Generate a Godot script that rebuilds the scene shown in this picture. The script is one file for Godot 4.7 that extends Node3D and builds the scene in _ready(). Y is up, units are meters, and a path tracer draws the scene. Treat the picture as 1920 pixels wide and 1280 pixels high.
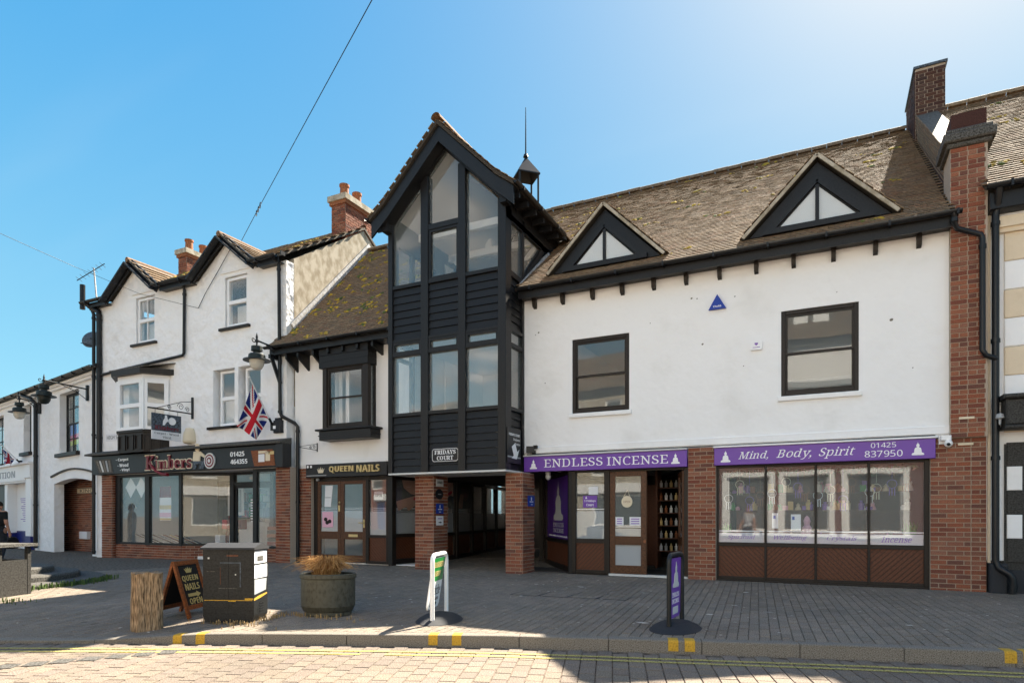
extends Node3D
# Street scene: half-timbered court building, shops, terrace and street furniture. World: facade of the court is the plane z = 0, x to the right, metres.

const EXPO := 4.6
var SUN := Vector3(0.23, 1.07, -1.0).normalized()
var rng := RandomNumberGenerator.new()
var W := Transform3D()          # frame in which the next meshes are written
var taken := {}
var T := {}                     # shared textures
var MATS := {}                  # shared materials
var CAM := Vector3(0, 1.2, 12.1)

# ---------------------------------------------------------------- mesh writer
class M:
	var v := PackedVector3Array()
	var n := PackedVector3Array()
	var c := PackedColorArray()
	var u := PackedVector2Array()
	var col := Color(1, 1, 1)
	func pt(p: Vector3, q: Vector3, t: Vector2) -> void:
		v.append(p); n.append(q); c.append(col); u.append(t)
	func tri(a: Vector3, b: Vector3, d: Vector3, ta := Vector2(0, 0), tb := Vector2(1, 0), td := Vector2(1, 1)) -> void:   # counter-clockwise from outside
		var q := (b - a).cross(d - a).normalized()
		pt(a, q, ta); pt(d, q, td); pt(b, q, tb)
	func quad(a: Vector3, b: Vector3, d: Vector3, e: Vector3) -> void:
		tri(a, b, d, Vector2(0, 1), Vector2(1, 1), Vector2(1, 0))
		tri(a, d, e, Vector2(0, 1), Vector2(1, 0), Vector2(0, 0))
	func box(x0: float, x1: float, y0: float, y1: float, z0: float, z1: float) -> void:
		hexa([Vector3(x0, y0, z1), Vector3(x1, y0, z1), Vector3(x1, y1, z1), Vector3(x0, y1, z1)], [Vector3(x0, y0, z0), Vector3(x1, y0, z0), Vector3(x1, y1, z0), Vector3(x0, y1, z0)])
	func hexa(f: Array, b: Array) -> void:      # front ring counter-clockwise seen from the front, back ring in the same order
		quad(f[0], f[1], f[2], f[3]); quad(b[1], b[0], b[3], b[2])
		for i in 4:
			var j := (i + 1) % 4
			quad(b[i], b[j], f[j], f[i])
	func obox(t: Transform3D, s: Vector3) -> void:
		var h := s / 2
		var f := []
		var b := []
		for k in [[-1, -1], [1, -1], [1, 1], [-1, 1]]:
			f.append(t * Vector3(k[0] * h.x, k[1] * h.y, h.z)); b.append(t * Vector3(k[0] * h.x, k[1] * h.y, -h.z))
		hexa(f, b)
	func cbox(x0: float, x1: float, y0: float, y1: float, z0: float, z1: float, k: float) -> void:   # box whose front and top edges are chamfered
		quad(Vector3(x0 + k, y0 + k, z1), Vector3(x1 - k, y0 + k, z1), Vector3(x1 - k, y1 - k, z1), Vector3(x0 + k, y1 - k, z1))
		var o := [Vector3(x0, y0, z1 - k), Vector3(x1, y0, z1 - k), Vector3(x1, y1, z1 - k), Vector3(x0, y1, z1 - k)]
		var i := [Vector3(x0 + k, y0 + k, z1), Vector3(x1 - k, y0 + k, z1), Vector3(x1 - k, y1 - k, z1), Vector3(x0 + k, y1 - k, z1)]
		var b := [Vector3(x0, y0, z0), Vector3(x1, y0, z0), Vector3(x1, y1, z0), Vector3(x0, y1, z0)]
		for a in 4:
			var d := (a + 1) % 4
			quad(o[a], o[d], i[d], i[a]); quad(b[a], b[d], o[d], o[a])
		quad(b[1], b[0], b[3], b[2])
	func bar(a: Vector3, b: Vector3, w: float, h: float, up := Vector3.UP) -> void:   # straight rectangular bar
		var d := (b - a).normalized()
		var s := d.cross(up).normalized()
		var t := s.cross(d).normalized()
		obox(Transform3D(Basis(s, t, -d), (a + b) / 2), Vector3(w, h, (b - a).length()))
	func prism(poly: PackedVector2Array, t: Transform3D, depth: float) -> void:   # outline in the local xy plane, from z = 0 to z = depth
		if Geometry2D.is_polygon_clockwise(poly):
			poly.reverse()
		var k := Geometry2D.triangulate_polygon(poly)
		var lo := Vector2(1e9, 1e9)
		var hi := -lo
		for p in poly:
			lo = lo.min(p); hi = hi.max(p)
		var s := (hi - lo).max(Vector2(1e-6, 1e-6))
		for i in range(0, k.size(), 3):
			var a := poly[k[i]]
			var b := poly[k[i + 1]]
			var d := poly[k[i + 2]]
			if (b - a).cross(d - a) < 0:
				var e := b; b = d; d = e
			var ta := Vector2((a.x - lo.x) / s.x, 1 - (a.y - lo.y) / s.y)
			var tb := Vector2((b.x - lo.x) / s.x, 1 - (b.y - lo.y) / s.y)
			var td := Vector2((d.x - lo.x) / s.x, 1 - (d.y - lo.y) / s.y)
			tri(t * Vector3(a.x, a.y, depth), t * Vector3(b.x, b.y, depth), t * Vector3(d.x, d.y, depth), ta, tb, td)
			if depth > 0:
				tri(t * Vector3(a.x, a.y, 0), t * Vector3(d.x, d.y, 0), t * Vector3(b.x, b.y, 0))
		if depth > 0:
			for i in poly.size():
				var a := poly[i]
				var b := poly[(i + 1) % poly.size()]
				quad(t * Vector3(a.x, a.y, 0), t * Vector3(b.x, b.y, 0), t * Vector3(b.x, b.y, depth), t * Vector3(a.x, a.y, depth))
	func tube(path: Array, r: float, k := 10, r2 := -1.0) -> void:
		if r2 < 0: r2 = r
		var rings := []
		var nor := []
		var up := Vector3.UP
		for i in path.size():
			var d: Vector3 = (path[mini(i + 1, path.size() - 1)] - path[maxi(i - 1, 0)]).normalized()
			if absf(d.dot(up)) > 0.95: up = Vector3.RIGHT if absf(d.x) < 0.9 else Vector3.BACK
			var s := d.cross(up).normalized()
			up = s.cross(d).normalized()
			var ring := []
			var nn := []
			var rad := lerpf(r, r2, float(i) / maxf(1.0, path.size() - 1))
			for j in k:
				var a := TAU * j / k
				var o := s * cos(a) + up * sin(a)
				nn.append(o); ring.append(path[i] + o * rad)
			rings.append(ring); nor.append(nn)
		for i in path.size() - 1:
			for j in k:
				var l := (j + 1) % k
				pt(rings[i][j], nor[i][j], Vector2()); pt(rings[i][l], nor[i][l], Vector2()); pt(rings[i + 1][l], nor[i + 1][l], Vector2())
				pt(rings[i][j], nor[i][j], Vector2()); pt(rings[i + 1][l], nor[i + 1][l], Vector2()); pt(rings[i + 1][j], nor[i + 1][j], Vector2())
		for j in range(1, k - 1):
			tri(rings[0][0], rings[0][j], rings[0][j + 1])
			tri(rings[-1][0], rings[-1][j + 1], rings[-1][j])
	func lathe(p: Array, t: Transform3D, k := 20, a0 := 0.0, a1 := TAU) -> void:   # p: Vector2(radius, height) from the bottom up
		for i in p.size() - 1:
			var d: Vector2 = p[i + 1] - p[i]
			if d.length() < 1e-6: continue
			var q := Vector2(d.y, -d.x).normalized()
			for j in k:
				var a := lerpf(a0, a1, float(j) / k)
				var b := lerpf(a0, a1, float(j + 1) / k)
				var ca := Vector3(cos(a), 0, -sin(a))
				var cb := Vector3(cos(b), 0, -sin(b))
				var na := t.basis * (ca * q.x + Vector3.UP * q.y)
				var nb := t.basis * (cb * q.x + Vector3.UP * q.y)
				var x0: Vector3 = t * (ca * p[i].x + Vector3.UP * p[i].y)
				var x1: Vector3 = t * (cb * p[i].x + Vector3.UP * p[i].y)
				var y0: Vector3 = t * (ca * p[i + 1].x + Vector3.UP * p[i + 1].y)
				var y1: Vector3 = t * (cb * p[i + 1].x + Vector3.UP * p[i + 1].y)
				if p[i].x > 1e-6: pt(x0, na, Vector2()); pt(y1, nb, Vector2()); pt(x1, nb, Vector2())
				if p[i + 1].x > 1e-6: pt(x0, na, Vector2()); pt(y0, na, Vector2()); pt(y1, nb, Vector2())
	func ball(at: Vector3, r: Vector3, k := 10) -> void:
		var p := []
		for i in range(0, 9):
			var a := -PI / 2 + PI * i / 8
			p.append(Vector2(maxf(cos(a), 0.0) if i > 0 and i < 8 else 0.0, sin(a)))
		lathe(p, Transform3D(Basis.from_scale(r), at), k)
	func mesh(x := Transform3D()) -> ArrayMesh:
		var m := ArrayMesh.new()
		if v.is_empty(): return m
		var a := []
		a.resize(Mesh.ARRAY_MAX)
		var nb := x.basis.orthonormalized()
		var nn := PackedVector3Array()
		nn.resize(n.size())
		for i in n.size():
			nn[i] = nb * n[i]
		a[Mesh.ARRAY_VERTEX] = x * v; a[Mesh.ARRAY_NORMAL] = nn; a[Mesh.ARRAY_COLOR] = c; a[Mesh.ARRAY_TEX_UV] = u
		m.add_surface_from_arrays(Mesh.PRIMITIVE_TRIANGLES, a)
		return m

# ---------------------------------------------------------------- objects
func numbered(called: String) -> String:
	var k: int = taken.get(called, 0)
	taken[called] = k + 1
	return called if k == 0 else "%s_%03d" % [called, k]

func tag(o: Node3D, label: String, category: String, group := "", kind := "") -> void:
	if label: o.set_meta("label", label)
	if category: o.set_meta("category", category)
	if group: o.set_meta("group", group)
	if kind: o.set_meta("kind", kind)

func thing(called: String, label: String, category: String, at := Vector3.ZERO, group := "", kind := "") -> Node3D:   # a thing's base; at is written in the frame W
	var o := Node3D.new()
	o.name = numbered(called)
	add_child(o)
	o.transform = Transform3D(W.basis, W * at)
	tag(o, label, category, group, kind)
	return o

func kid_name(parent: Node, called: String) -> String:
	var key := "%d/%s" % [parent.get_instance_id(), called]
	var k: int = taken.get(key, 0)
	taken[key] = k + 1
	return called if k == 0 else "%s_%03d" % [called, k]

func part(parent: Node3D, called: String, m: M, mat: Material, kind := "") -> MeshInstance3D:   # m is written in the frame W
	var o := MeshInstance3D.new()
	o.name = kid_name(parent, called)
	o.mesh = m.mesh(parent.global_transform.affine_inverse() * W)
	o.material_override = mat
	parent.add_child(o)
	if kind: o.set_meta("kind", kind)
	return o

func single(called: String, m: M, mat: Material, at: Vector3, label: String, category: String, group := "", kind := "") -> MeshInstance3D:   # a thing of one mesh
	var o := MeshInstance3D.new()
	o.name = numbered(called)
	add_child(o)
	o.transform = Transform3D(W.basis, W * at)
	o.mesh = m.mesh(o.transform.affine_inverse() * W)
	o.material_override = mat
	tag(o, label, category, group, kind)
	return o

func shared(parent: Node3D, called: String, mesh: Mesh, mat: Material, x: Transform3D) -> MeshInstance3D:   # a piece that shares its mesh; x is written in the frame W
	var o := MeshInstance3D.new()
	o.name = kid_name(parent, called)
	o.mesh = mesh
	o.material_override = mat
	parent.add_child(o)
	o.transform = parent.global_transform.affine_inverse() * W * x
	return o

func many(parent: Node3D, called: String, mesh: Mesh, mat: Material, xs: Array, cols: Array) -> void:
	if xs.is_empty(): return
	var mm := MultiMesh.new()
	mm.transform_format = MultiMesh.TRANSFORM_3D
	mm.use_colors = true
	mm.mesh = mesh
	mm.instance_count = xs.size()
	var inv := parent.global_transform.affine_inverse() * W
	for i in xs.size():
		mm.set_instance_transform(i, inv * xs[i]); mm.set_instance_color(i, cols[i])
	var o := MultiMeshInstance3D.new()
	o.name = kid_name(parent, called)
	o.multimesh = mm
	o.material_override = mat
	parent.add_child(o)
	o.set_meta("kind", "stuff")

# ---------------------------------------------------------------- materials
func ramp(stops: Array) -> Gradient:
	var g := Gradient.new()
	var o := PackedFloat32Array()
	var c := PackedColorArray()
	for s in stops:
		o.append(s[0]); c.append(Color(s[1], s[1], s[1]) if s[1] is float else s[1])
	g.offsets = o; g.colors = c
	return g

func noise_tex(size: int, freq: float, oct: int, stops: Array, sd: int, normal := 0.0, kind := FastNoiseLite.TYPE_SIMPLEX_SMOOTH) -> NoiseTexture2D:
	var f := FastNoiseLite.new()
	f.noise_type = kind
	f.seed = sd
	f.frequency = freq
	f.fractal_octaves = oct
	f.fractal_gain = 0.55
	var t := NoiseTexture2D.new()
	t.width = size; t.height = size
	t.seamless = true
	t.noise = f
	if normal > 0:
		t.as_normal_map = true
		t.bump_strength = normal
	else:
		t.color_ramp = ramp(stops)
	return t

func mt(called: String, r: float, g: float, b: float, rough := 0.8, tex := "", sc := Vector3.ONE, nrm := "", ns := 1.0, nsc := Vector3.ZERO) -> StandardMaterial3D:
	var m := StandardMaterial3D.new()
	m.resource_name = called
	m.albedo_color = Color(r, g, b).linear_to_srgb()
	m.roughness = rough
	m.metallic_specular = 0.4
	if tex:
		m.albedo_texture = T[tex]
	if nrm:
		m.normal_enabled = true
		m.normal_texture = T[nrm]
		m.normal_scale = ns
	if tex or nrm:
		m.uv1_triplanar = true
		m.uv1_world_triplanar = true
		m.uv1_scale = sc
	MATS[called] = m
	return m

func tint(called: String) -> StandardMaterial3D:
	var m: StandardMaterial3D = MATS[called].duplicate()
	m.vertex_color_use_as_albedo = true
	return m

func make_materials() -> void:
	T.grain = noise_tex(512, 0.06, 4, [[0.25, 0.62], [0.5, 0.85], [0.8, 1.0]], 1)
	T.fine = noise_tex(512, 0.18, 3, [[0.2, 0.7], [0.55, 0.92], [0.8, 1.0]], 2)
	T.stain = noise_tex(1024, 0.006, 6, [[0.0, Color(0.95, 0.947, 0.94)], [0.35, Color(0.995, 0.994, 0.992)], [0.5, Color(1, 1, 1)]], 3)
	T.dirt = noise_tex(1024, 0.02, 6, [[0.2, Color(0.45, 0.43, 0.4)], [0.45, Color(0.8, 0.79, 0.77)], [0.75, Color(1, 1, 1)]], 4)
	T.wood = noise_tex(512, 0.02, 5, [[0.2, 0.55], [0.5, 0.85], [0.8, 1.0]], 5)
	T.moss = noise_tex(512, 0.03, 5, [[0.2, Color(0.5, 0.45, 0.3)], [0.5, Color(0.85, 0.8, 0.7)], [0.75, Color(1, 1, 1)]], 6)
	T.bump = noise_tex(512, 0.05, 4, [], 7, 6.0)
	T.rough = noise_tex(512, 0.03, 3, [], 8, 14.0)
	T.ripple = noise_tex(256, 0.006, 2, [], 9, 2.0)
	T.streak = noise_tex(1024, 0.02, 5, [[0.1, Color(0.66, 0.64, 0.61)], [0.38, Color(0.93, 0.92, 0.90)], [0.6, Color(1, 1, 1)]], 11)
	T.weathered = noise_tex(1024, 0.02, 5, [[0.15, Color(0.28, 0.26, 0.24)], [0.42, Color(0.72, 0.70, 0.67)], [0.68, Color(1, 1, 1)]], 13)
	T.soft = noise_tex(512, 0.025, 4, [[0.2, Color(0.8, 0.78, 0.74)], [0.7, Color(1, 1, 1)]], 12)
	T.paint = noise_tex(512, 0.03, 5, [[0.25, 0.8], [0.5, 0.96], [0.8, 1.0]], 10)
	mt("render", 0.86, 0.855, 0.845, 0.9, "stain", Vector3.ONE * 0.10, "bump", 0.10)
	mt("roughcast", 0.86, 0.855, 0.845, 0.9, "stain", Vector3.ONE * 0.15, "rough", 0.22)
	mt("cream", 0.72, 0.60, 0.44, 0.9, "stain", Vector3.ONE * 0.4, "bump", 0.15)
	mt("cement", 0.47, 0.42, 0.335, 0.95, "soft", Vector3(0.3, 0.2, 0.3), "bump", 0.03)
	mt("white", 0.82, 0.82, 0.81, 0.5)
	mt("upvc", 0.84, 0.84, 0.84, 0.3)
	mt("black", 0.0105, 0.0105, 0.0115, 0.42, "paint", Vector3.ONE * 1.5, "bump", 0.06)
	mt("black_board", 0.0095, 0.0095, 0.0105, 0.5, "paint", Vector3(1.2, 6, 6), "bump", 0.1)
	mt("dark_brown", 0.020, 0.014, 0.010, 0.5, "paint", Vector3.ONE * 2)
	mt("iron", 0.012, 0.013, 0.014, 0.45)
	mt("green_iron", 0.010, 0.016, 0.014, 0.45)
	mt("pipe", 0.012, 0.013, 0.015, 0.35, "paint", Vector3.ONE * 2)
	mt("mortar", 0.56, 0.46, 0.36, 0.95, "fine", Vector3.ONE * 1.5)
	mt("mortar_grey", 0.22, 0.19, 0.16, 0.95, "fine", Vector3.ONE * 1.5)
	var bt := [[0.30, 0.088, 0.045], [0.26, 0.075, 0.04], [0.33, 0.11, 0.058], [0.21, 0.06, 0.036], [0.28, 0.10, 0.06], [0.17, 0.062, 0.042], [0.24, 0.09, 0.055], [0.32, 0.125, 0.075]]
	for i in bt.size():
		mt("brick_%d" % i, bt[i][0] * 1.3, bt[i][1] * 1.45, bt[i][2] * 1.5, 0.9, "grain", Vector3.ONE * 2.2, "bump", 0.5)
		mt("dark_brick_%d" % i, bt[i][0] * 0.42, bt[i][1] * 0.6, bt[i][2] * 0.75, 0.9, "grain", Vector3.ONE * 2.2, "bump", 0.5)
	mt("brick_any", 1, 1, 1, 0.9, "grain", Vector3.ONE * 2.2, "bump", 0.5)
	var tt := [[0.20, 0.145, 0.092], [0.185, 0.132, 0.085], [0.215, 0.155, 0.098], [0.165, 0.122, 0.082], [0.195, 0.145, 0.095], [0.235, 0.172, 0.11], [0.175, 0.135, 0.092], [0.20, 0.128, 0.08]]
	for i in tt.size():
		mt("tile_%d" % i, tt[i][0] * 1.25, tt[i][1] * 1.2, tt[i][2] * 1.15, 0.9, "soft", Vector3.ONE * 0.9, "bump", 0.3)
	mt("tile_any", 1, 1, 1, 0.9, "soft", Vector3.ONE * 0.9, "bump", 0.3)
	mt("underlay", 0.05, 0.04, 0.03, 0.95)
	mt("slate", 0.16, 0.14, 0.115, 0.8, "dirt", Vector3.ONE * 0.8, "bump", 0.3)
	mt("lead", 0.50, 0.51, 0.53, 0.5, "soft", Vector3.ONE * 0.7)
	mt("blue_lead", 0.10, 0.13, 0.17, 0.5, "dirt", Vector3.ONE * 0.7)
	mt("mossy", 0.20, 0.14, 0.012, 1.0, "fine", Vector3.ONE * 6, "rough", 1.0)
	mt("green_moss", 0.075, 0.11, 0.02, 1.0, "fine", Vector3.ONE * 6, "rough", 1.0)
	mt("terracotta", 0.42, 0.16, 0.07, 0.85, "grain", Vector3.ONE * 2)
	mt("timber", 0.13, 0.052, 0.022, 0.45, "wood", Vector3(3, 3, 3))
	mt("boarding", 0.125, 0.043, 0.02, 0.5, "paint", Vector3(1.5, 1.5, 1.5))
	mt("purple", 0.155, 0.055, 0.36, 0.35)
	mt("deep_purple", 0.085, 0.025, 0.25, 0.3)
	mt("letter_white", 0.85, 0.85, 0.85, 0.4)
	mt("gold", 0.62, 0.46, 0.20, 0.35)
	mt("sign_black", 0.016, 0.017, 0.019, 0.4, "paint", Vector3.ONE * 1.5)
	mt("crimson", 0.17, 0.008, 0.016, 0.35)
	mt("bone", 0.72, 0.62, 0.45, 0.6)
	mt("silver", 0.60, 0.60, 0.58, 0.4)
	mt("frost", 0.36, 0.375, 0.385, 0.6)
	mt("pale_film", 0.60, 0.585, 0.61, 0.6)
	mt("lilac", 0.25, 0.13, 0.45, 0.5)
	mt("blue", 0.010, 0.045, 0.33, 0.35)
	mt("navy", 0.012, 0.018, 0.14, 0.4)
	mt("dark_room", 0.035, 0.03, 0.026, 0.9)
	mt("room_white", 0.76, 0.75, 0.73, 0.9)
	mt("room_floor", 0.12, 0.10, 0.08, 0.8)
	mt("paper", 0.75, 0.75, 0.76, 0.8)
	mt("pink", 0.75, 0.42, 0.52, 0.8)
	mt("yellow", 0.56, 0.33, 0.035, 0.85, "streak", Vector3.ONE * 2.5)
	mt("line", 0.56, 0.47, 0.15, 0.85, "dirt", Vector3.ONE * 2.2)
	mt("kerb", 0.29, 0.262, 0.225, 0.9, "dirt", Vector3.ONE * 4, "bump", 0.8)
	mt("joint", 0.055, 0.048, 0.04, 0.95)
	mt("ground", 0.19, 0.155, 0.122, 0.95, "dirt", Vector3.ONE * 0.6, "bump", 0.4)
	mt("road_base", 0.19, 0.15, 0.118, 0.95, "dirt", Vector3.ONE * 0.5, "bump", 0.4)
	mt("paver", 1, 1, 1, 0.92, "grain", Vector3.ONE * 2.0, "bump", 0.55).vertex_color_use_as_albedo = true
	mt("stone", 0.13, 0.125, 0.115, 0.9, "dirt", Vector3.ONE * 1.6, "bump", 0.5)
	mt("old_wood", 0.42, 0.29, 0.175, 0.95, "weathered", Vector3(3.2, 0.3, 3.2), "rough", 0.4)
	mt("orange_wood", 0.30, 0.085, 0.018, 0.5, "wood", Vector3(3, 3, 3))
	mt("chalk", 0.012, 0.011, 0.01, 0.8)
	mt("chalk_gold", 0.48, 0.38, 0.14, 0.8)
	mt("cabinet", 0.020, 0.022, 0.023, 0.5, "dirt", Vector3(1.6, 1.6, 1.6), "bump", 0.1)
	mt("planter", 0.085, 0.080, 0.058, 0.7, "streak", Vector3(1.0, 0.5, 1.0), "bump", 0.15)
	mt("rubber", 0.035, 0.037, 0.042, 0.75, "fine", Vector3.ONE * 2, "bump", 0.3)
	mt("soil", 0.03, 0.022, 0.015, 1.0)
	mt("green", 0.012, 0.21, 0.035, 0.4)
	mt("straw", 0.52, 0.30, 0.11, 0.9).vertex_color_use_as_albedo = true
	mt("grass", 1, 1, 1, 0.9).vertex_color_use_as_albedo = true
	mt("bin", 0.05, 0.048, 0.044, 0.6, "dirt", Vector3.ONE * 1.5)
	mt("skin", 0.42, 0.22, 0.15, 0.6)
	mt("cloth", 0.012, 0.012, 0.014, 0.95)
	mt("red", 0.50, 0.012, 0.025, 0.7)
	mt("opal", 0.55, 0.52, 0.45, 0.25)
	var g := StandardMaterial3D.new()
	g.resource_name = "glass"
	g.transparency = BaseMaterial3D.TRANSPARENCY_ALPHA
	g.albedo_color = Color(0.9, 0.95, 0.95, 0.06)
	g.roughness = 0.02
	g.metallic_specular = 0.7
	g.normal_enabled = true
	g.normal_texture = T.ripple
	g.normal_scale = 0.05
	g.uv1_triplanar = true; g.uv1_world_triplanar = true
	g.uv1_scale = Vector3.ONE * 0.35
	MATS.glass = g

# ---------------------------------------------------------------- builders shared by several things
func ground_y(x: float, z: float) -> float:
	var y := -0.01 * z if z > 0 else 0.02 * minf(-z, 3.0)
	if x < -12: y -= 0.011 * minf(-12 - x, 10.0)
	var k := smoothstep(5.7, 7.4, -x) * clampf(1.0 - (kerb_z(x) - z) / 1.6, 0.0, 1.0)
	return lerpf(y, -0.158, k)

var KERB := [Vector2(-40, 24.5), Vector2(-16, 12.3), Vector2(-9.5, 9.15), Vector2(-8.2, 8.55), Vector2(-6.7, 7.84), Vector2(-5.96, 7.51), Vector2(-5.22, 7.175), Vector2(-4.26, 6.77), Vector2(-3.0, 6.25), Vector2(-1.75, 5.87), Vector2(0.16, 5.29), Vector2(1.62, 4.92), Vector2(4, 4.35), Vector2(9, 3.3), Vector2(40, -3)]
func kerb_z(x: float) -> float:
	for i in KERB.size() - 1:
		if x <= KERB[i + 1].x: return remap(x, KERB[i].x, KERB[i + 1].x, KERB[i].y, KERB[i + 1].y)
	return KERB[-1].y

func wall_open(x0: float, x1: float, y0: float, y1: float, z0: float, z1: float, open: Array) -> M:   # a slab in the xy plane with rectangular openings [x0, x1, y0, y1]
	var m := M.new()
	var xs := [x0, x1]
	var ys := [y0, y1]
	for o in open:
		for k in [o[0], o[1]]: if k > x0 and k < x1: xs.append(k)
		for k in [o[2], o[3]]: if k > y0 and k < y1: ys.append(k)
	xs.sort(); ys.sort()
	var solid := func(i: int, j: int) -> bool:
		if i < 0 or j < 0 or i >= xs.size() - 1 or j >= ys.size() - 1: return false
		if xs[i + 1] - xs[i] < 1e-4 or ys[j + 1] - ys[j] < 1e-4: return false
		var p := Vector2((xs[i] + xs[i + 1]) / 2, (ys[j] + ys[j + 1]) / 2)
		for o in open:
			if p.x > o[0] and p.x < o[1] and p.y > o[2] and p.y < o[3]: return false
		return true
	for i in xs.size() - 1:
		for j in ys.size() - 1:
			if not solid.call(i, j): continue
			var a: float = xs[i]; var b: float = xs[i + 1]; var c: float = ys[j]; var d: float = ys[j + 1]
			m.quad(Vector3(a, c, z1), Vector3(b, c, z1), Vector3(b, d, z1), Vector3(a, d, z1))
			m.quad(Vector3(b, c, z0), Vector3(a, c, z0), Vector3(a, d, z0), Vector3(b, d, z0))
			if not solid.call(i - 1, j): m.quad(Vector3(a, c, z0), Vector3(a, c, z1), Vector3(a, d, z1), Vector3(a, d, z0))
			if not solid.call(i + 1, j): m.quad(Vector3(b, c, z1), Vector3(b, c, z0), Vector3(b, d, z0), Vector3(b, d, z1))
			if not solid.call(i, j - 1): m.quad(Vector3(a, c, z0), Vector3(b, c, z0), Vector3(b, c, z1), Vector3(a, c, z1))
			if not solid.call(i, j + 1): m.quad(Vector3(a, d, z1), Vector3(b, d, z1), Vector3(b, d, z0), Vector3(a, d, z0))
	return m

var unit_box: ArrayMesh
var tile_mesh: ArrayMesh

# bricks laid on a face: t has its origin at the bottom left, x along, y up, z outwards
func bricks(parent: Node3D, t: Transform3D, w: float, h: float, dark := false, stuff := false, bond := "stretcher", proud := 0.014) -> void:
	var rows := int(round(h / 0.075))
	var ch := h / rows
	var xs := []
	var cols := []
	for r in rows:
		var x := 0.0
		var lens := [0.2175]
		if bond == "flemish": lens = [0.2175, 0.1035]
		elif bond == "english": lens = [0.2175] if r % 2 == 0 else [0.107]
		var k := 0
		var off: float = 0.0
		if r % 2 == 1: off = 0.109 if bond != "flemish" else 0.16
		if off > 0: x = -off
		while x < w - 0.02:
			var l: float = lens[k % lens.size()]
			k += 1
			var a := maxf(x, 0.0)
			var b := minf(x + l, w)
			x += l + 0.0075
			if b - a < 0.03: continue
			var p := proud + rng.randf_range(-0.003, 0.003)
			var q := Transform3D(Basis.from_scale(Vector3(b - a - 0.009, ch - 0.014, 0.03)), Vector3((a + b) / 2, (r + 0.5) * ch, p - 0.015))
			q.basis = q.basis.rotated(Vector3(0, 0, 1), rng.randf_range(-0.006, 0.006))
			var i := rng.randi() % 8
			if stuff:
				xs.append(t * q); cols.append(MATS[("dark_brick_%d" if dark else "brick_%d") % i].albedo_color.srgb_to_linear())
			else:
				shared(parent, "brick", unit_box, MATS[("dark_brick_%d" if dark else "brick_%d") % i], t * q)
	if stuff:
		many(parent, "brickwork", unit_box, MATS.brick_tint, xs, cols)

# a tiled slope: a is the left end of the eave, u along it, v up the slope (unit vectors); keep(s, t) says which tiles lie on it
func tiles(roof: Node3D, a: Vector3, u: Vector3, v: Vector3, wid: float, len: float, keep: Callable, limit := 300, gauge := 0.1, tw := 0.168, pitch := 9.0) -> void:
	var nor := u.cross(v).normalized()
	var all := []
	var rows := int(len / gauge)
	for r in rows:
		var off := 0.0 if r % 2 == 0 else tw / 2
		for k in range(-1, int(wid / tw) + 1):
			var s := k * tw + off + tw / 2
			var t := r * gauge + 0.05
			if s < 0.02 or s > wid - 0.02 or not keep.call(s, t): continue
			var tilt := deg_to_rad(pitch + rng.randf_range(-1.6, 1.6))
			var b := Basis(u, v, nor).rotated(u, -tilt).rotated(nor, rng.randf_range(-0.014, 0.014))
			var p := a + u * (s + rng.randf_range(-0.004, 0.004)) + v * (t + 0.02 + rng.randf_range(-0.006, 0.006)) + nor * 0.020
			var far: Vector3 = W * p - CAM
			all.append([far.length(), Transform3D(b.scaled_local(Vector3(tw - 0.005, 0.165, 0.012)), p), rng.randi() % 8])
	all.sort_custom(func(p, q): return p[0] < q[0])
	var xs := []
	var cols := []
	for i in all.size():
		if i < limit:
			shared(roof, "tile", unit_box, MATS["tile_%d" % all[i][2]], all[i][1])
		else:
			xs.append(all[i][1]); cols.append(MATS["tile_%d" % all[i][2]].albedo_color.srgb_to_linear())
	many(roof, "tiling", unit_box, MATS.tile_tint, xs, cols)

func moss(roof: Node3D, a: Vector3, u: Vector3, v: Vector3, wid: float, len: float, clumps: int, keep: Callable, green := false, size := 1.0) -> void:
	var nor := u.cross(v).normalized()
	var xs := []
	var cols := []
	for i in clumps:
		var s := rng.randf() * wid
		var t := rng.randf() * len
		if not keep.call(s, t): continue
		for k in rng.randi_range(2, 9):
			var ds := s + rng.randfn(0, 0.11)
			var dt := t + rng.randfn(0, 0.04)
			if ds < 0.05 or ds > wid - 0.05 or dt < 0.05 or dt > len - 0.1: continue
			var r := rng.randf_range(0.015, 0.05) * size
			var b := Basis(u, v, nor).rotated(nor, rng.randf() * TAU).scaled_local(Vector3(r * rng.randf_range(1, 2.0), r * rng.randf_range(0.7, 1.1), r * 0.5))
			xs.append(Transform3D(b, a + u * ds + v * dt + nor * 0.032))
			var q := rng.randf_range(0.6, 1.3)
			cols.append(Color(0.085, 0.11, 0.022) * q if green or rng.randf() < 0.25 else Color(0.34 * q, 0.225 * q, 0.02))
	many(roof, "moss", blob, MATS.moss_tint, xs, cols)
var blob: ArrayMesh

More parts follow.
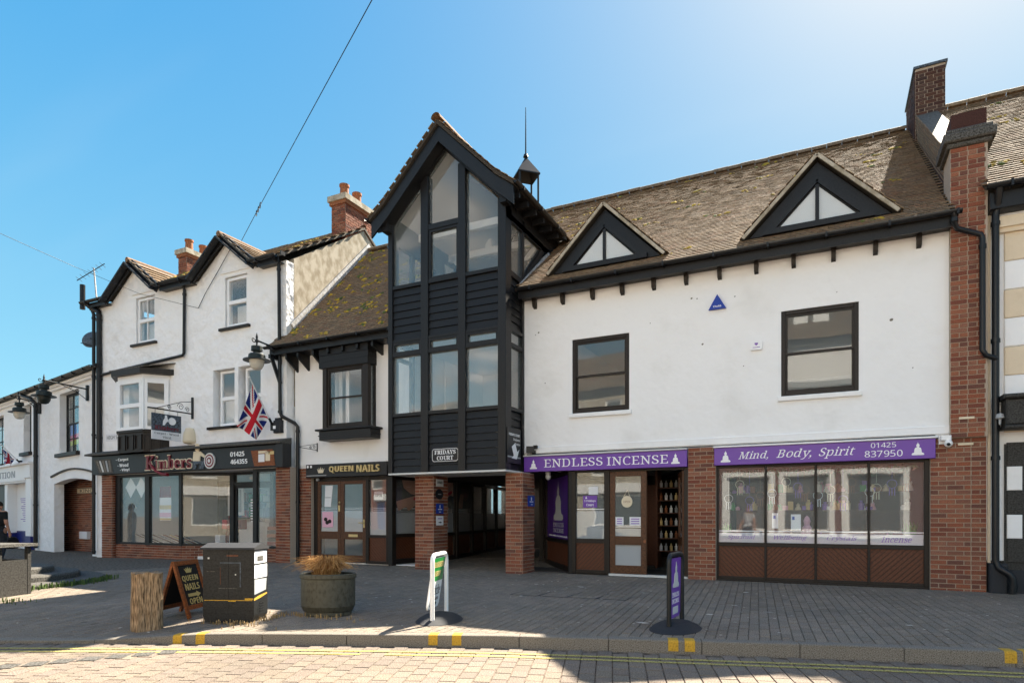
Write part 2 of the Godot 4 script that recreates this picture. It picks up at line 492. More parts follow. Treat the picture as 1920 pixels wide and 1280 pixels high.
# text fitted into a rectangle: t has its origin at the rectangle's centre, x along, z outwards
func text(parent: Node3D, s: String, t: Transform3D, w: float, h: float, mat: Material, font := "Droid Sans", bold := false, slant := 0.0, depth := 0.006, called := "lettering") -> MeshInstance3D:
	var f := SystemFont.new()
	f.font_names = PackedStringArray([font])
	f.font_weight = 700 if bold else 400
	var tm := TextMesh.new()
	tm.text = s
	tm.font = f
	tm.font_size = 32
	tm.pixel_size = 0.01
	tm.depth = 0.02
	tm.curve_step = 1.0
	var a := tm.get_mesh_arrays()
	var v: PackedVector3Array = a[Mesh.ARRAY_VERTEX]
	var lo := Vector3(1e9, 1e9, 1e9)
	var hi := -lo
	for i in v.size():
		v[i].x += v[i].y * slant
		lo = lo.min(v[i]); hi = hi.max(v[i])
	var sz := (hi - lo).max(Vector3.ONE * 1e-5)
	var sc := Vector3(w / sz.x, h / sz.y, depth / sz.z)
	var mid := (lo + hi) / 2
	mid.z = lo.z
	var o := MeshInstance3D.new()
	o.name = kid_name(parent, called)
	parent.add_child(o)
	var x := parent.global_transform.affine_inverse() * W * t
	var n: PackedVector3Array = a[Mesh.ARRAY_NORMAL]
	for i in v.size():
		v[i] = x * ((v[i] - mid) * sc)
		n[i] = (x.basis * n[i]).normalized()
	var b := []
	b.resize(Mesh.ARRAY_MAX)
	b[Mesh.ARRAY_VERTEX] = v; b[Mesh.ARRAY_NORMAL] = n; b[Mesh.ARRAY_INDEX] = a[Mesh.ARRAY_INDEX]
	var m := ArrayMesh.new()
	m.add_surface_from_arrays(Mesh.PRIMITIVE_TRIANGLES, b)
	o.mesh = m
	o.material_override = mat
	return o

func at(x: float, y: float, z: float, yaw := 0.0, roll := 0.0) -> Transform3D:
	return Transform3D(Basis(Vector3.UP, yaw) * Basis(Vector3(0, 0, 1), roll), Vector3(x, y, z))

# a window set in a wall: frame (named window) with panes as sub-parts; style "sash", "two" (two lights, one above the other) or "plain"
func window(parent: Node3D, x0: float, x1: float, y0: float, y1: float, z: float, mat: Material, style := "sash", fw := 0.06, called := "window") -> MeshInstance3D:
	var m := M.new()
	var ym := (y0 + y1) / 2
	m.cbox(x0, x0 + fw, y0, y1, z - 0.07, z, 0.006); m.cbox(x1 - fw, x1, y0, y1, z - 0.07, z, 0.006)
	m.cbox(x0 + fw, x1 - fw, y0, y0 + fw * 1.15, z - 0.07, z - 0.001, 0.006); m.cbox(x0 + fw, x1 - fw, y1 - fw, y1, z - 0.07, z - 0.001, 0.006)
	var i := fw + 0.035
	if style == "sash":
		for s in [[y0 + fw * 1.15, ym + 0.02, z - 0.045], [ym - 0.02, y1 - fw, z - 0.02]]:
			var zz: float = s[2]
			m.box(x0 + fw, x0 + i, s[0], s[1], zz - 0.02, zz); m.box(x1 - i, x1 - fw, s[0], s[1], zz - 0.02, zz)
			m.box(x0 + i, x1 - i, s[0], s[0] + 0.04, zz - 0.02, zz - 0.001); m.box(x0 + i, x1 - i, s[1] - 0.04, s[1], zz - 0.02, zz - 0.001)
	elif style == "two":
		m.cbox(x0 + fw, x1 - fw, ym - 0.05, ym + 0.05, z - 0.07, z + 0.008, 0.006)
	var o := part(parent, called, m, mat)
	var panes := [[y0 + fw, y1 - fw, z - 0.04]]
	if style == "sash": panes = [[y0 + fw, ym, z - 0.055], [ym, y1 - fw, z - 0.03]]
	elif style == "two": panes = [[y0 + fw, ym - 0.05, z - 0.04], [ym + 0.05, y1 - fw, z - 0.04]]
	for p in panes: pane(o, Vector3(x0 + fw - 0.004, 0, p[2]), Vector3(x1 - fw + 0.004, 0, p[2]), p[0], p[1])
	return o

func pane(parent: Node3D, a: Vector3, b: Vector3, y0: float, y1: float, sheets := 2) -> void:   # upright glass between two points on plan
	glaze(parent, [Vector3(a.x, y0, a.z), Vector3(b.x, y0, b.z), Vector3(b.x, y1, b.z), Vector3(a.x, y1, a.z)], sheets)

func glaze(parent: Node3D, p: Array, sheets := 2) -> void:   # the faces of a sealed unit of one or two sheets
	var g := M.new()
	var n: Vector3 = (p[1] - p[0]).cross(p[2] - p[0]).normalized()
	for k in [0.0, -0.003, -0.006, -0.009].slice(0, sheets):
		for i in range(1, p.size() - 1): g.tri(p[0] + n * k, p[i] + n * k, p[i + 1] + n * k)
	part(parent, "pane", g, MATS.glass)

# slanting boards in a panel: t has its origin at the bottom left of the panel
func chevron(parent: Node3D, t: Transform3D, w: float, h: float, dirs: Array) -> void:   # dirs: [x0, x1, +1 or -1]
	var back := M.new()
	back.prism(PackedVector2Array([Vector2(0, 0), Vector2(w, 0), Vector2(w, h), Vector2(0, h)]), t, 0.004)
	var o := part(parent, "panel", back, MATS.dark_brown)
	for d in dirs:
		var box := PackedVector2Array([Vector2(d[0], 0), Vector2(d[1], 0), Vector2(d[1], h), Vector2(d[0], h)])
		var wd := 0.088
		var x: float = d[0] - h - wd
		while x < d[1] + h:
			var slab := PackedVector2Array([Vector2(x, 0), Vector2(x + wd - 0.013, 0), Vector2(x + wd - 0.013 + h, h), Vector2(x + h, h)])
			if d[2] < 0: slab = PackedVector2Array([Vector2(x + h, 0), Vector2(x + h + wd - 0.013, 0), Vector2(x + wd - 0.013, h), Vector2(x, h)])
			x += wd
			for poly in Geometry2D.intersect_polygons(slab, box):
				if poly.size() < 3: continue
				var m := M.new()
				m.prism(poly, t * at(0, 0, 0.004), 0.012 + rng.randf() * 0.002)
				part(o, "board", m, MATS.boarding)

func gutter(parent: Node3D, a: Vector3, b: Vector3, r := 0.055) -> void:
	var m := M.new()
	var d := (b - a).normalized()
	var s := d.cross(Vector3.UP).normalized()
	var p := []
	for i in 9:
		var k := PI * i / 8
		p.append(s * cos(k) * r - Vector3.UP * sin(k) * r)
	for i in 8:
		m.quad(a + p[i + 1], b + p[i + 1], b + p[i], a + p[i])
		m.quad(a + p[i] * 0.88, b + p[i] * 0.88, b + p[i + 1] * 0.88, a + p[i + 1] * 0.88)
	m.tri(a + p[0], a + p[4], a + p[8]); m.tri(b + p[0], b + p[8], b + p[4])
	for q in int((b - a).length() / 0.9) + 1:
		m.obox(Transform3D(Basis(d, Vector3.UP, d.cross(Vector3.UP)), a + d * (0.3 + q * 0.9) - Vector3.UP * r * 0.6), Vector3(0.03, r * 1.4, r * 2.2))
	part(parent, "gutter", m, MATS.pipe)

func drainpipe(parent: Node3D, path: Array, r := 0.036) -> void:
	var m := M.new()
	m.tube(path, r, 12)
	for i in path.size() - 1:
		var d: Vector3 = path[i + 1] - path[i]
		if absf(d.normalized().y) < 0.9: continue
		var k := 0.12
		while k < d.length():
			var q: Vector3 = path[i] + d.normalized() * k
			m.lathe([Vector2(r + 0.012, -0.03), Vector2(r + 0.012, 0.03)], Transform3D(Basis(), q), 12)
			k += 1.8
	part(parent, "drainpipe", m, MATS.pipe)

func scroll(m: M, at_: Vector3, u: Vector3, v: Vector3, r: float, turns: float, thick: float, start := 0.0) -> void:
	var p := []
	for i in 25:
		var k := i / 24.0
		var a := start + turns * TAU * k
		p.append(at_ + (u * cos(a) + v * sin(a)) * r * (1.0 - 0.8 * k))
	m.tube(p, thick, 6)

# ---------------------------------------------------------------- the scene
func _ready() -> void:
	rng.seed = 7
	var cam := Camera3D.new()
	cam.name = "camera"
	add_child(cam)
	cam.position = CAM
	cam.rotation = Vector3(0, atan2(585.0, 1185.0), 0)
	cam.projection = Camera3D.PROJECTION_FRUSTUM
	cam.near = 0.1
	cam.far = 600
	cam.size = 0.1 * 1280.0 / 1185.0
	cam.frustum_offset = Vector2(0, 0.1 * 326.0 / 1185.0)
	cam.current = true
	var we := WorldEnvironment.new()
	we.name = "world_environment"
	var env := Environment.new()
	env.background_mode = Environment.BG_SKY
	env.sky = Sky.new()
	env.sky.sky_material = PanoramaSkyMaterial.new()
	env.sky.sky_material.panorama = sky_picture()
	env.tonemap_mode = Environment.TONE_MAPPER_LINEAR
	env.tonemap_exposure = EXPO
	env.sdfgi_enabled = true; env.ssao_enabled = true; env.ssil_enabled = true
	we.environment = env
	add_child(we)
	var sun := DirectionalLight3D.new()
	sun.name = "sun"
	sun.light_energy = 1.6
	sun.light_color = Color(1.0, 0.955, 0.88)
	sun.light_angular_distance = 0.55
	sun.shadow_enabled = true
	add_child(sun)
	sun.look_at_from_position(Vector3.ZERO, -SUN, Vector3.UP)

	make_materials()
	MATS.brick_tint = tint("brick_any"); MATS.tile_tint = tint("tile_any")
	var mm := StandardMaterial3D.new()
	mm.resource_name = "moss_tint"; mm.vertex_color_use_as_albedo = true; mm.roughness = 1.0
	MATS.moss_tint = mm
	var b := M.new()
	b.box(-0.5, 0.5, -0.5, 0.5, -0.5, 0.5)
	unit_box = b.mesh()
	b = M.new()
	b.lathe([Vector2(0, -0.6), Vector2(1, -0.4), Vector2(0.9, 0.3), Vector2(0.5, 0.8), Vector2(0, 1)], Transform3D(Basis(Vector3.RIGHT, PI / 2), Vector3.ZERO), 6)
	blob = b.mesh()

	build_ground()
	court_wing()
	timber_tower()
	salon_wing()
	gabled_house()
	lane_building()
	neighbour()
	opposite_side()
	salon_details()
	incense_details()
	carpet_shop_details()
	lamps_and_flags()
	wall_fixtures()
	street_furniture()
	passer_by()
	cables()

func sky_picture() -> ImageTexture:
	var w := 1024
	var h := 512
	var data := PackedFloat32Array()
	data.resize(w * h * 3)
	var f := FastNoiseLite.new()
	f.seed = 23; f.frequency = 1.9; f.fractal_octaves = 5; f.fractal_gain = 0.52
	for j in h:
		var el := PI / 2 - PI * (j + 0.5) / h
		var y := sin(el)
		var cy := cos(el)
		var e := pow(clampf(y, 0.0, 1.0), 0.45)
		for i in w:
			var a := TAU * (i + 0.5) / w
			var d := Vector3(cy * sin(a), y, -cy * cos(a))
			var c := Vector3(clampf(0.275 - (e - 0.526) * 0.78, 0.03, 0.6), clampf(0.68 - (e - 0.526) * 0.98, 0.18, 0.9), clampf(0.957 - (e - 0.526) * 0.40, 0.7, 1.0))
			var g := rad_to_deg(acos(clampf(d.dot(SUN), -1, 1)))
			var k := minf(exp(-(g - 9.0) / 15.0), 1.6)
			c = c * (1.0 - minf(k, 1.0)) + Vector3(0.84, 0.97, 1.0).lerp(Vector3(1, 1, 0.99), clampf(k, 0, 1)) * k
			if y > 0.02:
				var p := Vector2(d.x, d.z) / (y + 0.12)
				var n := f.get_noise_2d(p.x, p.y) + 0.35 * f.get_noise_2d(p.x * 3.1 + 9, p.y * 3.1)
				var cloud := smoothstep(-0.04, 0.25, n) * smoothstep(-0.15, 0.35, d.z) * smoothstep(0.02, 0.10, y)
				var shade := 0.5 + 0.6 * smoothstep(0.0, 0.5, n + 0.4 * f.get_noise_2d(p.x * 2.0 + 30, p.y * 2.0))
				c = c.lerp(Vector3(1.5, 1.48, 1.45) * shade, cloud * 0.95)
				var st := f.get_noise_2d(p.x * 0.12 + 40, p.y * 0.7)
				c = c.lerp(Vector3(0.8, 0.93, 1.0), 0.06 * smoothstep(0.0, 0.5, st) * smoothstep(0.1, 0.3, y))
			var o := (j * w + i) * 3
			data[o] = c.x / EXPO; data[o + 1] = c.y / EXPO; data[o + 2] = c.z / EXPO
	return ImageTexture.create_from_image(Image.create_from_data(w, h, false, Image.FORMAT_RGBF, data.to_byte_array()))

# ---------------------------------------------------------------- ground, road, kerb
func clip_pavers(parent: Node3D, region: PackedVector2Array, o: Vector2, u: Vector2, su: float, sv: float, n0: int, n1: int, r0: int, r1: int, tone: Array, limit: int, far: float, yfun: Callable) -> void:
	var v := Vector2(-u.y, u.x)
	var list := []
	for i in range(n0, n1):
		for j in range(r0, r1):
			var a := o + u * (i * su) + v * ((j + (0.5 if posmod(i, 2) == 1 else 0.0)) * sv)
			var g := 0.0028
			var q := PackedVector2Array([a + u * g + v * g, a + u * (su - g) + v * g, a + u * (su - g) + v * (sv - g), a + u * g + v * (sv - g)])
			var mid := a + u * su / 2 + v * sv / 2
			var dist := Vector2(mid.x - CAM.x, mid.y - CAM.z).length()
			if dist > far: continue
			var ins := 0
			for p in q: if Geometry2D.is_point_in_polygon(p, region): ins += 1
			if ins == 0: continue
			if ins == 4: list.append([dist, q])
			else:
				for r in Geometry2D.intersect_polygons(q, region):
					if r.size() > 2: list.append([dist + 3.0, r])
	list.sort_custom(func(p, q): return p[0] < q[0])
	var rest := M.new()
	for i in list.size():
		var m: M = M.new() if i < limit else rest
		var t: Array = tone[rng.randi() % tone.size()]
		var mid2: Vector2 = list[i][1][0]
		var k := rng.randf_range(0.9, 1.1) * (1.0 + 0.22 * patch.get_noise_2d(mid2.x, mid2.y) + 0.10 * patch.get_noise_2d(mid2.x * 4 + 50, mid2.y * 4))
		m.col = Color(t[0] * k, t[1] * k, t[2] * k)
		var poly: PackedVector2Array = list[i][1]
		var dy := rng.randf_range(0.008, 0.0115)
		var tilt := Vector2(rng.randfn(0, 0.006), rng.randfn(0, 0.006))
		var c := Vector2.ZERO
		for p in poly: c += p / poly.size()
		var top := []
		var low := []
		for p in poly:
			var s: Vector2 = c + (p - c) * 0.965
			top.append(Vector3(s.x, yfun.call(s.x, s.y) + dy + (s - c).dot(tilt), s.y)); low.append(Vector3(p.x, yfun.call(p.x, p.y) - 0.01, p.y))
		for s in range(1, top.size() - 1):
			if (poly[1] - poly[0]).cross(poly[2] - poly[0]) < 0: m.tri(top[0], top[s], top[s + 1])
			else: m.tri(top[0], top[s + 1], top[s])
		for s in top.size():
			var z := (s + 1) % top.size()
			if (poly[1] - poly[0]).cross(poly[2] - poly[0]) < 0: m.quad(low[s], low[z], top[z], top[s])
			else: m.quad(low[z], low[s], top[s], top[z])
		if i < limit: part(parent, "paver", m, MATS.paver)
	part(parent, "paving", rest, MATS.paver, "stuff")

func kerb_point(s: float) -> Array:      # point and direction on the kerb line, s metres from KERB[2]
	var left := s
	var i := 2
	if s < 0:
		i = 1
		left = s + (KERB[2] - KERB[1]).length()
	while i < KERB.size() - 2 and left > (KERB[i + 1] - KERB[i]).length():
		left -= (KERB[i + 1] - KERB[i]).length(); i += 1
	var d: Vector2 = (KERB[i + 1] - KERB[i]).normalized()
	var d0: Vector2 = (KERB[i] - KERB[maxi(i - 1, 0)]).normalized()
	var d1: Vector2 = (KERB[mini(i + 2, KERB.size() - 1)] - KERB[i + 1]).normalized()
	var f := clampf(left / (KERB[i + 1] - KERB[i]).length(), 0, 1)
	var dd := (d0 + d).normalized().lerp((d + d1).normalized(), f).normalized()
	return [KERB[i] + d * left, dd]

func along(s: float, t: float) -> Vector2:   # t metres into the road from the kerb's face
	var k := kerb_point(s)
	return k[0] + Vector2(-k[1].y, k[1].x) * t

var patch := FastNoiseLite.new()
func build_ground() -> void:
	patch.seed = 3; patch.frequency = 0.45; patch.fractal_octaves = 3
	var m := M.new()
	m.box(-400, 400, -0.9, -0.42, -400, 400)
	single("ground", m, MATS.ground, Vector3(0, -0.42, 0), "", "", "", "structure")
	# road
	var road := thing("road", "", "", Vector3(0, -0.2, 8), "", "structure")
	m = M.new()
	for i in KERB.size() - 1:
		var a: Vector2 = KERB[i]
		var b: Vector2 = KERB[i + 1]
		m.quad(Vector3(a.x, -0.18, a.y + 60), Vector3(b.x, -0.18, b.y + 60), Vector3(b.x, -0.18, b.y), Vector3(a.x, -0.18, a.y))
	part(road, "road_surface", m, MATS.road_base)
	var rest := M.new()
	var cells := []
	for i in range(-10, 92):
		for j in range(0, 18):
			var s := i * 0.15
			var t := 0.02 + (j + (0.5 if posmod(i, 2) == 1 else 0.0)) * 0.21
			var q := [along(s + 0.004, t + 0.004), along(s + 0.146, t + 0.004), along(s + 0.146, t + 0.206), along(s + 0.004, t + 0.206)]
			var c: Vector2 = (q[0] + q[2]) / 2
			cells.append([Vector2(c.x - CAM.x, c.y - CAM.z).length() + absf(c.x + 2.5) * 0.6, q, c])
	cells.sort_custom(func(p, q): return p[0] < q[0])
	for i in cells.size():
		var p: M = M.new() if i < 300 else rest
		var k: float = rng.randf_range(0.93, 1.07) * (1.0 + 0.18 * patch.get_noise_2d(cells[i][2].x, cells[i][2].y))
		var tone: Array = [[0.262, 0.21, 0.166], [0.267, 0.22, 0.174], [0.255, 0.205, 0.166], [0.275, 0.222, 0.17]][rng.randi() % 4]
		p.col = Color(tone[0] * k, tone[1] * k, tone[2] * k)
		var dy := rng.randf_range(0.009, 0.0125)
		var top := []
		var low := []
		for z in cells[i][1]:
			var s: Vector2 = cells[i][2] + (z - cells[i][2]) * 0.965
			top.append(Vector3(s.x, -0.18 + dy + rng.randf_range(-0.0008, 0.0008), s.y)); low.append(Vector3(z.x, -0.183, z.y))
		p.quad(top[3], top[2], top[1], top[0])
		for z in 4: p.quad(low[(z + 1) % 4], low[z], top[z], top[(z + 1) % 4])
		if i < 300: part(road, "paver", p, MATS.paver)
	part(road, "paving", rest, MATS.paver, "stuff")
	for l in [[0.27, 0.33], [0.41, 0.47]]:
		m = M.new()
		for i in range(-20, 60):
			if rng.randf() < 0.05 and l[0] > 0.4: continue
			var a := along(i * 0.25, l[0] + rng.randf_range(-0.004, 0.004)); var b := along(i * 0.25 + 0.25, l[0] + rng.randf_range(-0.004, 0.004))
			var c := along(i * 0.25 + 0.25, l[1]); var d := along(i * 0.25, l[1])
			m.quad(Vector3(d.x, -0.1645, d.y), Vector3(c.x, -0.1645, c.y), Vector3(b.x, -0.1645, b.y), Vector3(a.x, -0.1645, a.y))
		part(road, "yellow_line", m, MATS.line)
	m = M.new()      # strip of old granite setts let into the road on the left
	for i in 9:
		var c := Vector2(-6.9, 9.35).lerp(Vector2(-5.9, 7.95), i / 8.0) + Vector2(rng.randf_range(-0.02, 0.02), 0)
		m = M.new()
		m.obox(Transform3D(Basis(Vector3.UP, 0.62 + rng.randf_range(-0.1, 0.1)), Vector3(c.x, -0.174, c.y)), Vector3(0.16, 0.022, 0.17))
		part(road, "stone_sett", m, MATS.stone)
	# pavement
	var pav := thing("pavement", "", "", Vector3(-3, 0, 3), "", "structure")
	m = M.new()
	var xs := []
	var x := -40.0
	while x < 40.0:
		xs.append(x)
		x += 0.5 if x > -16 and x < 4 else 2.0
	for i in xs.size() - 1:
		var a: float = xs[i]
		var b: float = xs[i + 1]
		for j in 24:
			var f0 := j / 24.0
			var f1 := (j + 1) / 24.0
			var za0 := lerpf(-9.0, kerb_z(a), f0); var za1 := lerpf(-9.0, kerb_z(a), f1)
			var zb0 := lerpf(-9.0, kerb_z(b), f0); var zb1 := lerpf(-9.0, kerb_z(b), f1)
			m.quad(Vector3(a, ground_y(a, za1), za1), Vector3(b, ground_y(b, zb1), zb1), Vector3(b, ground_y(b, zb0), zb0), Vector3(a, ground_y(a, za0), za0))
	part(pav, "bedding", m, MATS.ground)
	var region := PackedVector2Array()
	for i in range(1, 14): region.append(KERB[i] - Vector2(0.045, 0.135))
	region.append(Vector2(9, 0.02)); region.append(Vector2(-4.7, 0.02)); region.append(Vector2(-6.3, -2.4)); region.append(Vector2(-6.3, -6)); region.append(Vector2(-9.6, -6)); region.append(Vector2(-8.75, -2.2)); region.append(Vector2(-9.2, 0.02)); region.append(Vector2(-16, 0.1))
	clip_pavers(pav, region, Vector2(-3, 3), Vector2(1, -0.09).normalized(), 0.105, 0.205, -130, 80, -45, 40, [[0.305, 0.25, 0.195], [0.29, 0.242, 0.19], [0.315, 0.257, 0.197], [0.295, 0.246, 0.196]], 300, 17.0, ground_y)
	# kerb
	var kerb := thing("kerb", "", "", Vector3(-3, -0.1, 6.2), "", "structure")
	var s := -4.6
	while s < 17.0:
		m = M.new()
		var n := 5
		for i in n:
			var a0 := s + 0.004 + (0.907 * i) / n
			var a1 := s + 0.004 + (0.907 * (i + 1)) / n
			var fr := []
			for q in [a0, a1]:
				var ring := []
				for t in [[-0.13, 0.006], [-0.022, 0.006], [-0.006, 0.0], [0.0, -0.016], [0.006, -0.3]]:
					var p := along(q, t[0])
					ring.append(Vector3(p.x, ground_y(p.x, minf(p.y, kerb_z(p.x) - 0.02)) + t[1] + 0.006, p.y))
				fr.append(ring)
			for k in 4:
				m.quad(fr[0][k + 1], fr[1][k + 1], fr[1][k], fr[0][k])
			if i == 0:
				for k in 3: m.tri(fr[0][0], fr[0][k + 2], fr[0][k + 1])
			if i == n - 1:
				for k in 3: m.tri(fr[1][0], fr[1][k + 1], fr[1][k + 2])
		part(kerb, "kerb_stone", m, MATS.kerb)
		s += 0.915
	for y in [-6.26, -6.03, -3.72, -3.49, -1.40, -1.245, 1.47, 1.62]:
		m = M.new()
		var lo := 0.0
		while along(lo, 0).x < y: lo += 0.01
		for i in 3:
			var ring := []
			for q in [lo + i * 0.033, lo + i * 0.033 + 0.033]:
				var r := []
				for t in [[-0.125, 0.009], [-0.021, 0.009], [-0.004, 0.003], [0.003, -0.015], [0.007, -0.1]]:
					var p := along(q, t[0])
					r.append(Vector3(p.x, ground_y(p.x, minf(p.y, kerb_z(p.x) - 0.02)) + t[1] + 0.007, p.y))
				ring.append(r)
			for k in 4: m.quad(ring[0][k + 1], ring[1][k + 1], ring[1][k], ring[0][k])
		part(kerb, "yellow_mark", m, MATS.yellow)
	# inspection cover let into the paving, four paver trays
	for i in 4:
		m = M.new()
		var a := Vector3(-4.35 + i * 0.45, ground_y(-4, 3.1) + 0.0125, 3.35 - i * 0.04)
		for k in [[0, 0, 0.45, 0.012], [0, -0.75, 0.45, 0.012], [0, -0.75, 0.012, 0.75], [0.438, -0.75, 0.012, 0.75]]:
			m.box(a.x + k[0], a.x + k[0] + k[2], a.y - 0.004, a.y + 0.001, a.z + k[1], a.z + k[1] + k[3])
		part(pav, "cover_frame", m, MATS.rubber)
	# rounded steps on the left
	var st := thing("steps", "low curved stone steps behind the litter bin", "steps", Vector3(-14.2, -0.1, 6.2))
	for k in 3:
		m = M.new()
		var r := 1.95 - k * 0.42
		var y0 := -0.35
		var y1 := 0.02 + k * 0.11
		m.lathe([Vector2(r, y0), Vector2(r, y1 - 0.03), Vector2(r - 0.025, y1), Vector2(0.0, y1)], Transform3D(Basis(), Vector3(-13.95, 0, 6.0)), 40)
		part(st, "step", m, MATS.stone)
	var bl := []
	var cl := []
	for i in 420:
		var a := rng.randf_range(-0.6, 0.9)
		var r := 1.98 + absf(rng.randfn(0, 0.09))
		var p := Vector3(-13.95 + cos(a) * r, 0, 6.0 - sin(a) * r)
		p.y = ground_y(p.x, p.z) + 0.02
		bl.append(Transform3D(Basis(Vector3.UP, rng.randf() * TAU) * Basis(Vector3.RIGHT, rng.randf_range(-0.7, 0.7)).scaled(Vector3(0.02, rng.randf_range(0.04, 0.14), 0.004)), p))
		var q := rng.randf_range(0.6, 1.4)
		cl.append(Color(0.07, 0.11, 0.03) * q)
	for i in 260:      # by the bin, the cabinet and the planter
		var o: Array = [[-10.6, 7.15, 0.35, 0.12], [-6.2, 6.95, 0.45, 0.06], [-5.6, 6.22, 0.5, 0.06], [-6.05, 6.6, 0.1, 0.25]][i % 4]
		var p := Vector3(o[0] + rng.randfn(0, o[2] * 0.6), 0, o[1] + rng.randfn(0, o[3]))
		p.y = ground_y(p.x, p.z) + 0.015
		bl.append(Transform3D(Basis(Vector3.UP, rng.randf() * TAU) * Basis(Vector3.RIGHT, rng.randf_range(0.9, 1.5)).scaled(Vector3(0.012, rng.randf_range(0.03, 0.08), 0.003)), p))
		cl.append(Color(0.10, 0.13, 0.04) * rng.randf_range(0.6, 1.2) if i % 4 == 0 else Color(0.38, 0.26, 0.12) * rng.randf_range(0.5, 1.1))
	var weeds := thing("weeds", "", "", Vector3(-12, 0, 5), "", "stuff")
	many(weeds, "weed_blades", unit_box, MATS.grass, bl, cl)
	bl = []
	cl = []
	for i in 330:
		var p := Vector3(rng.randf_range(-9, 2.5), 0, 0)
		p.z = rng.randf_range(0.2, kerb_z(p.x) - 0.3)
		p.y = ground_y(p.x, p.z) + 0.0135
		var r := rng.randf_range(0.006, 0.017) * (3.0 if i % 17 == 0 else 1.0)
		bl.append(Transform3D(Basis(Vector3.UP, rng.randf() * TAU).scaled(Vector3(r * 2, 0.003, r * rng.randf_range(0.6, 2.0))), p))
		cl.append(Color(0.3, 0.28, 0.25) * rng.randf_range(0.6, 1.9))
	var litter := thing("litter", "", "", Vector3(-3, 0, 3), "", "stuff")
	many(litter, "litter_specks", unit_box, MATS.grass, bl, cl)

# ---------------------------------------------------------------- right wing of the court
func ridge_row(parent: Node3D, a: Vector3, b: Vector3, mat: Material, r := 0.13) -> void:
	var d := (b - a).normalized()
	var n := int((b - a).length() / 0.33)
	var xs := []
	var m := M.new()
	for i in n:
		var p := a + (b - a) * (i / float(n))
		var q := a + (b - a) * ((i + 0.985) / float(n))
		var s := d.cross(Vector3.UP).normalized()
		var dr := Vector3.UP * rng.randf_range(-0.008, 0.008)
		for k in 8:
			var t0 := PI * k / 8; var t1 := PI * (k + 1) / 8
			var e0 := s * cos(t0) * r + Vector3.UP * sin(t0) * r + dr
			var e1 := s * cos(t1) * r + Vector3.UP * sin(t1) * r + dr
			m.quad(p + e0, q + e0, q + e1, p + e1)
	part(parent, "ridge_tiles", m, mat)

func dormer(b: Node3D, xc: float) -> void:
	var apex := Vector2(xc, 7.24)
	var m := M.new()
	m.prism(PackedVector2Array([Vector2(xc - 1.09, 6.14), Vector2(xc + 1.09, 6.14), apex, ]), at(0, 0, 0.04), 0.06)
	var d := part(b, "dormer", m, MATS.black)
	m = M.new()      # dark frame round the two lights
	var outer := PackedVector2Array([Vector2(xc - 0.74, 6.2), Vector2(xc + 0.74, 6.2), Vector2(xc, 6.94)])
	for e in [[Vector2(xc - 0.72, 6.21), Vector2(xc, 6.93)], [Vector2(xc, 6.93), Vector2(xc + 0.72, 6.21)]]:
		m.bar(Vector3(e[0].x, e[0].y, 0.12), Vector3(e[1].x, e[1].y, 0.12), 0.07, 0.06, Vector3.BACK)
	m.box(xc - 0.03, xc + 0.03, 6.24, 6.84, 0.101, 0.14)
	m.box(xc - 0.86, xc + 0.86, 6.12, 6.215, 0.09, 0.19)
	part(d, "frame", m, MATS.black)
	for s in [-1, 1]:
		m = M.new()
		m.prism(PackedVector2Array([Vector2(xc + s * 0.03, 6.245), Vector2(xc + s * 0.58, 6.245), Vector2(xc + s * 0.03, 6.80)]), at(0, 0, 0.106), 0.0)
		var g := M.new()
		g.prism(PackedVector2Array([Vector2(xc + s * 0.028, 6.24), Vector2(xc + s * 0.59, 6.24), Vector2(xc + s * 0.028, 6.81)]), at(0, 0, 0.103), 0.0)
		part(d, "blind", g, MATS.silver)
		part(d, "pane", m, MATS.glass)
	# two small tiled slopes running back into the main roof
	for s in [-1, 1]:
		var e := Vector3(xc + s * 1.19, 6.10, 0.20)
		var r := Vector3(xc, 7.30, 0.20)
		var back := 1.75
		m = M.new()
		var off := Vector3(s * 0.7, 0.7, 0) * 0.05
		var f := [e, e + off, r + off, r] if s > 0 else [e + off, e, r, r + off]
		var bk := []
		for p in f: bk.append(p + Vector3(0, 0, -back))
		m.hexa(f, bk)
		var slab := part(b, "dormer_roof", m, MATS.underlay)
		var v := (r - e).normalized()
		var u := Vector3(0, 0, -1) if s > 0 else Vector3(0, 0, 1)
		var a := e + off * 1.02 + (Vector3.ZERO if s > 0 else Vector3(0, 0, -back))
		tiles(slab, a, u, v, back, (r - e).length() - 0.02, func(ss, tt): return true, 0, 0.1, 0.168, 5.0)
		m = M.new()      # pale mortared verge under the tile edge
		m.bar(e + Vector3(0, 0.02, 0.006), r + Vector3(0, 0.02, 0.006), 0.055, 0.03, Vector3.BACK)
		part(slab, "verge", m, MATS.cement)

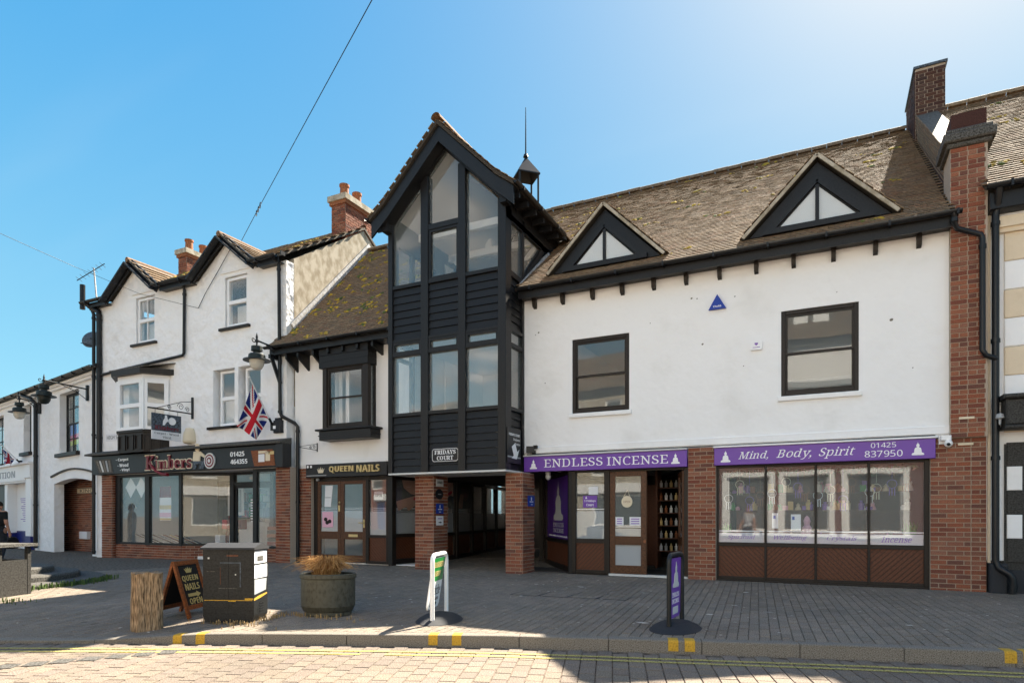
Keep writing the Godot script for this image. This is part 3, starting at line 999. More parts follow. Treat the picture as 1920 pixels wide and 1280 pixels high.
const RA := Vector3(-9.0, 5.88, 0.37)
func court_wing() -> void:
	var b := thing("court_building", "long white rendered two-storey building with mossy tiled roof and two triangular dormers", "building", Vector3(-2, 0, -3))
	var m := wall_open(-5.68, 1.81, 2.45, 5.80, -0.25, 0.0, [[-4.603, -3.414, 3.265, 4.775], [-0.675, 0.53, 3.29, 4.795]])
	part(b, "wall", m, MATS.render)
	m = M.new()
	m.cbox(-5.675, 2.03, 2.495, 2.632, -0.1, 0.035, 0.012)
	part(b, "render_band", m, MATS.render)
	m = M.new()
	m.box(1.56, 1.81, 0, 5.75, -10.5, -0.26); m.box(-9, 1.56, 0, 5.7, -10.7, -10.5); m.box(-9.2, -8.98, 2.2, 5.7, -10.5, -3.4); m.box(-5.9, -5.682, 2.2, 5.75, -10.5, -0.26)
	part(b, "inner_wall", m, MATS.render)
	m = M.new()
	m.box(-8.9, 1.55, 2.30, 2.445, -10.4, -0.02); m.box(-5.6, 1.55, 5.6, 5.7, -10.4, -0.26)
	part(b, "floor_slab", m, MATS.room_white)
	for w in [[-4.603, -3.414, 3.265, 4.775], [-0.675, 0.53, 3.29, 4.795]]:
		var win := window(b, w[0], w[1], w[2], w[3], -0.02, MATS.dark_brown, "sash", 0.07)
		m = M.new()
		m.cbox(w[0] - 0.05, w[1] + 0.05, w[2] - 0.085, w[2] - 0.002, -0.1, 0.06, 0.01)
		part(win, "sill", m, MATS.render)
	# roof
	var u := Vector3.RIGHT
	var v := Vector3(0, 4.42, -5.82).normalized()
	m = M.new()
	var rb := Vector3(-9.0, 5.88 + 4.42, 0.37 - 5.82)
	for side in [0, 1]:
		var e := RA if side == 0 else Vector3(-9.0, 5.88, rb.z - 5.82)
		var n := Vector3(0, 5.82, 4.42).normalized() * 0.06 if side == 0 else Vector3(0, 5.82, -4.42).normalized() * 0.06
		var w := Vector3(10.83, 0, 0)
		if side == 0:
			m.hexa([e - n, e - n + w, e + w, e], [rb - n, rb - n + w, rb + w, rb])
		else:
			m.hexa([e - n + w, e - n, e, e + w], [rb - n + w, rb - n, rb, rb + w])
	var roof := part(b, "roof", m, MATS.underlay)
	var keep := func(s: float, t: float) -> bool:
		var x := -9.0 + s
		var y := 5.88 + t * v.y
		if x < -5.72 and y < 9.36 - absf(x + 7.1) * 1.0 : return false
		if x < -5.66 and y < 7.4: return false
		for xc in [-3.88, -0.10]:
			if absf(x - xc) < 1.16 and y > 6.10 and y < 7.27 - absf(x - xc) * 1.0: return false
		return true
	tiles(roof, RA, u, v, 10.82, 7.30, keep, 300)
	moss(roof, RA, u, v, 10.8, 7.2, 70, keep)
	moss(roof, RA + u * 9.0, u, v, 1.8, 3.2, 34, keep, true, 1.3)
	ridge_row(roof, rb + Vector3(0, 0.0, 0), rb + Vector3(10.75, 0, 0), MATS.tile_3)
	for xc in [-3.88, -0.10]: dormer(b, xc)
	m = M.new()
	m.bar(Vector3(-5.68, 5.755, 0.30), Vector3(1.82, 5.755, 0.30), 0.03, 0.17)
	m.box(-5.675, 1.815, 5.72, 5.735, 0.002, 0.29)
	part(b, "fascia_board", m, MATS.black)
	gutter(b, Vector3(-5.66, 5.87, 0.40), Vector3(1.90, 5.88, 0.40), 0.06)
	for x in [-5.42, -4.79, -4.15, -3.54, -2.92, -2.31, -1.71, -1.08, -0.47, 0.15, 0.77, 1.38]:
		m = M.new()
		m.prism(PackedVector2Array([Vector2(0, 5.52), Vector2(0.09, 5.55), Vector2(0.12, 5.64), Vector2(0.12, 5.715), Vector2(0, 5.715)]), Transform3D(Basis(Vector3(0, 0, 1), Vector3.UP, Vector3(-1, 0, 0)), Vector3(x + 0.035, 0, 0.002)), 0.07)
		part(b, "rafter_end", m, MATS.dark_brown)
	# brick piers of the shop front
	for p in [[-2.28, -1.78, 0.0, 2.46, 0.03], [1.535, 2.07, -0.03, 2.42, 0.03]]:
		m = M.new()
		m.box(p[0], p[1], p[2], p[3], -0.4, p[4] - 0.01)
		var pier := part(b, "pier", m, MATS.mortar)
		bricks(pier, at(p[0], p[2], p[4] - 0.01), p[1] - p[0], p[3] - p[2])
	# shop floor and inner walls of the shop
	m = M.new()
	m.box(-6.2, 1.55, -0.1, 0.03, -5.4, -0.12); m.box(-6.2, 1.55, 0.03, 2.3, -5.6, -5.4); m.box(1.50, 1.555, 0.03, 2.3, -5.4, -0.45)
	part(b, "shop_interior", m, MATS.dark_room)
	# neighbour-side pillar
	m = M.new()
	m.box(1.79, 2.27, 2.42, 6.96, -0.5, 0.11); m.box(2.07, 2.27, -0.03, 2.42, -0.4, 0.02)
	var pil := part(b, "pillar", m, MATS.mortar)
	bricks(pil, at(1.79, 2.42, 0.11), 0.48, 4.54, false, false, "english")
	bricks(pil, at(2.075, -0.03, 0.02), 0.195, 2.45, false, false, "english")
	for q in [[1.74, 2.32, 6.96, 7.03, 0.17], [1.69, 2.37, 7.03, 7.17, 0.22], [1.73, 2.33, 7.17, 7.24, 0.18]]:
		m = M.new()
		m.cbox(q[0], q[1], q[2], q[3], -0.55, q[4], 0.02)
		part(pil, "corbel", m, MATS.stone)
	m = M.new()
	m.box(1.80, 2.26, 7.24, 7.5, -0.4, 0.10)
	var cap := part(pil, "corbel", m, MATS.dark_brick_3)
	m = M.new()      # parapet between the roofs, hung with tiles on its left face
	var pa := [Vector3(2.2, 5.9, -0.2), Vector3(1.84, 5.9, -0.2), Vector3(1.84, 7.0, -0.2), Vector3(2.2, 7.0, -0.2)]
	m.hexa([Vector3(1.84, 5.9, -0.15), Vector3(2.2, 5.9, -0.15), Vector3(2.2, 6.95, -0.15), Vector3(1.84, 6.95, -0.15)], [Vector3(1.84, 8.6, -4.4), Vector3(2.2, 8.6, -4.4), Vector3(2.2, 10.0, -4.4), Vector3(1.84, 10.0, -4.4)])
	var par := part(b, "parapet", m, MATS.dark_brick_3)
	tiles(par, Vector3(1.84, 6.2, -0.15), Vector3(0, 3.05, -4.25).normalized(), Vector3(-0.05, 1, 0).normalized(), 5.2, 0.85, func(s, t): return true, 0)
	m = M.new()
	m.bar(Vector3(2.02, 6.99, -0.15), Vector3(2.02, 10.03, -4.4), 0.40, 0.05)
	part(par, "coping", m, MATS.slate)
	m = M.new()
	m.bar(Vector3(1.80, 6.02, -0.05), Vector3(1.80, 9.4, -4.5), 0.10, 0.05)
	part(par, "flashing", m, MATS.blue_lead)
	# big stack on the ridge
	m = M.new()
	m.box(1.81, 2.36, 8.5, 11.0, -5.9, -4.3)
	var ch := part(b, "chimney", m, MATS.mortar)
	bricks(ch, at(1.81, 9.2, -4.3), 0.55, 1.75, true, false, "flemish")
	bricks(ch, at(1.81, 9.2, -5.9, -PI / 2), 1.6, 1.75, true, false, "flemish")
	m = M.new()
	m.box(1.77, 2.40, 11.0, 11.05, -5.94, -4.26)
	part(ch, "capping", m, MATS.blue_lead)
	drainpipe(b, [Vector3(1.80, 5.86, 0.40), Vector3(1.80, 5.72, 0.36), Vector3(1.86, 5.66, 0.22), Vector3(2.17, 5.52, 0.19), Vector3(2.19, 5.45, 0.19), Vector3(2.19, 3.74, 0.19), Vector3(2.24, 3.66, 0.16), Vector3(2.38, 3.60, 0.12)], 0.04)

# ---------------------------------------------------------------- black timber stair tower
func timber_tower() -> void:
	var b := thing("timber_tower", "tall black timber bay with steep gable and big windows on brick piers", "building", Vector3(-7.1, 0, 0.4))
	var m := M.new()
	for x in [[-8.578, -8.463], [-7.721, -7.531], [-6.793, -6.615], [-5.861, -5.68]]:
		var top := 8.98 - maxf(absf(x[0] + 7.13), absf(x[1] + 7.13)) * 0.98
		m = M.new()
		m.cbox(x[0], x[1], 2.12, top, 0.7, 0.88, 0.008)
		part(b, "post", m, MATS.black)
	var bays := [[-8.463, -7.721], [-7.531, -6.793], [-6.615, -5.861]]
	for k in bays:
		for y in [[3.34, 3.415], [4.645, 4.715], [4.95, 5.01], [6.12, 6.2]]:
			m = M.new()
			m.cbox(k[0], k[1], y[0], y[1], 0.72, 0.868, 0.006)
			part(b, "rail", m, MATS.black)
	m = M.new()
	m.cbox(-7.531, -6.793, 7.25, 7.37, 0.72, 0.868, 0.006)
	part(b, "rail", m, MATS.black)
	for i in 3:
		var k: Array = bays[i]
		for y in [[2.12, 3.34, 8], [5.01, 6.12, 7]]:
			var h: float = (y[1] - y[0]) / y[2]
			for j in y[2]:
				m = M.new()
				var lo: float = y[0] + j * h
				m.hexa([Vector3(k[0], lo, 0.845), Vector3(k[1], lo, 0.845), Vector3(k[1], lo + h - 0.006, 0.822), Vector3(k[0], lo + h - 0.006, 0.822)], [Vector3(k[0], lo, 0.79), Vector3(k[1], lo, 0.79), Vector3(k[1], lo + h - 0.006, 0.79), Vector3(k[0], lo + h - 0.006, 0.79)])
				part(b, "board", m, MATS.black_board)
		# glazing: tall light, small top light with its own frame
		m = M.new()
		m.box(k[0], k[0] + 0.05, 4.715, 4.95, 0.74, 0.86); m.box(k[1] - 0.05, k[1], 4.715, 4.95, 0.74, 0.86); m.box(k[0] + 0.05, k[1] - 0.05, 4.715, 4.755, 0.74, 0.859); m.box(k[0] + 0.05, k[1] - 0.05, 4.90, 4.95, 0.74, 0.859)
		part(b, "casement", m, MATS.black)
		pane(b, Vector3(k[0], 0, 0.80), Vector3(k[1], 0, 0.80), 3.41, 4.65, 4)
		pane(b, Vector3(k[0], 0, 0.81), Vector3(k[1], 0, 0.81), 4.74, 4.92, 4)
	for q in [[Vector2(-8.463, 6.2), Vector2(-7.721, 6.2), Vector2(-7.721, 8.28), Vector2(-8.463, 7.56)], [Vector2(-7.531, 7.37), Vector2(-6.793, 7.37), Vector2(-6.793, 8.52), Vector2(-7.13, 8.86), Vector2(-7.531, 8.46)], [Vector2(-7.531, 6.2), Vector2(-6.793, 6.2), Vector2(-6.793, 7.25), Vector2(-7.531, 7.25)], [Vector2(-6.615, 6.2), Vector2(-5.861, 6.2), Vector2(-5.861, 7.56), Vector2(-6.615, 8.30)]]:
		var ring := []
		for z in q: ring.append(Vector3(z.x, z.y, 0.80))
		glaze(b, ring)
	m = M.new()
	m.box(-7.531, -7.48, 6.2, 7.25, 0.74, 0.85); m.box(-6.845, -6.793, 6.2, 7.25, 0.74, 0.85); m.box(-7.48, -6.845, 6.2, 6.25, 0.74, 0.849); m.box(-7.48, -6.845, 7.2, 7.25, 0.74, 0.849)
	part(b, "casement", m, MATS.black)
	for s in [-1, 1]:      # raking rails over the glazing
		m = M.new()
		m.bar(Vector3(-7.13 + s * 1.47, 7.52, 0.80), Vector3(-7.13, 8.96, 0.80), 0.15, 0.16, Vector3.BACK)
		part(b, "raking_rail", m, MATS.black)
	# sides, the same on the left and on the right
	for s in [1, -1]:
		var x := -5.68 if s > 0 else -8.578
		m = M.new()
		m.box(minf(x, x - s * 0.1), maxf(x, x - s * 0.1), 2.12, 7.4, 0.0, 0.09)
		m.box(minf(x, x - s * 0.1), maxf(x, x - s * 0.1), 2.12, 7.4, 0.62, 0.70)
		for y in [[3.34, 3.41], [4.64, 4.715], [4.95, 5.02], [6.06, 6.17]]:
			m.box(minf(x - s * 0.005, x - s * 0.1), maxf(x - s * 0.005, x - s * 0.1), y[0], y[1], 0.09, 0.62)
		m.bar(Vector3(x - s * 0.05, 7.24, 0.7), Vector3(x - s * 0.05, 7.24, -1.5), 0.1, 0.12)
		m.bar(Vector3(x - s * 0.05, 6.12, 0.0), Vector3(x - s * 0.05, 7.22, -1.05), 0.1, 0.14)
		part(b, "side_frame", m, MATS.black)
		for y in [[2.12, 3.34, 8], [5.02, 6.06, 7]]:
			var h: float = (y[1] - y[0]) / y[2]
			for j in y[2]:
				m = M.new()
				var lo: float = y[0] + j * h
				var f := [Vector3(x - s * 0.035, lo, 0.62), Vector3(x - s * 0.035, lo, 0.09), Vector3(x - s * 0.058, lo + h - 0.006, 0.09), Vector3(x - s * 0.058, lo + h - 0.006, 0.62)]
				var k := []
				for p in f: k.append(Vector3(x - s * 0.09, p.y, p.z))
				if s < 0: m.hexa([f[1], f[0], f[3], f[2]], [k[1], k[0], k[3], k[2]])
				else: m.hexa(f, k)
				part(b, "board", m, MATS.black_board)
		pane(b, Vector3(x - s * 0.06, 0, 0.62), Vector3(x - s * 0.06, 0, 0.09), 3.41, 4.65)
		pane(b, Vector3(x - s * 0.055, 0, 0.62), Vector3(x - s * 0.055, 0, 0.09), 4.715, 4.95)
		pane(b, Vector3(x - s * 0.06, 0, 0.62), Vector3(x - s * 0.06, 0, 0.09), 6.16, 7.19)
		glaze(b, [Vector3(x - s * 0.06, 6.25, 0.0), Vector3(x - s * 0.06, 7.19, -0.92), Vector3(x - s * 0.06, 7.19, 0.0)])
		m = M.new()
		m.bar(Vector3(x + s * 0.012, 5.99, 0.2), Vector3(x + s * 0.012, 7.18, -1.28), 0.05, 0.10)
		part(b, "flashing", m, MATS.lead)
	# soffit, floors and the white room inside
	m = M.new()
	m.box(-8.575, -5.685, 2.08, 2.118, -0.3, 0.87)
	part(b, "soffit", m, MATS.silver)
	m = M.new()
	m.box(-8.46, -5.80, 2.13, 2.3, -3.2, 0.70); m.box(-8.46, -5.80, 5.05, 5.9, -3.2, 0.69)
	m.prism(PackedVector2Array([Vector2(-8.46, 2.3), Vector2(-5.80, 2.3), Vector2(-5.80, 7.75), Vector2(-7.1, 9.05), Vector2(-8.46, 7.75)]), at(0, 0, -3.3), 0.1)
	part(b, "inner_wall", m, MATS.room_white)
	for s in [-1, 1]:
		m = M.new()
		var e := Vector3(-7.1 + s * 1.50, 7.62, 0)
		var r := Vector3(-7.1, 9.14, 0)
		m.quad(e + Vector3(0, 0, 0.7), e + Vector3(0, 0, -3.2), r + Vector3(0, 0, -3.2), r + Vector3(0, 0, 0.7))
		part(b, "ceiling", m, MATS.room_white)
		m = M.new()
		m.box(-7.1 + s * 1.38 - 0.02, -7.1 + s * 1.38 + 0.02, 2.3, 7.45, -3.2, -1.3)
		part(b, "inner_wall", m, MATS.room_white)
	m = M.new()
	for z in [-0.1, -1.4]: m.box(-8.4, -5.8, 7.52, 7.68, z - 0.06, z + 0.06)
	for s in [-1, 1]: m.bar(Vector3(-7.1 + s * 0.25, 6.6, -1.4), Vector3(-7.1 + s * 1.2, 7.6, -1.4), 0.12, 0.12)
	m.box(-7.95, -7.75, 5.9, 8.4, -2.6, -2.4)
	part(b, "beam", m, MATS.white)
	# roof
	var prof := [Vector2(0, 9.30), Vector2(1.30, 7.99), Vector2(1.75, 7.64)]
	m = M.new()
	for s in [-1, 1]:
		for i in 2:
			var p: Vector2 = prof[i]
			var q: Vector2 = prof[i + 1]
			var f := [Vector3(-7.1 + s * q.x, q.y - 0.07, 1.2), Vector3(-7.1 + s * q.x, q.y, 1.2), Vector3(-7.1 + s * p.x, p.y, 1.2), Vector3(-7.1 + s * p.x, p.y - 0.09, 1.2)]
			if s < 0: f = [f[1], f[0], f[3], f[2]]
			var k := []
			var deep := -1.6 if i == 1 else -4.6
			for z in f: k.append(Vector3(z.x, z.y, deep))
			m.hexa(f, k)
	var roof := part(b, "roof", m, MATS.underlay)
	for s in [-1, 1]:
		for i in 2:
			var q := Vector3(-7.1 + s * prof[i + 1].x, prof[i + 1].y, 1.22)
			var p := Vector3(-7.1 + s * prof[i].x, prof[i].y, 1.22)
			var dep := 5.7
			var vv := (p - q).normalized()
			var cut := func(ss: float, tt: float) -> bool:
				var zz := 1.22 - ss if s > 0 else 1.22 - dep + ss
				return q.y + tt * vv.y > 5.88 + 0.7595 * (0.37 - zz) - 0.05
			tiles(roof, q if s > 0 else q - Vector3(0, 0, dep), Vector3(0, 0, -s), vv, dep, (p - q).length(), cut, 90 if s > 0 else 40, 0.1, 0.168, 4.0)
	ridge_row(roof, Vector3(-7.1, 9.30, 1.25), Vector3(-7.1, 9.30, -4.0), MATS.tile_7, 0.11)
	for s in [-1, 1]:      # boards under the eaves
		m = M.new()
		var sx: float = -7.1 + s * 1.40
		m.hexa([Vector3(sx - 0.02, 7.16, 0.86), Vector3(sx + 0.02, 7.16, 0.86), Vector3(sx + 0.02, 7.86, 0.86), Vector3(sx - 0.02, 7.86, 0.86)], [Vector3(sx - 0.02, 7.16, -1.9), Vector3(sx + 0.02, 7.16, -1.9), Vector3(sx + 0.02, 7.86, -1.9), Vector3(sx - 0.02, 7.86, -1.9)])
		part(b, "eave_wall", m, MATS.black)
		m = M.new()
		m.bar(Vector3(-7.1 + s * 1.62, 7.56, 1.1), Vector3(-7.1 + s * 1.62, 7.56, -1.5), 0.24, 0.02)
		for z in [0.9, 0.5, 0.1, -0.3, -0.7, -1.1]: m.box(-7.1 + s * 1.6 - 0.14, -7.1 + s * 1.6 + 0.14, 7.44, 7.545, z - 0.03, z + 0.03)
		part(b, "eave_boards", m, MATS.black)
	for s in [-1, 1]:
		gutter(b, Vector3(-7.1 + s * 1.80, 7.63, 1.22), Vector3(-7.1 + s * 1.80, 7.60, -1.35), 0.055)
		m = M.new()      # barge board with a flared foot
		var poly := PackedVector2Array([Vector2(0, 9.20), Vector2(s * 1.30, 7.89), Vector2(s * 1.72, 7.57), Vector2(s * 1.72, 7.22), Vector2(s * 1.28, 7.60), Vector2(0, 8.88)])
		m.prism(poly, at(-7.1, 0, 1.10), 0.045)
		part(b, "barge_board", m, MATS.black)
		m = M.new()      # gable end plate behind it
		m.prism(PackedVector2Array([Vector2(0, 9.16), Vector2(s * 1.45, 7.74), Vector2(s * 1.45, 7.45), Vector2(0, 8.9)]), at(-7.1, 0, 0.86), 0.24)
		m.box(-7.1 + s * 1.44 - 0.07, -7.1 + s * 1.44 + 0.07, 7.36, 7.6, 0.84, 1.05)
		part(b, "gable_plate", m, MATS.black)
	# brick piers
	for p in [[-8.16, -7.68], [-5.90, -5.52]]:
		m = M.new()
		m.box(p[0], p[1], -0.03, 2.08, -0.14, 0.44)
		var pier := part(b, "pier", m, MATS.mortar)
		bricks(pier, at(p[0], -0.02, 0.44), p[1] - p[0], 2.09)
		bricks(pier, at(p[1], -0.02, 0.44, PI / 2), 0.58, 2.09)
	# lantern on the roof behind
	var c := thing("cupola", "small black roof lantern with pointed finial behind the timber gable", "cupola", Vector3(-7.05, 9.0, -3.0))
	m = M.new()
	var cx := -7.05
	var cz := -3.0
	for q in [[-1, 0], [1, 0], [0, -1], [0, 1]]:
		m.tube([Vector3(cx + q[0] * 0.36, 8.9, cz + q[1] * 0.36), Vector3(cx + q[0] * 0.36, 10.12, cz + q[1] * 0.36)], 0.028, 8)
	part(c, "post", m, MATS.iron)
	m = M.new()
	var ap := Vector3(cx, 10.66, cz)
	var ring := [Vector3(cx + 0.42, 10.13, cz), Vector3(cx, 10.13, cz + 0.42), Vector3(cx - 0.42, 10.13, cz), Vector3(cx, 10.13, cz - 0.42)]
	for i in 4:
		var q0: Vector3 = ring[i]
		var q1: Vector3 = ring[(i + 1) % 4]
		m.tri(q1, q0, ap); m.tri(q0 - Vector3(0, 0.03, 0), q1 - Vector3(0, 0.03, 0), ap - Vector3(0, 0.03, 0))
		m.quad(q0 - Vector3(0, 0.03, 0), q0, q1, q1 - Vector3(0, 0.03, 0))
	part(c, "cap", m, MATS.iron)
	m = M.new()
	m.tube([Vector3(cx, 10.6, cz), Vector3(cx, 11.4, cz), Vector3(cx, 11.95, cz)], 0.022, 8, 0.009)
	m.lathe([Vector2(0, 10.62), Vector2(0.07, 10.64), Vector2(0.05, 10.71), Vector2(0, 10.72)], at(cx, 0, cz), 12)
	part(c, "finial", m, MATS.iron)

# ---------------------------------------------------------------- left wing with the nail salon
func salon_wing() -> void:
	var b := thing("salon_building", "low white rendered wing with steep yellow-mossed tiled roof and black oriel window", "building", Vector3(-10.4, 0, -2))
	var m := wall_open(-12.2, -8.58, 2.38, 5.30, -0.25, 0.0, [[-10.85, -9.76, 3.33, 4.78]])
	part(b, "wall", m, MATS.render)
	m = M.new()
	m.cbox(-12.15, -8.6, 2.44, 2.56, -0.1, 0.02, 0.01)
	part(b, "render_band", m, MATS.render)
	m = M.new()
	m.box(-12.19, -9.9, -0.1, 2.3, -6.4, -6.2); m.box(-12.19, -8.9, 2.3, 5.3, -6.4, -6.2); m.box(-8.85, -8.6, 2.3, 5.9, -6.2, -0.26); m.box(-12.19, -12.0, 0, 5.3, -6.2, -0.26)
	part(b, "inner_wall", m, MATS.render)
	m = M.new()
	m.box(-11.98, -8.62, 2.25, 2.37, -6.2, -0.02); m.box(-11.98, -8.86, 5.2, 5.28, -6.2, -0.26)
	part(b, "floor_slab", m, MATS.room_white)
	var a := Vector3(-12.66, 5.44, 0.52)
	var v := Vector3(0, 3.62, -3.47).normalized()
	m = M.new()
	var top := Vector3(-12.30, 9.06, -2.95)
	var n := Vector3(0, 3.47, 3.62).normalized() * 0.06
	m.hexa([a + Vector3(0.02, 0, 0) - n, Vector3(-8.55, 5.44, 0.52) - n, Vector3(-8.55, 5.44, 0.52), a + Vector3(0.02, 0, 0)], [top - n, Vector3(-8.55, 9.06, -2.95) - n, Vector3(-8.55, 9.06, -2.95), top])
	m.quad(Vector3(-8.55, 5.4, -6.6), Vector3(-12.2, 5.4, -6.6), top, Vector3(-8.55, 9.06, -2.95))
	var roof := part(b, "roof", m, MATS.underlay)
	var keep := func(s: float, t: float) -> bool: return s > minf(t / 0.75, 1.0) * 0.34
	tiles(roof, a, Vector3.RIGHT, v, 4.08, 4.95, keep, 300)
	moss(roof, a, Vector3.RIGHT, v, 4.0, 4.95, 105, keep, false, 1.15)
	ridge_row(roof, top + Vector3(0, 0.0, 0), Vector3(-8.7, 9.06, -2.95), MATS.tile_3, 0.12)
	m = M.new()
	m.bar(Vector3(-12.20, 6.0, 0.06), Vector3(-12.20, 9.22, -3.02), 0.045, 0.26)
	part(b, "flashing", m, MATS.lead)
	m = M.new()
	m.bar(Vector3(-12.6, 5.32, 0.45), Vector3(-8.58, 5.32, 0.45), 0.03, 0.15); m.box(-12.55, -8.6, 5.25, 5.27, 0.002, 0.44)
	part(b, "fascia_board", m, MATS.black)
	gutter(b, Vector3(-12.68, 5.44, 0.56), Vector3(-8.58, 5.44, 0.56), 0.06)
	for x in [-12.1, -11.72, -11.22, -10.75, -10.3, -9.85, -9.4, -8.95]:
		m = M.new()
		m.prism(PackedVector2Array([Vector2(0, 4.86 if x < -11 else 5.0), Vector2(0.40, 5.13), Vector2(0.40, 5.245), Vector2(0, 5.245)]), Transform3D(Basis(Vector3(0, 0, 1), Vector3.UP, Vector3(-1, 0, 0)), Vector3(x + 0.03, 0, 0.002)), 0.06)
		part(b, "rafter_end", m, MATS.black)
	# curved brace under the left corner of the roof
	m = M.new()
	m.bar(Vector3(-12.42, 4.55, 0.28), Vector3(-12.5, 5.24, 0.52), 0.06, 0.08); m.bar(Vector3(-12.5, 5.2, 0.25), Vector3(-12.5, 5.2, 0.56), 0.08, 0.1)
	part(b, "brace", m, MATS.black)
	# oriel
	m = M.new()
	m.cbox(-11.0, -10.87, 3.29, 4.80, -0.02, 0.30, 0.006); m.cbox(-9.755, -9.60, 3.29, 4.80, 0.18, 0.30, 0.006); m.box(-9.70, -9.60, 3.29, 4.8, 0.0, 0.05)
	m.box(-10.87, -9.755, 3.29, 3.335, 0.0, 0.299); m.box(-10.87, -9.755, 4.76, 4.80, 0.0, 0.299)
	var o := part(b, "oriel", m, MATS.dark_brown)
	window(b, -10.87, -9.755, 3.335, 4.76, 0.27, MATS.dark_brown, "sash", 0.05)
	pane(o, Vector3(-9.63, 0, 0.18), Vector3(-9.63, 0, 0.05), 3.33, 4.76)
	for i in 4:
		m = M.new()
		var y := 4.78 + i * 0.155
		m.box(-11.08, -9.58, y, y + 0.147, 0.0, 0.335 - (0.012 if i % 2 else 0.0))
		part(o, "board", m, MATS.black_board)
	m = M.new()
	m.cbox(-11.12, -9.40, 3.245, 3.29, -0.0, 0.44, 0.01); m.cbox(-11.04, -9.47, 3.02, 3.244, 0.0, 0.38, 0.01); m.box(-11.06, -9.45, 3.12, 3.14, 0.01, 0.39)
	part(o, "sill", m, MATS.black)
	m = M.new()      # room behind the oriel
	m.box(-11.95, -8.9, 2.38, 2.42, -3.0, -0.27); m.box(-11.95, -8.9, 2.42, 5.2, -3.05, -3.0)
	part(b, "inner_wall", m, MATS.room_white)
	m = M.new()
	for k in 2: m.box(-10.80 + k * 0.22, -10.70 + k * 0.22, 3.3, 4.75, -0.1, -0.06)
	part(b, "curtain", m, MATS.room_white)
	m = M.new()
	m.box(-12.05, -11.66, -0.02, 2.40, -0.5, -0.01)
	var pier := part(b, "pier", m, MATS.mortar)
	bricks(pier, at(-12.05, -0.02, -0.01), 0.39, 2.42)
	drainpipe(b, [Vector3(-12.39, 7.66, 0.55), Vector3(-12.39, 7.55, 0.36), Vector3(-12.39, 3.82, 0.32), Vector3(-12.36, 3.72, 0.30), Vector3(-12.08, 3.55, 0.14), Vector3(-12.02, 3.46, 0.09), Vector3(-12.02, 0.0, 0.09)], 0.045)

# ---------------------------------------------------------------- white terrace house with two gables
func gable_roof(parent: Node3D, xc: float, apex: float, half: float, eave: float, zf: float, zb: float) -> void:
	for s in [-1, 1]:
		var e := Vector3(xc + s * half, eave, zf)
		var r := Vector3(xc, apex, zf)
		var off := Vector3(s * 0.6, 0.75, 0).normalized() * 0.05
		var m := M.new()
		var f := [e, e + off, r + off, r] if s > 0 else [e + off, e, r, r + off]
		var k := []
		for p in f: k.append(p + Vector3(0, 0, zb - zf))
		m.hexa(f, k)
		var o := part(parent, "gable_roof", m, MATS.slate)
		var vv := (r - e).normalized()
		var dep := zf - zb
		tiles(o, e + off + (Vector3.ZERO if s > 0 else Vector3(0, 0, -dep)), Vector3(0, 0, -s), vv, dep, (r - e).length(), func(ss, tt): return true, 0, 0.2, 0.26)
		m = M.new()
		m.bar(e + Vector3(s * -0.02, -0.07, 0.03), r + Vector3(0, -0.09, 0.03), 0.045, 0.19, Vector3.BACK)
		m.bar(e + Vector3(s * 0.02, -0.02, -0.10), r + Vector3(0, -0.05, -0.10), 0.24, 0.05, Vector3.BACK)
		part(o, "barge_board", m, MATS.black)
	var m2 := M.new()
	m2.tube([Vector3(xc, apex + 0.02, zf + 0.03), Vector3(xc, apex + 0.02, zb)], 0.075, 10)
	part(parent, "ridge_tiles", m2, MATS.tile_7)

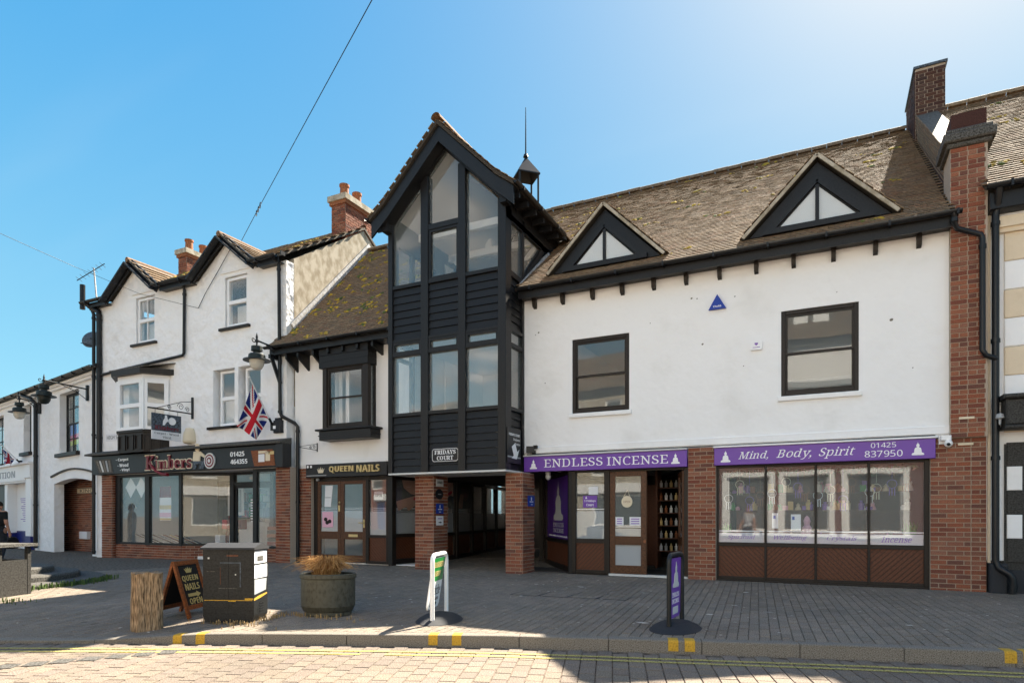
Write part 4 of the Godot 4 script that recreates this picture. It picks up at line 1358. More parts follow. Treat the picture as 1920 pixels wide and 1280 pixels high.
func gabled_house() -> void:
	var b := thing("terrace_house", "white roughcast terrace house with twin black-edged gables above a carpet shop", "building", Vector3(-16.2, 0, -3))
	var open := [[-18.28, -17.42, 6.25, 7.62], [-14.49, -13.64, 6.23, 7.60], [-14.95, -14.12, 3.60, 5.15], [-13.98, -13.15, 3.60, 5.15], [-18.6, -17.0, 3.66, 5.1], [-19.33, -12.53, -0.2, 2.42]]
	var m := wall_open(-20.2, -12.24, -0.2, 7.68, 0.0, 0.25, open)
	part(b, "wall", m, MATS.roughcast)
	for x in [-18.29, -14.42]:
		m = M.new()
		m.prism(PackedVector2Array([Vector2(x - 1.12, 7.68), Vector2(x + 1.12, 7.68), Vector2(x, 8.55)]), at(0, 0, 0.0), 0.25)
		part(b, "gable_wall", m, MATS.roughcast)
	m = M.new()      # cement rendered end wall above the lower wing
	var zy := Transform3D(Basis(Vector3(0, 0, 1), Vector3.UP, Vector3(-1, 0, 0)), Vector3(-12.236, 0, 0))
	m.prism(PackedVector2Array([Vector2(-0.002, 4.0), Vector2(-0.002, 7.80), Vector2(-2.74, 9.62), Vector2(-5.7, 7.7), Vector2(-5.7, 4.0)]), zy, 0.2)
	part(b, "end_wall", m, MATS.cement)
	m = M.new()
	m.box(-20.19, -20.0, -0.2, 7.7, -5.7, -0.01); m.box(-20.0, -12.44, -0.2, 7.7, -5.9, -5.7); m.box(-12.44, -12.25, -0.2, 4.0, -5.7, -0.01)
	part(b, "inner_wall", m, MATS.render)
	m = M.new()
	m.box(-19.99, -12.45, 2.45, 2.62, -5.7, -0.01); m.box(-19.99, -12.45, 5.3, 5.5, -5.7, -0.01)
	part(b, "floor_slab", m, MATS.room_white)
	m = M.new()      # main slopes
	m.hexa([Vector3(-20.3, 7.87, 0.2), Vector3(-12.2, 7.87, 0.2), Vector3(-12.2, 7.93, 0.2), Vector3(-20.3, 7.93, 0.2)], [Vector3(-20.3, 9.66, -2.75), Vector3(-12.2, 9.66, -2.75), Vector3(-12.2, 9.72, -2.75), Vector3(-20.3, 9.72, -2.75)])
	m.hexa([Vector3(-20.3, 9.66, -2.75), Vector3(-12.2, 9.66, -2.75), Vector3(-12.2, 9.72, -2.75), Vector3(-20.3, 9.72, -2.75)], [Vector3(-20.3, 7.6, -6.0), Vector3(-12.2, 7.6, -6.0), Vector3(-12.2, 7.66, -6.0), Vector3(-20.3, 7.66, -6.0)])
	for g in [[-20.3, -19.4], [-17.1, -15.6], [-13.25, -12.2]]:
		m.hexa([Vector3(g[0], 7.72, 0.45), Vector3(g[1], 7.72, 0.45), Vector3(g[1], 7.78, 0.45), Vector3(g[0], 7.78, 0.45)], [Vector3(g[0], 7.869, 0.2), Vector3(g[1], 7.869, 0.2), Vector3(g[1], 7.929, 0.2), Vector3(g[0], 7.929, 0.2)])
	var roof := part(b, "roof", m, MATS.slate)
	var v := Vector3(0, 1.94, -3.2).normalized()
	var keep := func(s: float, t: float) -> bool:
		var x := -20.3 + s
		for xc in [-18.29, -14.42]: if 7.78 + t * v.y < 8.74 - absf(x - xc) * 0.78: return false
		return true
	tiles(roof, Vector3(-20.3, 7.78, 0.45), Vector3.RIGHT, v, 8.08, 3.7, keep, 0, 0.2, 0.26)
	moss(roof, Vector3(-20.3, 7.79, 0.45), Vector3.RIGHT, v, 8.0, 3.6, 30, keep)
	ridge_row(roof, Vector3(-20.3, 9.70, -2.75), Vector3(-12.2, 9.70, -2.75), MATS.tile_3, 0.1)
	for x in [-18.29, -14.42]: gable_roof(b, x, 8.66, 1.2, 7.70, 0.50, -1.3)
	for g in [[-20.5, -19.42], [-17.1, -15.60], [-13.25, -12.3]]:
		gutter(b, Vector3(g[0], 7.74, 0.56), Vector3(g[1], 7.74, 0.56), 0.065)
		m = M.new()
		m.box(g[0] + 0.2, g[1], 7.56, 7.70, 0.44, 0.47); m.box(g[0] + 0.2, g[1], 7.58, 7.6, 0.252, 0.44)
		part(b, "fascia_board", m, MATS.black)
	for w in [[-18.28, -17.42, 6.25, 7.62], [-14.49, -13.64, 6.23, 7.60], [-14.95, -14.12, 3.60, 5.15], [-13.98, -13.15, 3.60, 5.15]]:
		var low: bool = w[2] < 5
		var win := window(b, w[0] + (0.02 if not low else 0.12), w[1] - 0.02, w[2] + 0.02, w[3] - 0.02, 0.2 if not low else 0.12, MATS.upvc, "two", 0.075)
		m = M.new()
		m.cbox(w[0] - 0.16, w[1] + 0.12, w[2] - 0.07, w[2] - 0.003, 0.15, 0.34, 0.008)
		part(win, "sill", m, MATS.dark_brown)
		m = M.new()
		m.quad(Vector3(w[0] + 0.05, w[2] + 0.05, -0.12), Vector3(w[1] - 0.05, w[2] + 0.05, -0.12), Vector3(w[1] - 0.05, (w[2] + w[3]) / 2, -0.12), Vector3(w[0] + 0.05, (w[2] + w[3]) / 2, -0.12))
		part(win, "blind", m, MATS.room_white)
		if w[0] == -18.28:
			m = M.new()
			m.box(-17.86, -17.84, 6.3, 7.55, 0.15, 0.19)
			part(win, "glazing_bar", m, MATS.upvc)
		if not low:
			m = M.new()
			m.cbox(w[0] - 0.14, w[1] + 0.14, w[3] + 0.10, w[3] + 0.15, 0.24, 0.29, 0.01)
			part(win, "hood", m, MATS.roughcast)
	# canted bay window
	var pl := [Vector3(-19.0, 0, 0.26), Vector3(-18.3, 0, 0.75), Vector3(-17.2, 0, 0.75), Vector3(-16.78, 0, 0.26)]
	m = M.new()
	for i in 3:
		var p: Vector3 = pl[i]
		var q: Vector3 = pl[i + 1]
		for y in [3.66, 4.32, 5.0]: m.bar(p + Vector3(0, y, 0), q + Vector3(0, y, 0), 0.08, 0.11)
		var d := (q - p).normalized()
		for k in [p + d * 0.06, q - d * 0.06]: m.bar(k + Vector3(0, 3.62, 0), k + Vector3(0, 5.06, 0), 0.11, 0.085, d.cross(Vector3.UP))
	for p in [pl[1], pl[2]]: m.bar(p + Vector3(0, 3.62, -0.03), p + Vector3(0, 5.06, -0.03), 0.13, 0.13, Vector3.BACK)
	var bay := part(b, "bay_window", m, MATS.upvc)
	for i in 3: for y in [[3.70, 4.28], [4.36, 4.96]]: pane(bay, pl[i] - Vector3(0, 0, 0.01), pl[i + 1] - Vector3(0, 0, 0.01), y[0], y[1])
	for y in [[3.0, 3.56, MATS.dark_brown, 0.0, "apron"], [3.56, 3.63, MATS.dark_brown, 0.05, "apron"], [5.06, 5.18, MATS.upvc, 0.02, "head"], [5.18, 5.34, MATS.dark_brown, 0.16, "canopy"]]:
		m = M.new()
		var f: float = y[3]
		var poly := PackedVector2Array([Vector2(pl[0].x - f * 1.3, -0.251), Vector2(pl[1].x - f * 0.6, -pl[1].z - f), Vector2(pl[2].x + f * 0.6, -pl[2].z - f), Vector2(pl[3].x + f * 1.3, -0.251)])
		m.prism(poly, Transform3D(Basis(Vector3.RIGHT, Vector3.FORWARD, Vector3.UP), Vector3(0, y[0], 0)), y[1] - y[0])
		part(bay, y[4], m, y[2])
	m = M.new()
	for i in 3: for k in 3:
		var p: Vector3 = pl[i].lerp(pl[i + 1], (k + 0.12) / 3.0)
		var q: Vector3 = pl[i].lerp(pl[i + 1], (k + 0.88) / 3.0)
		var out := (q - p).normalized().cross(Vector3.UP) * 0.012
		for e in [[p, q, 3.08], [p, q, 3.48]]: m.bar(e[0] + out + Vector3(0, e[2], 0), e[1] + out + Vector3(0, e[2], 0), 0.02, 0.035)
		for e in [p, q]: m.bar(e + out + Vector3(0, 3.08, 0), e + out + Vector3(0, 3.48, 0), 0.02, 0.035, out)
	part(bay, "moulding", m, MATS.dark_brown)
	m = M.new()
	m.hexa([Vector3(-18.5, 5.345, 0.9), Vector3(-17.0, 5.345, 0.9), Vector3(-17.0, 5.37, 0.9), Vector3(-18.5, 5.37, 0.9)], [Vector3(-19.2, 5.5, 0.251), Vector3(-16.5, 5.5, 0.251), Vector3(-16.5, 5.53, 0.251), Vector3(-19.2, 5.53, 0.251)])
	part(bay, "canopy", m, MATS.slate)
	m = M.new()
	m.box(-18.55, -17.05, 3.0, 3.03, -2.5, 0.25); m.box(-19.9, -12.5, 2.63, 5.29, -2.6, -2.55)
	part(b, "inner_wall", m, MATS.room_white)
	# chimneys
	for c in [[-12.76, -12.26, -3.15, -1.97, 9.0, 10.22], [-20.04, -19.62, -3.35, -2.4, 9.2, 10.2]]:
		m = M.new()
		m.box(c[0], c[1], c[4], c[5], c[2], c[3])
		var ch := part(b, "chimney", m, MATS.mortar)
		bricks(ch, at(c[0], c[4], c[3]), c[1] - c[0], c[5] - c[4])
		bricks(ch, at(c[1], c[4], c[3], PI / 2), c[3] - c[2], c[5] - c[4])
		var y: float = c[5]
		for k in [[0.05, 0.0, 0.1, MATS.terracotta], [0.09, 0.1, 0.26, MATS.mossy]]:
			m = M.new()
			m.box(c[0] - k[0], c[1] + k[0], y + k[1] - 0.1, y + k[2] - 0.1, c[2] - k[0], c[3] + k[0])
			part(ch, "capping", m, k[3] if k[1] == 0.0 else MATS.cement)
		for q in 2:
			m = M.new()
			var px: float = (c[0] + c[1]) / 2
			m.lathe([Vector2(0.135, y + 0.12), Vector2(0.12, y + 0.5), Vector2(0.145, y + 0.52), Vector2(0.145, y + 0.58), Vector2(0.10, y + 0.585), Vector2(0.09, y + 0.3)], at(px, 0, c[3] - 0.25 - q * 0.55), 16)
			part(ch, "chimney_pot", m, MATS.terracotta)
		m = M.new()
		m.box(c[0] - 0.04, c[1] + 0.03, c[4] + 0.02, c[4] + 0.3, c[3] - 0.1, c[3] + 0.03)
		if c[0] < -16: part(ch, "flashing", m, MATS.lead)
	# rainwater pipes
	drainpipe(b, [Vector3(-16.0, 7.72, 0.55), Vector3(-16.0, 7.62, 0.4), Vector3(-16.05, 7.5, 0.31), Vector3(-16.07, 5.74, 0.31), Vector3(-16.12, 5.68, 0.31), Vector3(-18.9, 5.56, 0.31), Vector3(-19.9, 5.50, 0.31)], 0.04)
	drainpipe(b, [Vector3(-20.3, 7.72, 0.55), Vector3(-20.25, 7.6, 0.4), Vector3(-19.98, 7.45, 0.33), Vector3(-19.95, 7.3, 0.33), Vector3(-19.95, 3.1, 0.33)], 0.075)
	drainpipe(b, [Vector3(-20.28, 7.66, 0.4), Vector3(-20.22, 7.4, 0.33), Vector3(-20.22, 0.0, 0.33)], 0.05)
	m = M.new()
	m.tube([Vector3(-20.5, 7.55, 0.5), Vector3(-20.5, 8.3, 0.5)], 0.075, 12)
	part(b, "vent_pipe", m, MATS.pipe)
	# shop front piers, stall riser, ledge
	for p in [[-19.81, -19.33], [-12.53, -12.04]]:
		m = M.new()
		m.box(p[0], p[1], -0.2, 2.42, -0.3, 0.32)
		var pier := part(b, "pier", m, MATS.mortar)
		bricks(pier, at(p[0], -0.12, 0.32), p[1] - p[0], 2.54)
		if p[1] < -15: bricks(pier, at(p[1], -0.12, 0.32, PI / 2), 0.12, 2.54)
	m = M.new()
	m.box(-19.33, -16.30, -0.2, 0.34, -0.1, 0.2)
	var st := part(b, "stall_riser", m, MATS.mortar)
	bricks(st, at(-19.33, -0.1, 0.2), 3.03, 0.44)
	m = M.new()
	var ang := Transform3D(Basis(Vector3.UP, atan2(0.72, 1.1)), Vector3(-16.30, 0, 0.2))
	m.obox(ang * at(0.66, 0.07, -0.08), Vector3(1.32, 0.54, 0.16))
	st = part(b, "stall_riser", m, MATS.mortar)
	bricks(st, ang * at(0, -0.1, 0.001), 1.32, 0.44)
	m = M.new()
	m.box(-13.35, -12.53, -0.2, 0.34, -0.5, 0.2)
	st = part(b, "stall_riser", m, MATS.mortar)
	bricks(st, at(-13.35, -0.1, 0.2), 0.82, 0.44)
	m = M.new()
	m.hexa([Vector3(-20.2, 3.0, 0.62), Vector3(-12.06, 3.0, 0.62), Vector3(-12.06, 3.05, 0.62), Vector3(-20.2, 3.05, 0.62)], [Vector3(-20.2, 3.0, 0.252), Vector3(-12.06, 3.0, 0.252), Vector3(-12.06, 3.16, 0.252), Vector3(-20.2, 3.16, 0.252)])
	part(b, "ledge", m, MATS.stone)

# ---------------------------------------------------------------- lower building on the far left, turned a little
func lane_building() -> void:
	W = Transform3D(Basis(Vector3(0.9805, 0, 0.1961), Vector3.UP, Vector3(-0.1961, 0, 0.9805)), Vector3(-20.2, 0, 0.1))
	var b := thing("lane_building", "low white painted building with arched lane entrance at the far left", "building", Vector3(-6, 0, -2))
	var m := wall_open(-16.0, 0.0, -0.3, 5.72, -0.3, 0.0, [[-3.7, -1.92, 3.33, 5.40], [-7.6, -6.69, 3.6, 5.42], [-11.9, -10.15, 3.3, 5.32], [-4.25, -0.75, -0.3, 2.45], [-12.5, -6.95, 0.0, 2.52]])
	part(b, "wall", m, MATS.roughcast)
	m = M.new()      # the lane's shallow arch: two spandrels under the wall's soffit
	var arc := PackedVector2Array()
	for i in 13:
		var k := i / 12.0
		arc.append(Vector2(lerpf(-4.25, -0.75, k), 2.30 + 0.14 * sin(PI * k)))
	arc.append(Vector2(-0.75, 2.45)); arc.append(Vector2(-4.25, 2.45))
	m.prism(arc, at(0, 0, -0.298), 0.296)
	part(b, "arch", m, MATS.roughcast)
	m = M.new()
	for i in 12:
		var k := i / 12.0
		var k1 := (i + 1) / 12.0
		m.bar(Vector3(lerpf(-4.5, -0.5, k), 2.56 + 0.20 * sin(PI * k), 0.02), Vector3(lerpf(-4.5, -0.5, k1), 2.56 + 0.20 * sin(PI * k1), 0.02), 0.06, 0.05, Vector3.BACK)
	part(b, "hood_mould", m, MATS.stone)
	m = M.new()
	m.box(-16, 0.0, 5.55, 5.70, 0.001, 0.10); m.box(-16, 0.0, 5.63, 5.72, 0.001, 0.17)
	part(b, "cornice", m, MATS.render)
	m = M.new()
	m.hexa([Vector3(-16.0, 5.72, 0.3), Vector3(0.3, 5.72, 0.3), Vector3(0.3, 5.80, 0.3), Vector3(-16.0, 5.80, 0.3)], [Vector3(-16.0, 7.3, -4.0), Vector3(0.3, 7.3, -4.0), Vector3(0.3, 7.38, -4.0), Vector3(-16.0, 7.38, -4.0)])
	m.box(-16.0, 0.0, -0.3, 5.7, -4.3, -4.0)
	part(b, "roof", m, MATS.slate)
	m = M.new()
	m.box(-1.7, -0.5, 5.9, 6.55, -2.2, -0.9)
	part(b, "roof_hatch", m, MATS.lead)
	gutter(b, Vector3(-16, 5.80, 0.34), Vector3(0.2, 5.80, 0.34), 0.07)
	m = M.new()
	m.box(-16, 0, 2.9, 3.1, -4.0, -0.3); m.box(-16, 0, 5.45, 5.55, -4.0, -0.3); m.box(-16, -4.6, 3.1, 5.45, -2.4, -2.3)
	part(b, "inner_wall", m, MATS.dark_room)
	for w in [[-3.7, -1.92, 3.33, 5.40], [-7.6, -6.69, 3.6, 5.42], [-11.9, -10.15, 3.3, 5.32]]:
		var win := window(b, w[0], w[1], w[2], w[3], -0.2, MATS.iron, "sash", 0.05)
		m = M.new()
		for k in [1, 2]:
			var x: float = lerpf(w[0], w[1], k / 3.0)
			m.box(x - 0.012, x + 0.012, w[2] + 0.05, w[3] - 0.05, -0.25, -0.215)
		for y in [0.25, 0.75]:
			var yy: float = lerpf(w[2], w[3], y)
			m.box(w[0] + 0.06, w[1] - 0.06, yy - 0.012, yy + 0.012, -0.248, -0.217)
		part(win, "glazing_bar", m, MATS.iron)
		m = M.new()
		m.cbox(w[0] - 0.15, w[1] + 0.1, w[2] - 0.13, w[2] - 0.002, -0.2, 0.12, 0.01)
		part(win, "sill", m, MATS.dark_brown)
	m = M.new()      # coloured film low in the first window
	var hues := [[Color(0.02, 0.20, 0.62), 3.98, 4.34], [Color(0.55, 0.02, 0.16), 3.78, 3.98], [Color(0.42, 0.55, 0.02), 3.62, 3.78]]
	for h in hues:
		m = M.new()
		m.col = h[0]
		m.quad(Vector3(-3.6, h[1], -0.29), Vector3(-2.0, h[1] + 0.1, -0.29), Vector3(-2.0, h[2] + 0.1, -0.29), Vector3(-3.6, h[2], -0.29))
		part(b, "window_film", m, MATS.grass)
	m = M.new()      # brick side of the lane, set back behind the arch
	m.hexa([Vector3(-7.0, -0.3, -0.545), Vector3(-0.4, -0.3, -1.108), Vector3(-0.4, 2.9, -1.108), Vector3(-7.0, 2.9, -0.545)], [Vector3(-7.0, -0.3, -1.2), Vector3(-0.4, -0.3, -1.5), Vector3(-0.4, 2.9, -1.5), Vector3(-7.0, 2.9, -1.2)])
	var lw := part(b, "lane_wall", m, MATS.mortar)
	bricks(lw, Transform3D(Basis(Vector3.UP, atan2(0.35, 4.1)), Vector3(-6.5, -0.1, -0.588)), 6.0, 2.6, false, true)
	m = M.new()
	m.cbox(-4.12, -3.4, 0.36, 0.62, -0.85, -0.72, 0.01)
	part(b, "meter_box", m, MATS.paper)
	drainpipe(b, [Vector3(-7.0, 5.74, 0.3), Vector3(-6.2, 5.5, 0.15), Vector3(-5.85, 5.3, 0.10), Vector3(-5.85, 0.0, 0.10)], 0.07)
	# white shop front
	m = M.new()
	m.box(-12.5, -6.9, 2.53, 3.12, 0.0, 0.14); m.cbox(-12.6, -6.2, 3.12, 3.2, -0.1, 0.24, 0.01); m.cbox(-12.5, -6.9, 2.46, 2.53, -0.2, 0.1, 0.01)
	part(b, "shop_fascia", m, MATS.white)
	m = M.new()
	m.cbox(-6.95, -6.33, 0.42, 2.6, -0.3, 0.12, 0.015); m.cbox(-7.0, -6.28, 2.6, 3.12, -0.3, 0.17, 0.015)
	part(b, "pilaster", m, MATS.white)
	m = M.new()
	m.cbox(-9.95, -9.6, 0.5, 2.46, -0.4, 0.02, 0.01)
	part(b, "pilaster", m, MATS.white)
	m = M.new()
	m.cbox(-6.98, -6.30, -0.1, 0.42, -0.3, 0.14, 0.01); m.box(-12.5, -6.98, -0.1, 0.58, -0.32, -0.297); m.box(-12.5, -9.6, -0.1, 0.5, -0.4, 0.02)
	part(b, "plinth", m, MATS.navy)
	m = M.new()
	m.box(-10.3, -6.9, 0.55, 2.5, -0.40, -0.30)
	var wp := part(b, "entrance_panel", m, MATS.white)
	for i in 13:
		m = M.new()
		var wd: float = [0.7, 0.66, 0.6, 0.3, 0.56, 0.62, 0.5, 0.34, 0.44, 0.4, 0.3, 0.66, 0.36][i]
		m.box(-8.45 - wd, -8.45 + wd, 1.86 - i * 0.075, 1.885 - i * 0.075, -0.299, -0.297)
		part(wp, "text_line", m, MATS.lilac)
	m = M.new()
	m.box(-12.5, -9.95, 0.5, 2.46, -0.16, -0.12)
	part(b, "shop_window", m, MATS.iron)
	m = M.new()
	m.box(-16, -5.0, -0.1, 2.9, -1.6, -1.5)
	part(b, "inner_wall", m, MATS.render)
	text(b, "SOLUTION", at(-9.9, 2.80, 0.142), 3.6, 0.26, MATS.frost, "Droid Sans", true, 0.0, 0.008)
	W = Transform3D()

# ---------------------------------------------------------------- building on the right edge
func neighbour() -> void:
	var b := thing("neighbour_building", "cream and white quoined building with dark shop front at the right edge", "building", Vector3(5, 0, -3))
	var m := wall_open(2.27, 9.0, 0.5, 6.0, -0.3, -0.03, [])
	part(b, "wall", m, MATS.render)
	for i in 9:
		var y := 5.55 - i * 0.44
		if i == 7: break
		m = M.new()
		m.cbox(2.50, 2.76 if i % 2 == 0 else 2.95, y - 0.43, y, -0.1, 0.0, 0.01)
		part(b, "quoin", m, MATS.cream if i % 2 == 0 else MATS.render)
	for i in 5:
		m = M.new()
		var y := 2.32 - i * 0.37
		m.cbox(2.53, 2.72 if i % 2 == 1 else 2.76, y - 0.365, y, -0.1, 0.012, 0.008)
		part(b, "quoin", m, MATS.render if i % 2 == 1 else MATS.bin)
	m = M.new()
	m.box(2.95, 9.0, 4.6, 5.55, -0.1, -0.02)
	part(b, "wall_panel", m, MATS.cream)
	m = M.new()
	m.box(2.5, 9.0, -0.1, 2.3, -0.2, -0.005)
	part(b, "shop_wall", m, MATS.bin)
	m = M.new()
	m.cbox(2.29, 2.52, -0.1, 0.46, -0.1, 0.14, 0.02); m.cbox(2.52, 9, -0.1, 0.36, -0.1, 0.06, 0.01)
	part(b, "plinth", m, MATS.rubber)
	m = M.new()
	m.cbox(2.29, 2.33, 0.46, 6.0, -0.1, 0.0, 0.005); m.box(2.4, 9, 5.55, 5.62, -0.05, 0.05); m.box(2.4, 9, 5.62, 5.78, -0.05, 0.09)
	part(b, "trim", m, MATS.cream)
	m = M.new()
	m.cbox(2.28, 9, 5.86, 6.12, -0.1, 0.22, 0.01)
	part(b, "fascia_board", m, MATS.black)
	gutter(b, Vector3(2.22, 6.2, 0.32), Vector3(9, 6.2, 0.32), 0.07)
	m = M.new()
	m.hexa([Vector3(2.2, 6.14, 0.3), Vector3(9, 6.14, 0.3), Vector3(9, 6.2, 0.3), Vector3(2.2, 6.2, 0.3)], [Vector3(2.2, 10.0, -4.5), Vector3(9, 10.0, -4.5), Vector3(9, 10.06, -4.5), Vector3(2.2, 10.06, -4.5)])
	m.box(2.2, 9, 0, 10.0, -4.6, -4.45)
	var roof := part(b, "roof", m, MATS.underlay)
	var v := Vector3(0, 3.86, -4.8).normalized()
	tiles(roof, Vector3(2.16, 6.2, 0.3), Vector3.RIGHT, v, 6.8, 6.15, func(s, t): return s < 4.0, 160, 0.115, 0.18)
	moss(roof, Vector3(2.2, 6.2, 0.3), Vector3.RIGHT, v, 3.0, 6.0, 26, func(s, t): return true)
	ridge_row(roof, Vector3(2.1, 10.06, -4.5), Vector3(9, 10.06, -4.5), MATS.tile_5, 0.12)
	drainpipe(b, [Vector3(2.38, 6.15, 0.3), Vector3(2.38, 5.95, 0.2), Vector3(2.37, 5.8, 0.1), Vector3(2.37, 0.5, 0.1), Vector3(2.40, 0.40, 0.16), Vector3(2.52, 0.31, 0.2), Vector3(2.56, 0.24, 0.2), Vector3(2.56, 0.02, 0.2)], 0.05)
	var s := thing("canopy_box", "dark grey projecting shop fascia end on the quoined building", "shop fascia", Vector3(2.6, 2.55, 0.2))
	m = M.new()
	m.cbox(2.46, 4.5, 2.56, 2.95, 0.0, 0.30, 0.02)
	part(s, "board", m, MATS.bin)
	m = M.new()
	m.cbox(2.42, 4.5, 2.951, 3.02, 0.0, 0.36, 0.02); m.cbox(2.44, 4.5, 2.50, 2.558, 0.0, 0.33, 0.015)
	part(s, "moulding", m, MATS.bin)
	var l := thing("security_light", "small grey outdoor light on the quoined wall at the right edge", "light", Vector3(2.5, 2.7, 0.1))
	m = M.new()
	m.lathe([Vector2(0, 2.76), Vector2(0.05, 2.74), Vector2(0.06, 2.68), Vector2(0.02, 2.66), Vector2(0.015, 2.58), Vector2(0, 2.58)], at(2.41, 0, 0.18), 12)
	part(l, "lamp_head", m, MATS.frost)
	m = M.new()
	m.tube([Vector3(2.41, 2.6, 0.18), Vector3(2.42, 2.53, 0.1), Vector3(2.45, 2.52, 0.02)], 0.008, 6)
	part(l, "cable", m, MATS.iron)

# ---------------------------------------------------------------- the other side of the street, seen only in the glass
func opposite_side() -> void:
	var rows := [
		["opposite_house", "tall house of white render over brick across the street, reflected in the incense shop windows", Vector3(0.0, 0, 17.8), 11.0, 8.7, 0.0, MATS.render],
		["opposite_house", "beige rendered house across the street, reflected in the left sash window", Vector3(-10.4, 0, 20.2), 9.6, 7.9, 0.16, MATS.cement],
		["opposite_house", "cream house with language sign across the street, reflected in the carpet shop glass", Vector3(-20.2, 0, 23.6), 9.6, 4.9, 0.30, MATS.cream],
		["opposite_house", "tall brick gabled house down the street, reflected in the terrace windows", Vector3(-30.0, 0, 28.0), 10.0, 6.8, 0.40, MATS.brick_0]]
	for r in rows:
		W = Transform3D(Basis(Vector3.UP, PI + r[5]), r[2])
		var b := thing(r[0], r[1], "house", Vector3.ZERO, "houses across the street")
		var hw: float = r[3] / 2
		var h: float = r[4]
		var tall := h > 8
		var open := [[-hw * 0.7, -hw * 0.4, 3.3, 4.8], [-hw * 0.1, hw * 0.2, 3.3, 4.8], [hw * 0.5, hw * 0.8, 3.3, 4.8], [-hw * 0.85, hw * 0.2, 0.6, 2.2], [hw * 0.4, hw * 0.65, 0.0, 2.2]]
		if h > 7.5 and not tall: open = open.slice(0, 5) + [[-3.2, -2.2, 5.9, 7.3], [-0.9, 0.1, 5.9, 7.3], [1.6, 2.6, 5.9, 7.3]]
		if tall: open = [[-2.9, -0.9, 0.5, 2.9], [-0.2, 1.6, 0.5, 2.9], [2.2, 3.9, 0.5, 2.9], [-4.6, -3.4, 4.4, 6.2], [3.4, 3.41, 0.0, 0.01]]
		part(b, "wall", wall_open(-hw, hw, 0, h, -0.3, 0, open), r[6])
		var m := M.new()
		if tall:
			part(b, "brick_facing", wall_open(-hw, hw, 0, 3.5, 0.001, 0.06, open), MATS.brick_5)
			for o in open.slice(0, 3):
				m = M.new()
				m.box(o[0] - 0.22, o[0], o[2] - 0.1, o[3] + 0.2, 0.061, 0.12); m.box(o[1], o[1] + 0.22, o[2] - 0.1, o[3] + 0.2, 0.061, 0.12); m.box(o[0], o[1], o[3], o[3] + 0.2, 0.061, 0.119); m.box(o[0] - 0.3, o[1] + 0.3, o[2] - 0.22, o[2] - 0.1, 0.061, 0.16)
				part(b, "window_surround", m, MATS.white)
			m = M.new()
			m.box(-hw, hw, 6.7, 6.95, 0.001, 0.1); m.box(-hw, hw, h - 0.15, h, 0.001, 0.2)
			part(b, "string_course", m, MATS.frost)
			m = M.new()
		m.box(-hw, hw, 0, h, -7.2, -7.0); m.box(-hw, -hw + 0.2, 0, h, -7, -0.3); m.box(hw - 0.2, hw, 0, h, -7, -0.3); m.box(-hw + 0.2, hw - 0.2, 2.5, 2.7, -7, -0.3)
		part(b, "inner_wall", m, MATS.dark_room)
		m = M.new()
		m.prism(PackedVector2Array([Vector2(0.35, h), Vector2(-3.5, h + 2.8), Vector2(-7.35, h)]), Transform3D(Basis(Vector3(0, 0, 1), Vector3.UP, Vector3(-1, 0, 0)), Vector3(hw + 0.1, 0, 0)), r[3] + 0.2)
		var orf := part(b, "roof", m, MATS.underlay)
		tiles(orf, Vector3(-hw - 0.1, h, 0.37), Vector3.RIGHT, Vector3(0, 2.8, -3.85).normalized(), r[3] + 0.2, 4.7, func(ss, tt): return true, 0, 0.2, 0.3)
		for o in open.slice(0, 4) + open.slice(5): window(b, o[0], o[1], o[2], o[3], -0.05, MATS.white, "sash" if o[2] > 1 else "plain", 0.07)
		if not tall:
			m = M.new()
			m.box(open[4][0], open[4][1], 0, 2.2, -0.15, -0.1)
			part(b, "door", m, MATS.navy)
			m = M.new()
			m.cbox(-hw * 0.9, hw * 0.7, 2.35, 2.85, -0.05, 0.12, 0.01)
			part(b, "shop_fascia", m, MATS.white)
		else:
			m = M.new()
			m.box(-0.4, 1.4, h + 0.2, h + 1.5, -3.0, -1.0)
			part(b, "dormer", m, MATS.slate)
			m = M.new()
			m.box(-0.2, 0.4, h + 0.5, h + 1.3, -1.0, -0.95); m.box(0.6, 1.2, h + 0.5, h + 1.3, -1.0, -0.95)
			part(b, "dormer_window", m, MATS.white)
		if r[2].x < -15 and r[2].x > -25: text(b, "LANGUAGE", at(-0.5, 2.6, 0.122), 5.5, 0.28, MATS.sign_black, "Droid Sans", true)
		W = Transform3D()

# ---------------------------------------------------------------- shop fronts
func flat(parent: Node3D, called: String, poly: Array, t: Transform3D, mat: Material, depth := 0.003) -> MeshInstance3D:
	var m := M.new()
	m.prism(PackedVector2Array(poly), t, depth)
	return part(parent, called, m, mat)

func rect(x0: float, x1: float, y0: float, y1: float) -> Array:
	return [Vector2(x0, y0), Vector2(x1, y0), Vector2(x1, y1), Vector2(x0, y1)]

func oval(c: Vector2, r: Vector2, rot := 0.0, k := 18) -> Array:
	var p := []
	for i in k: p.append(c + Vector2(cos(TAU * i / k) * r.x, sin(TAU * i / k) * r.y).rotated(rot))
	return p

func seated_figure(parent: Node3D, t: Transform3D, h: float, mat: Material) -> void:   # meditating figure as a flat cut-out, h tall, standing on the origin
	var p := [Vector2(-0.42, 0.06), Vector2(-0.36, 0.0), Vector2(0.36, 0.0), Vector2(0.42, 0.06), Vector2(0.36, 0.16), Vector2(0.25, 0.2), Vector2(0.23, 0.42), Vector2(0.19, 0.55), Vector2(0.08, 0.6), Vector2(0.075, 0.64), Vector2(0.11, 0.7), Vector2(0.10, 0.8), Vector2(0.05, 0.86), Vector2(0.025, 0.9), Vector2(0.0, 1.0)]
	var poly := []
	for q in p: poly.append(q * h)
	for i in range(p.size() - 2, 3, -1): poly.append(Vector2(-p[i].x, p[i].y) * h)
	flat(parent, "figure_emblem", poly, t, mat, 0.004)

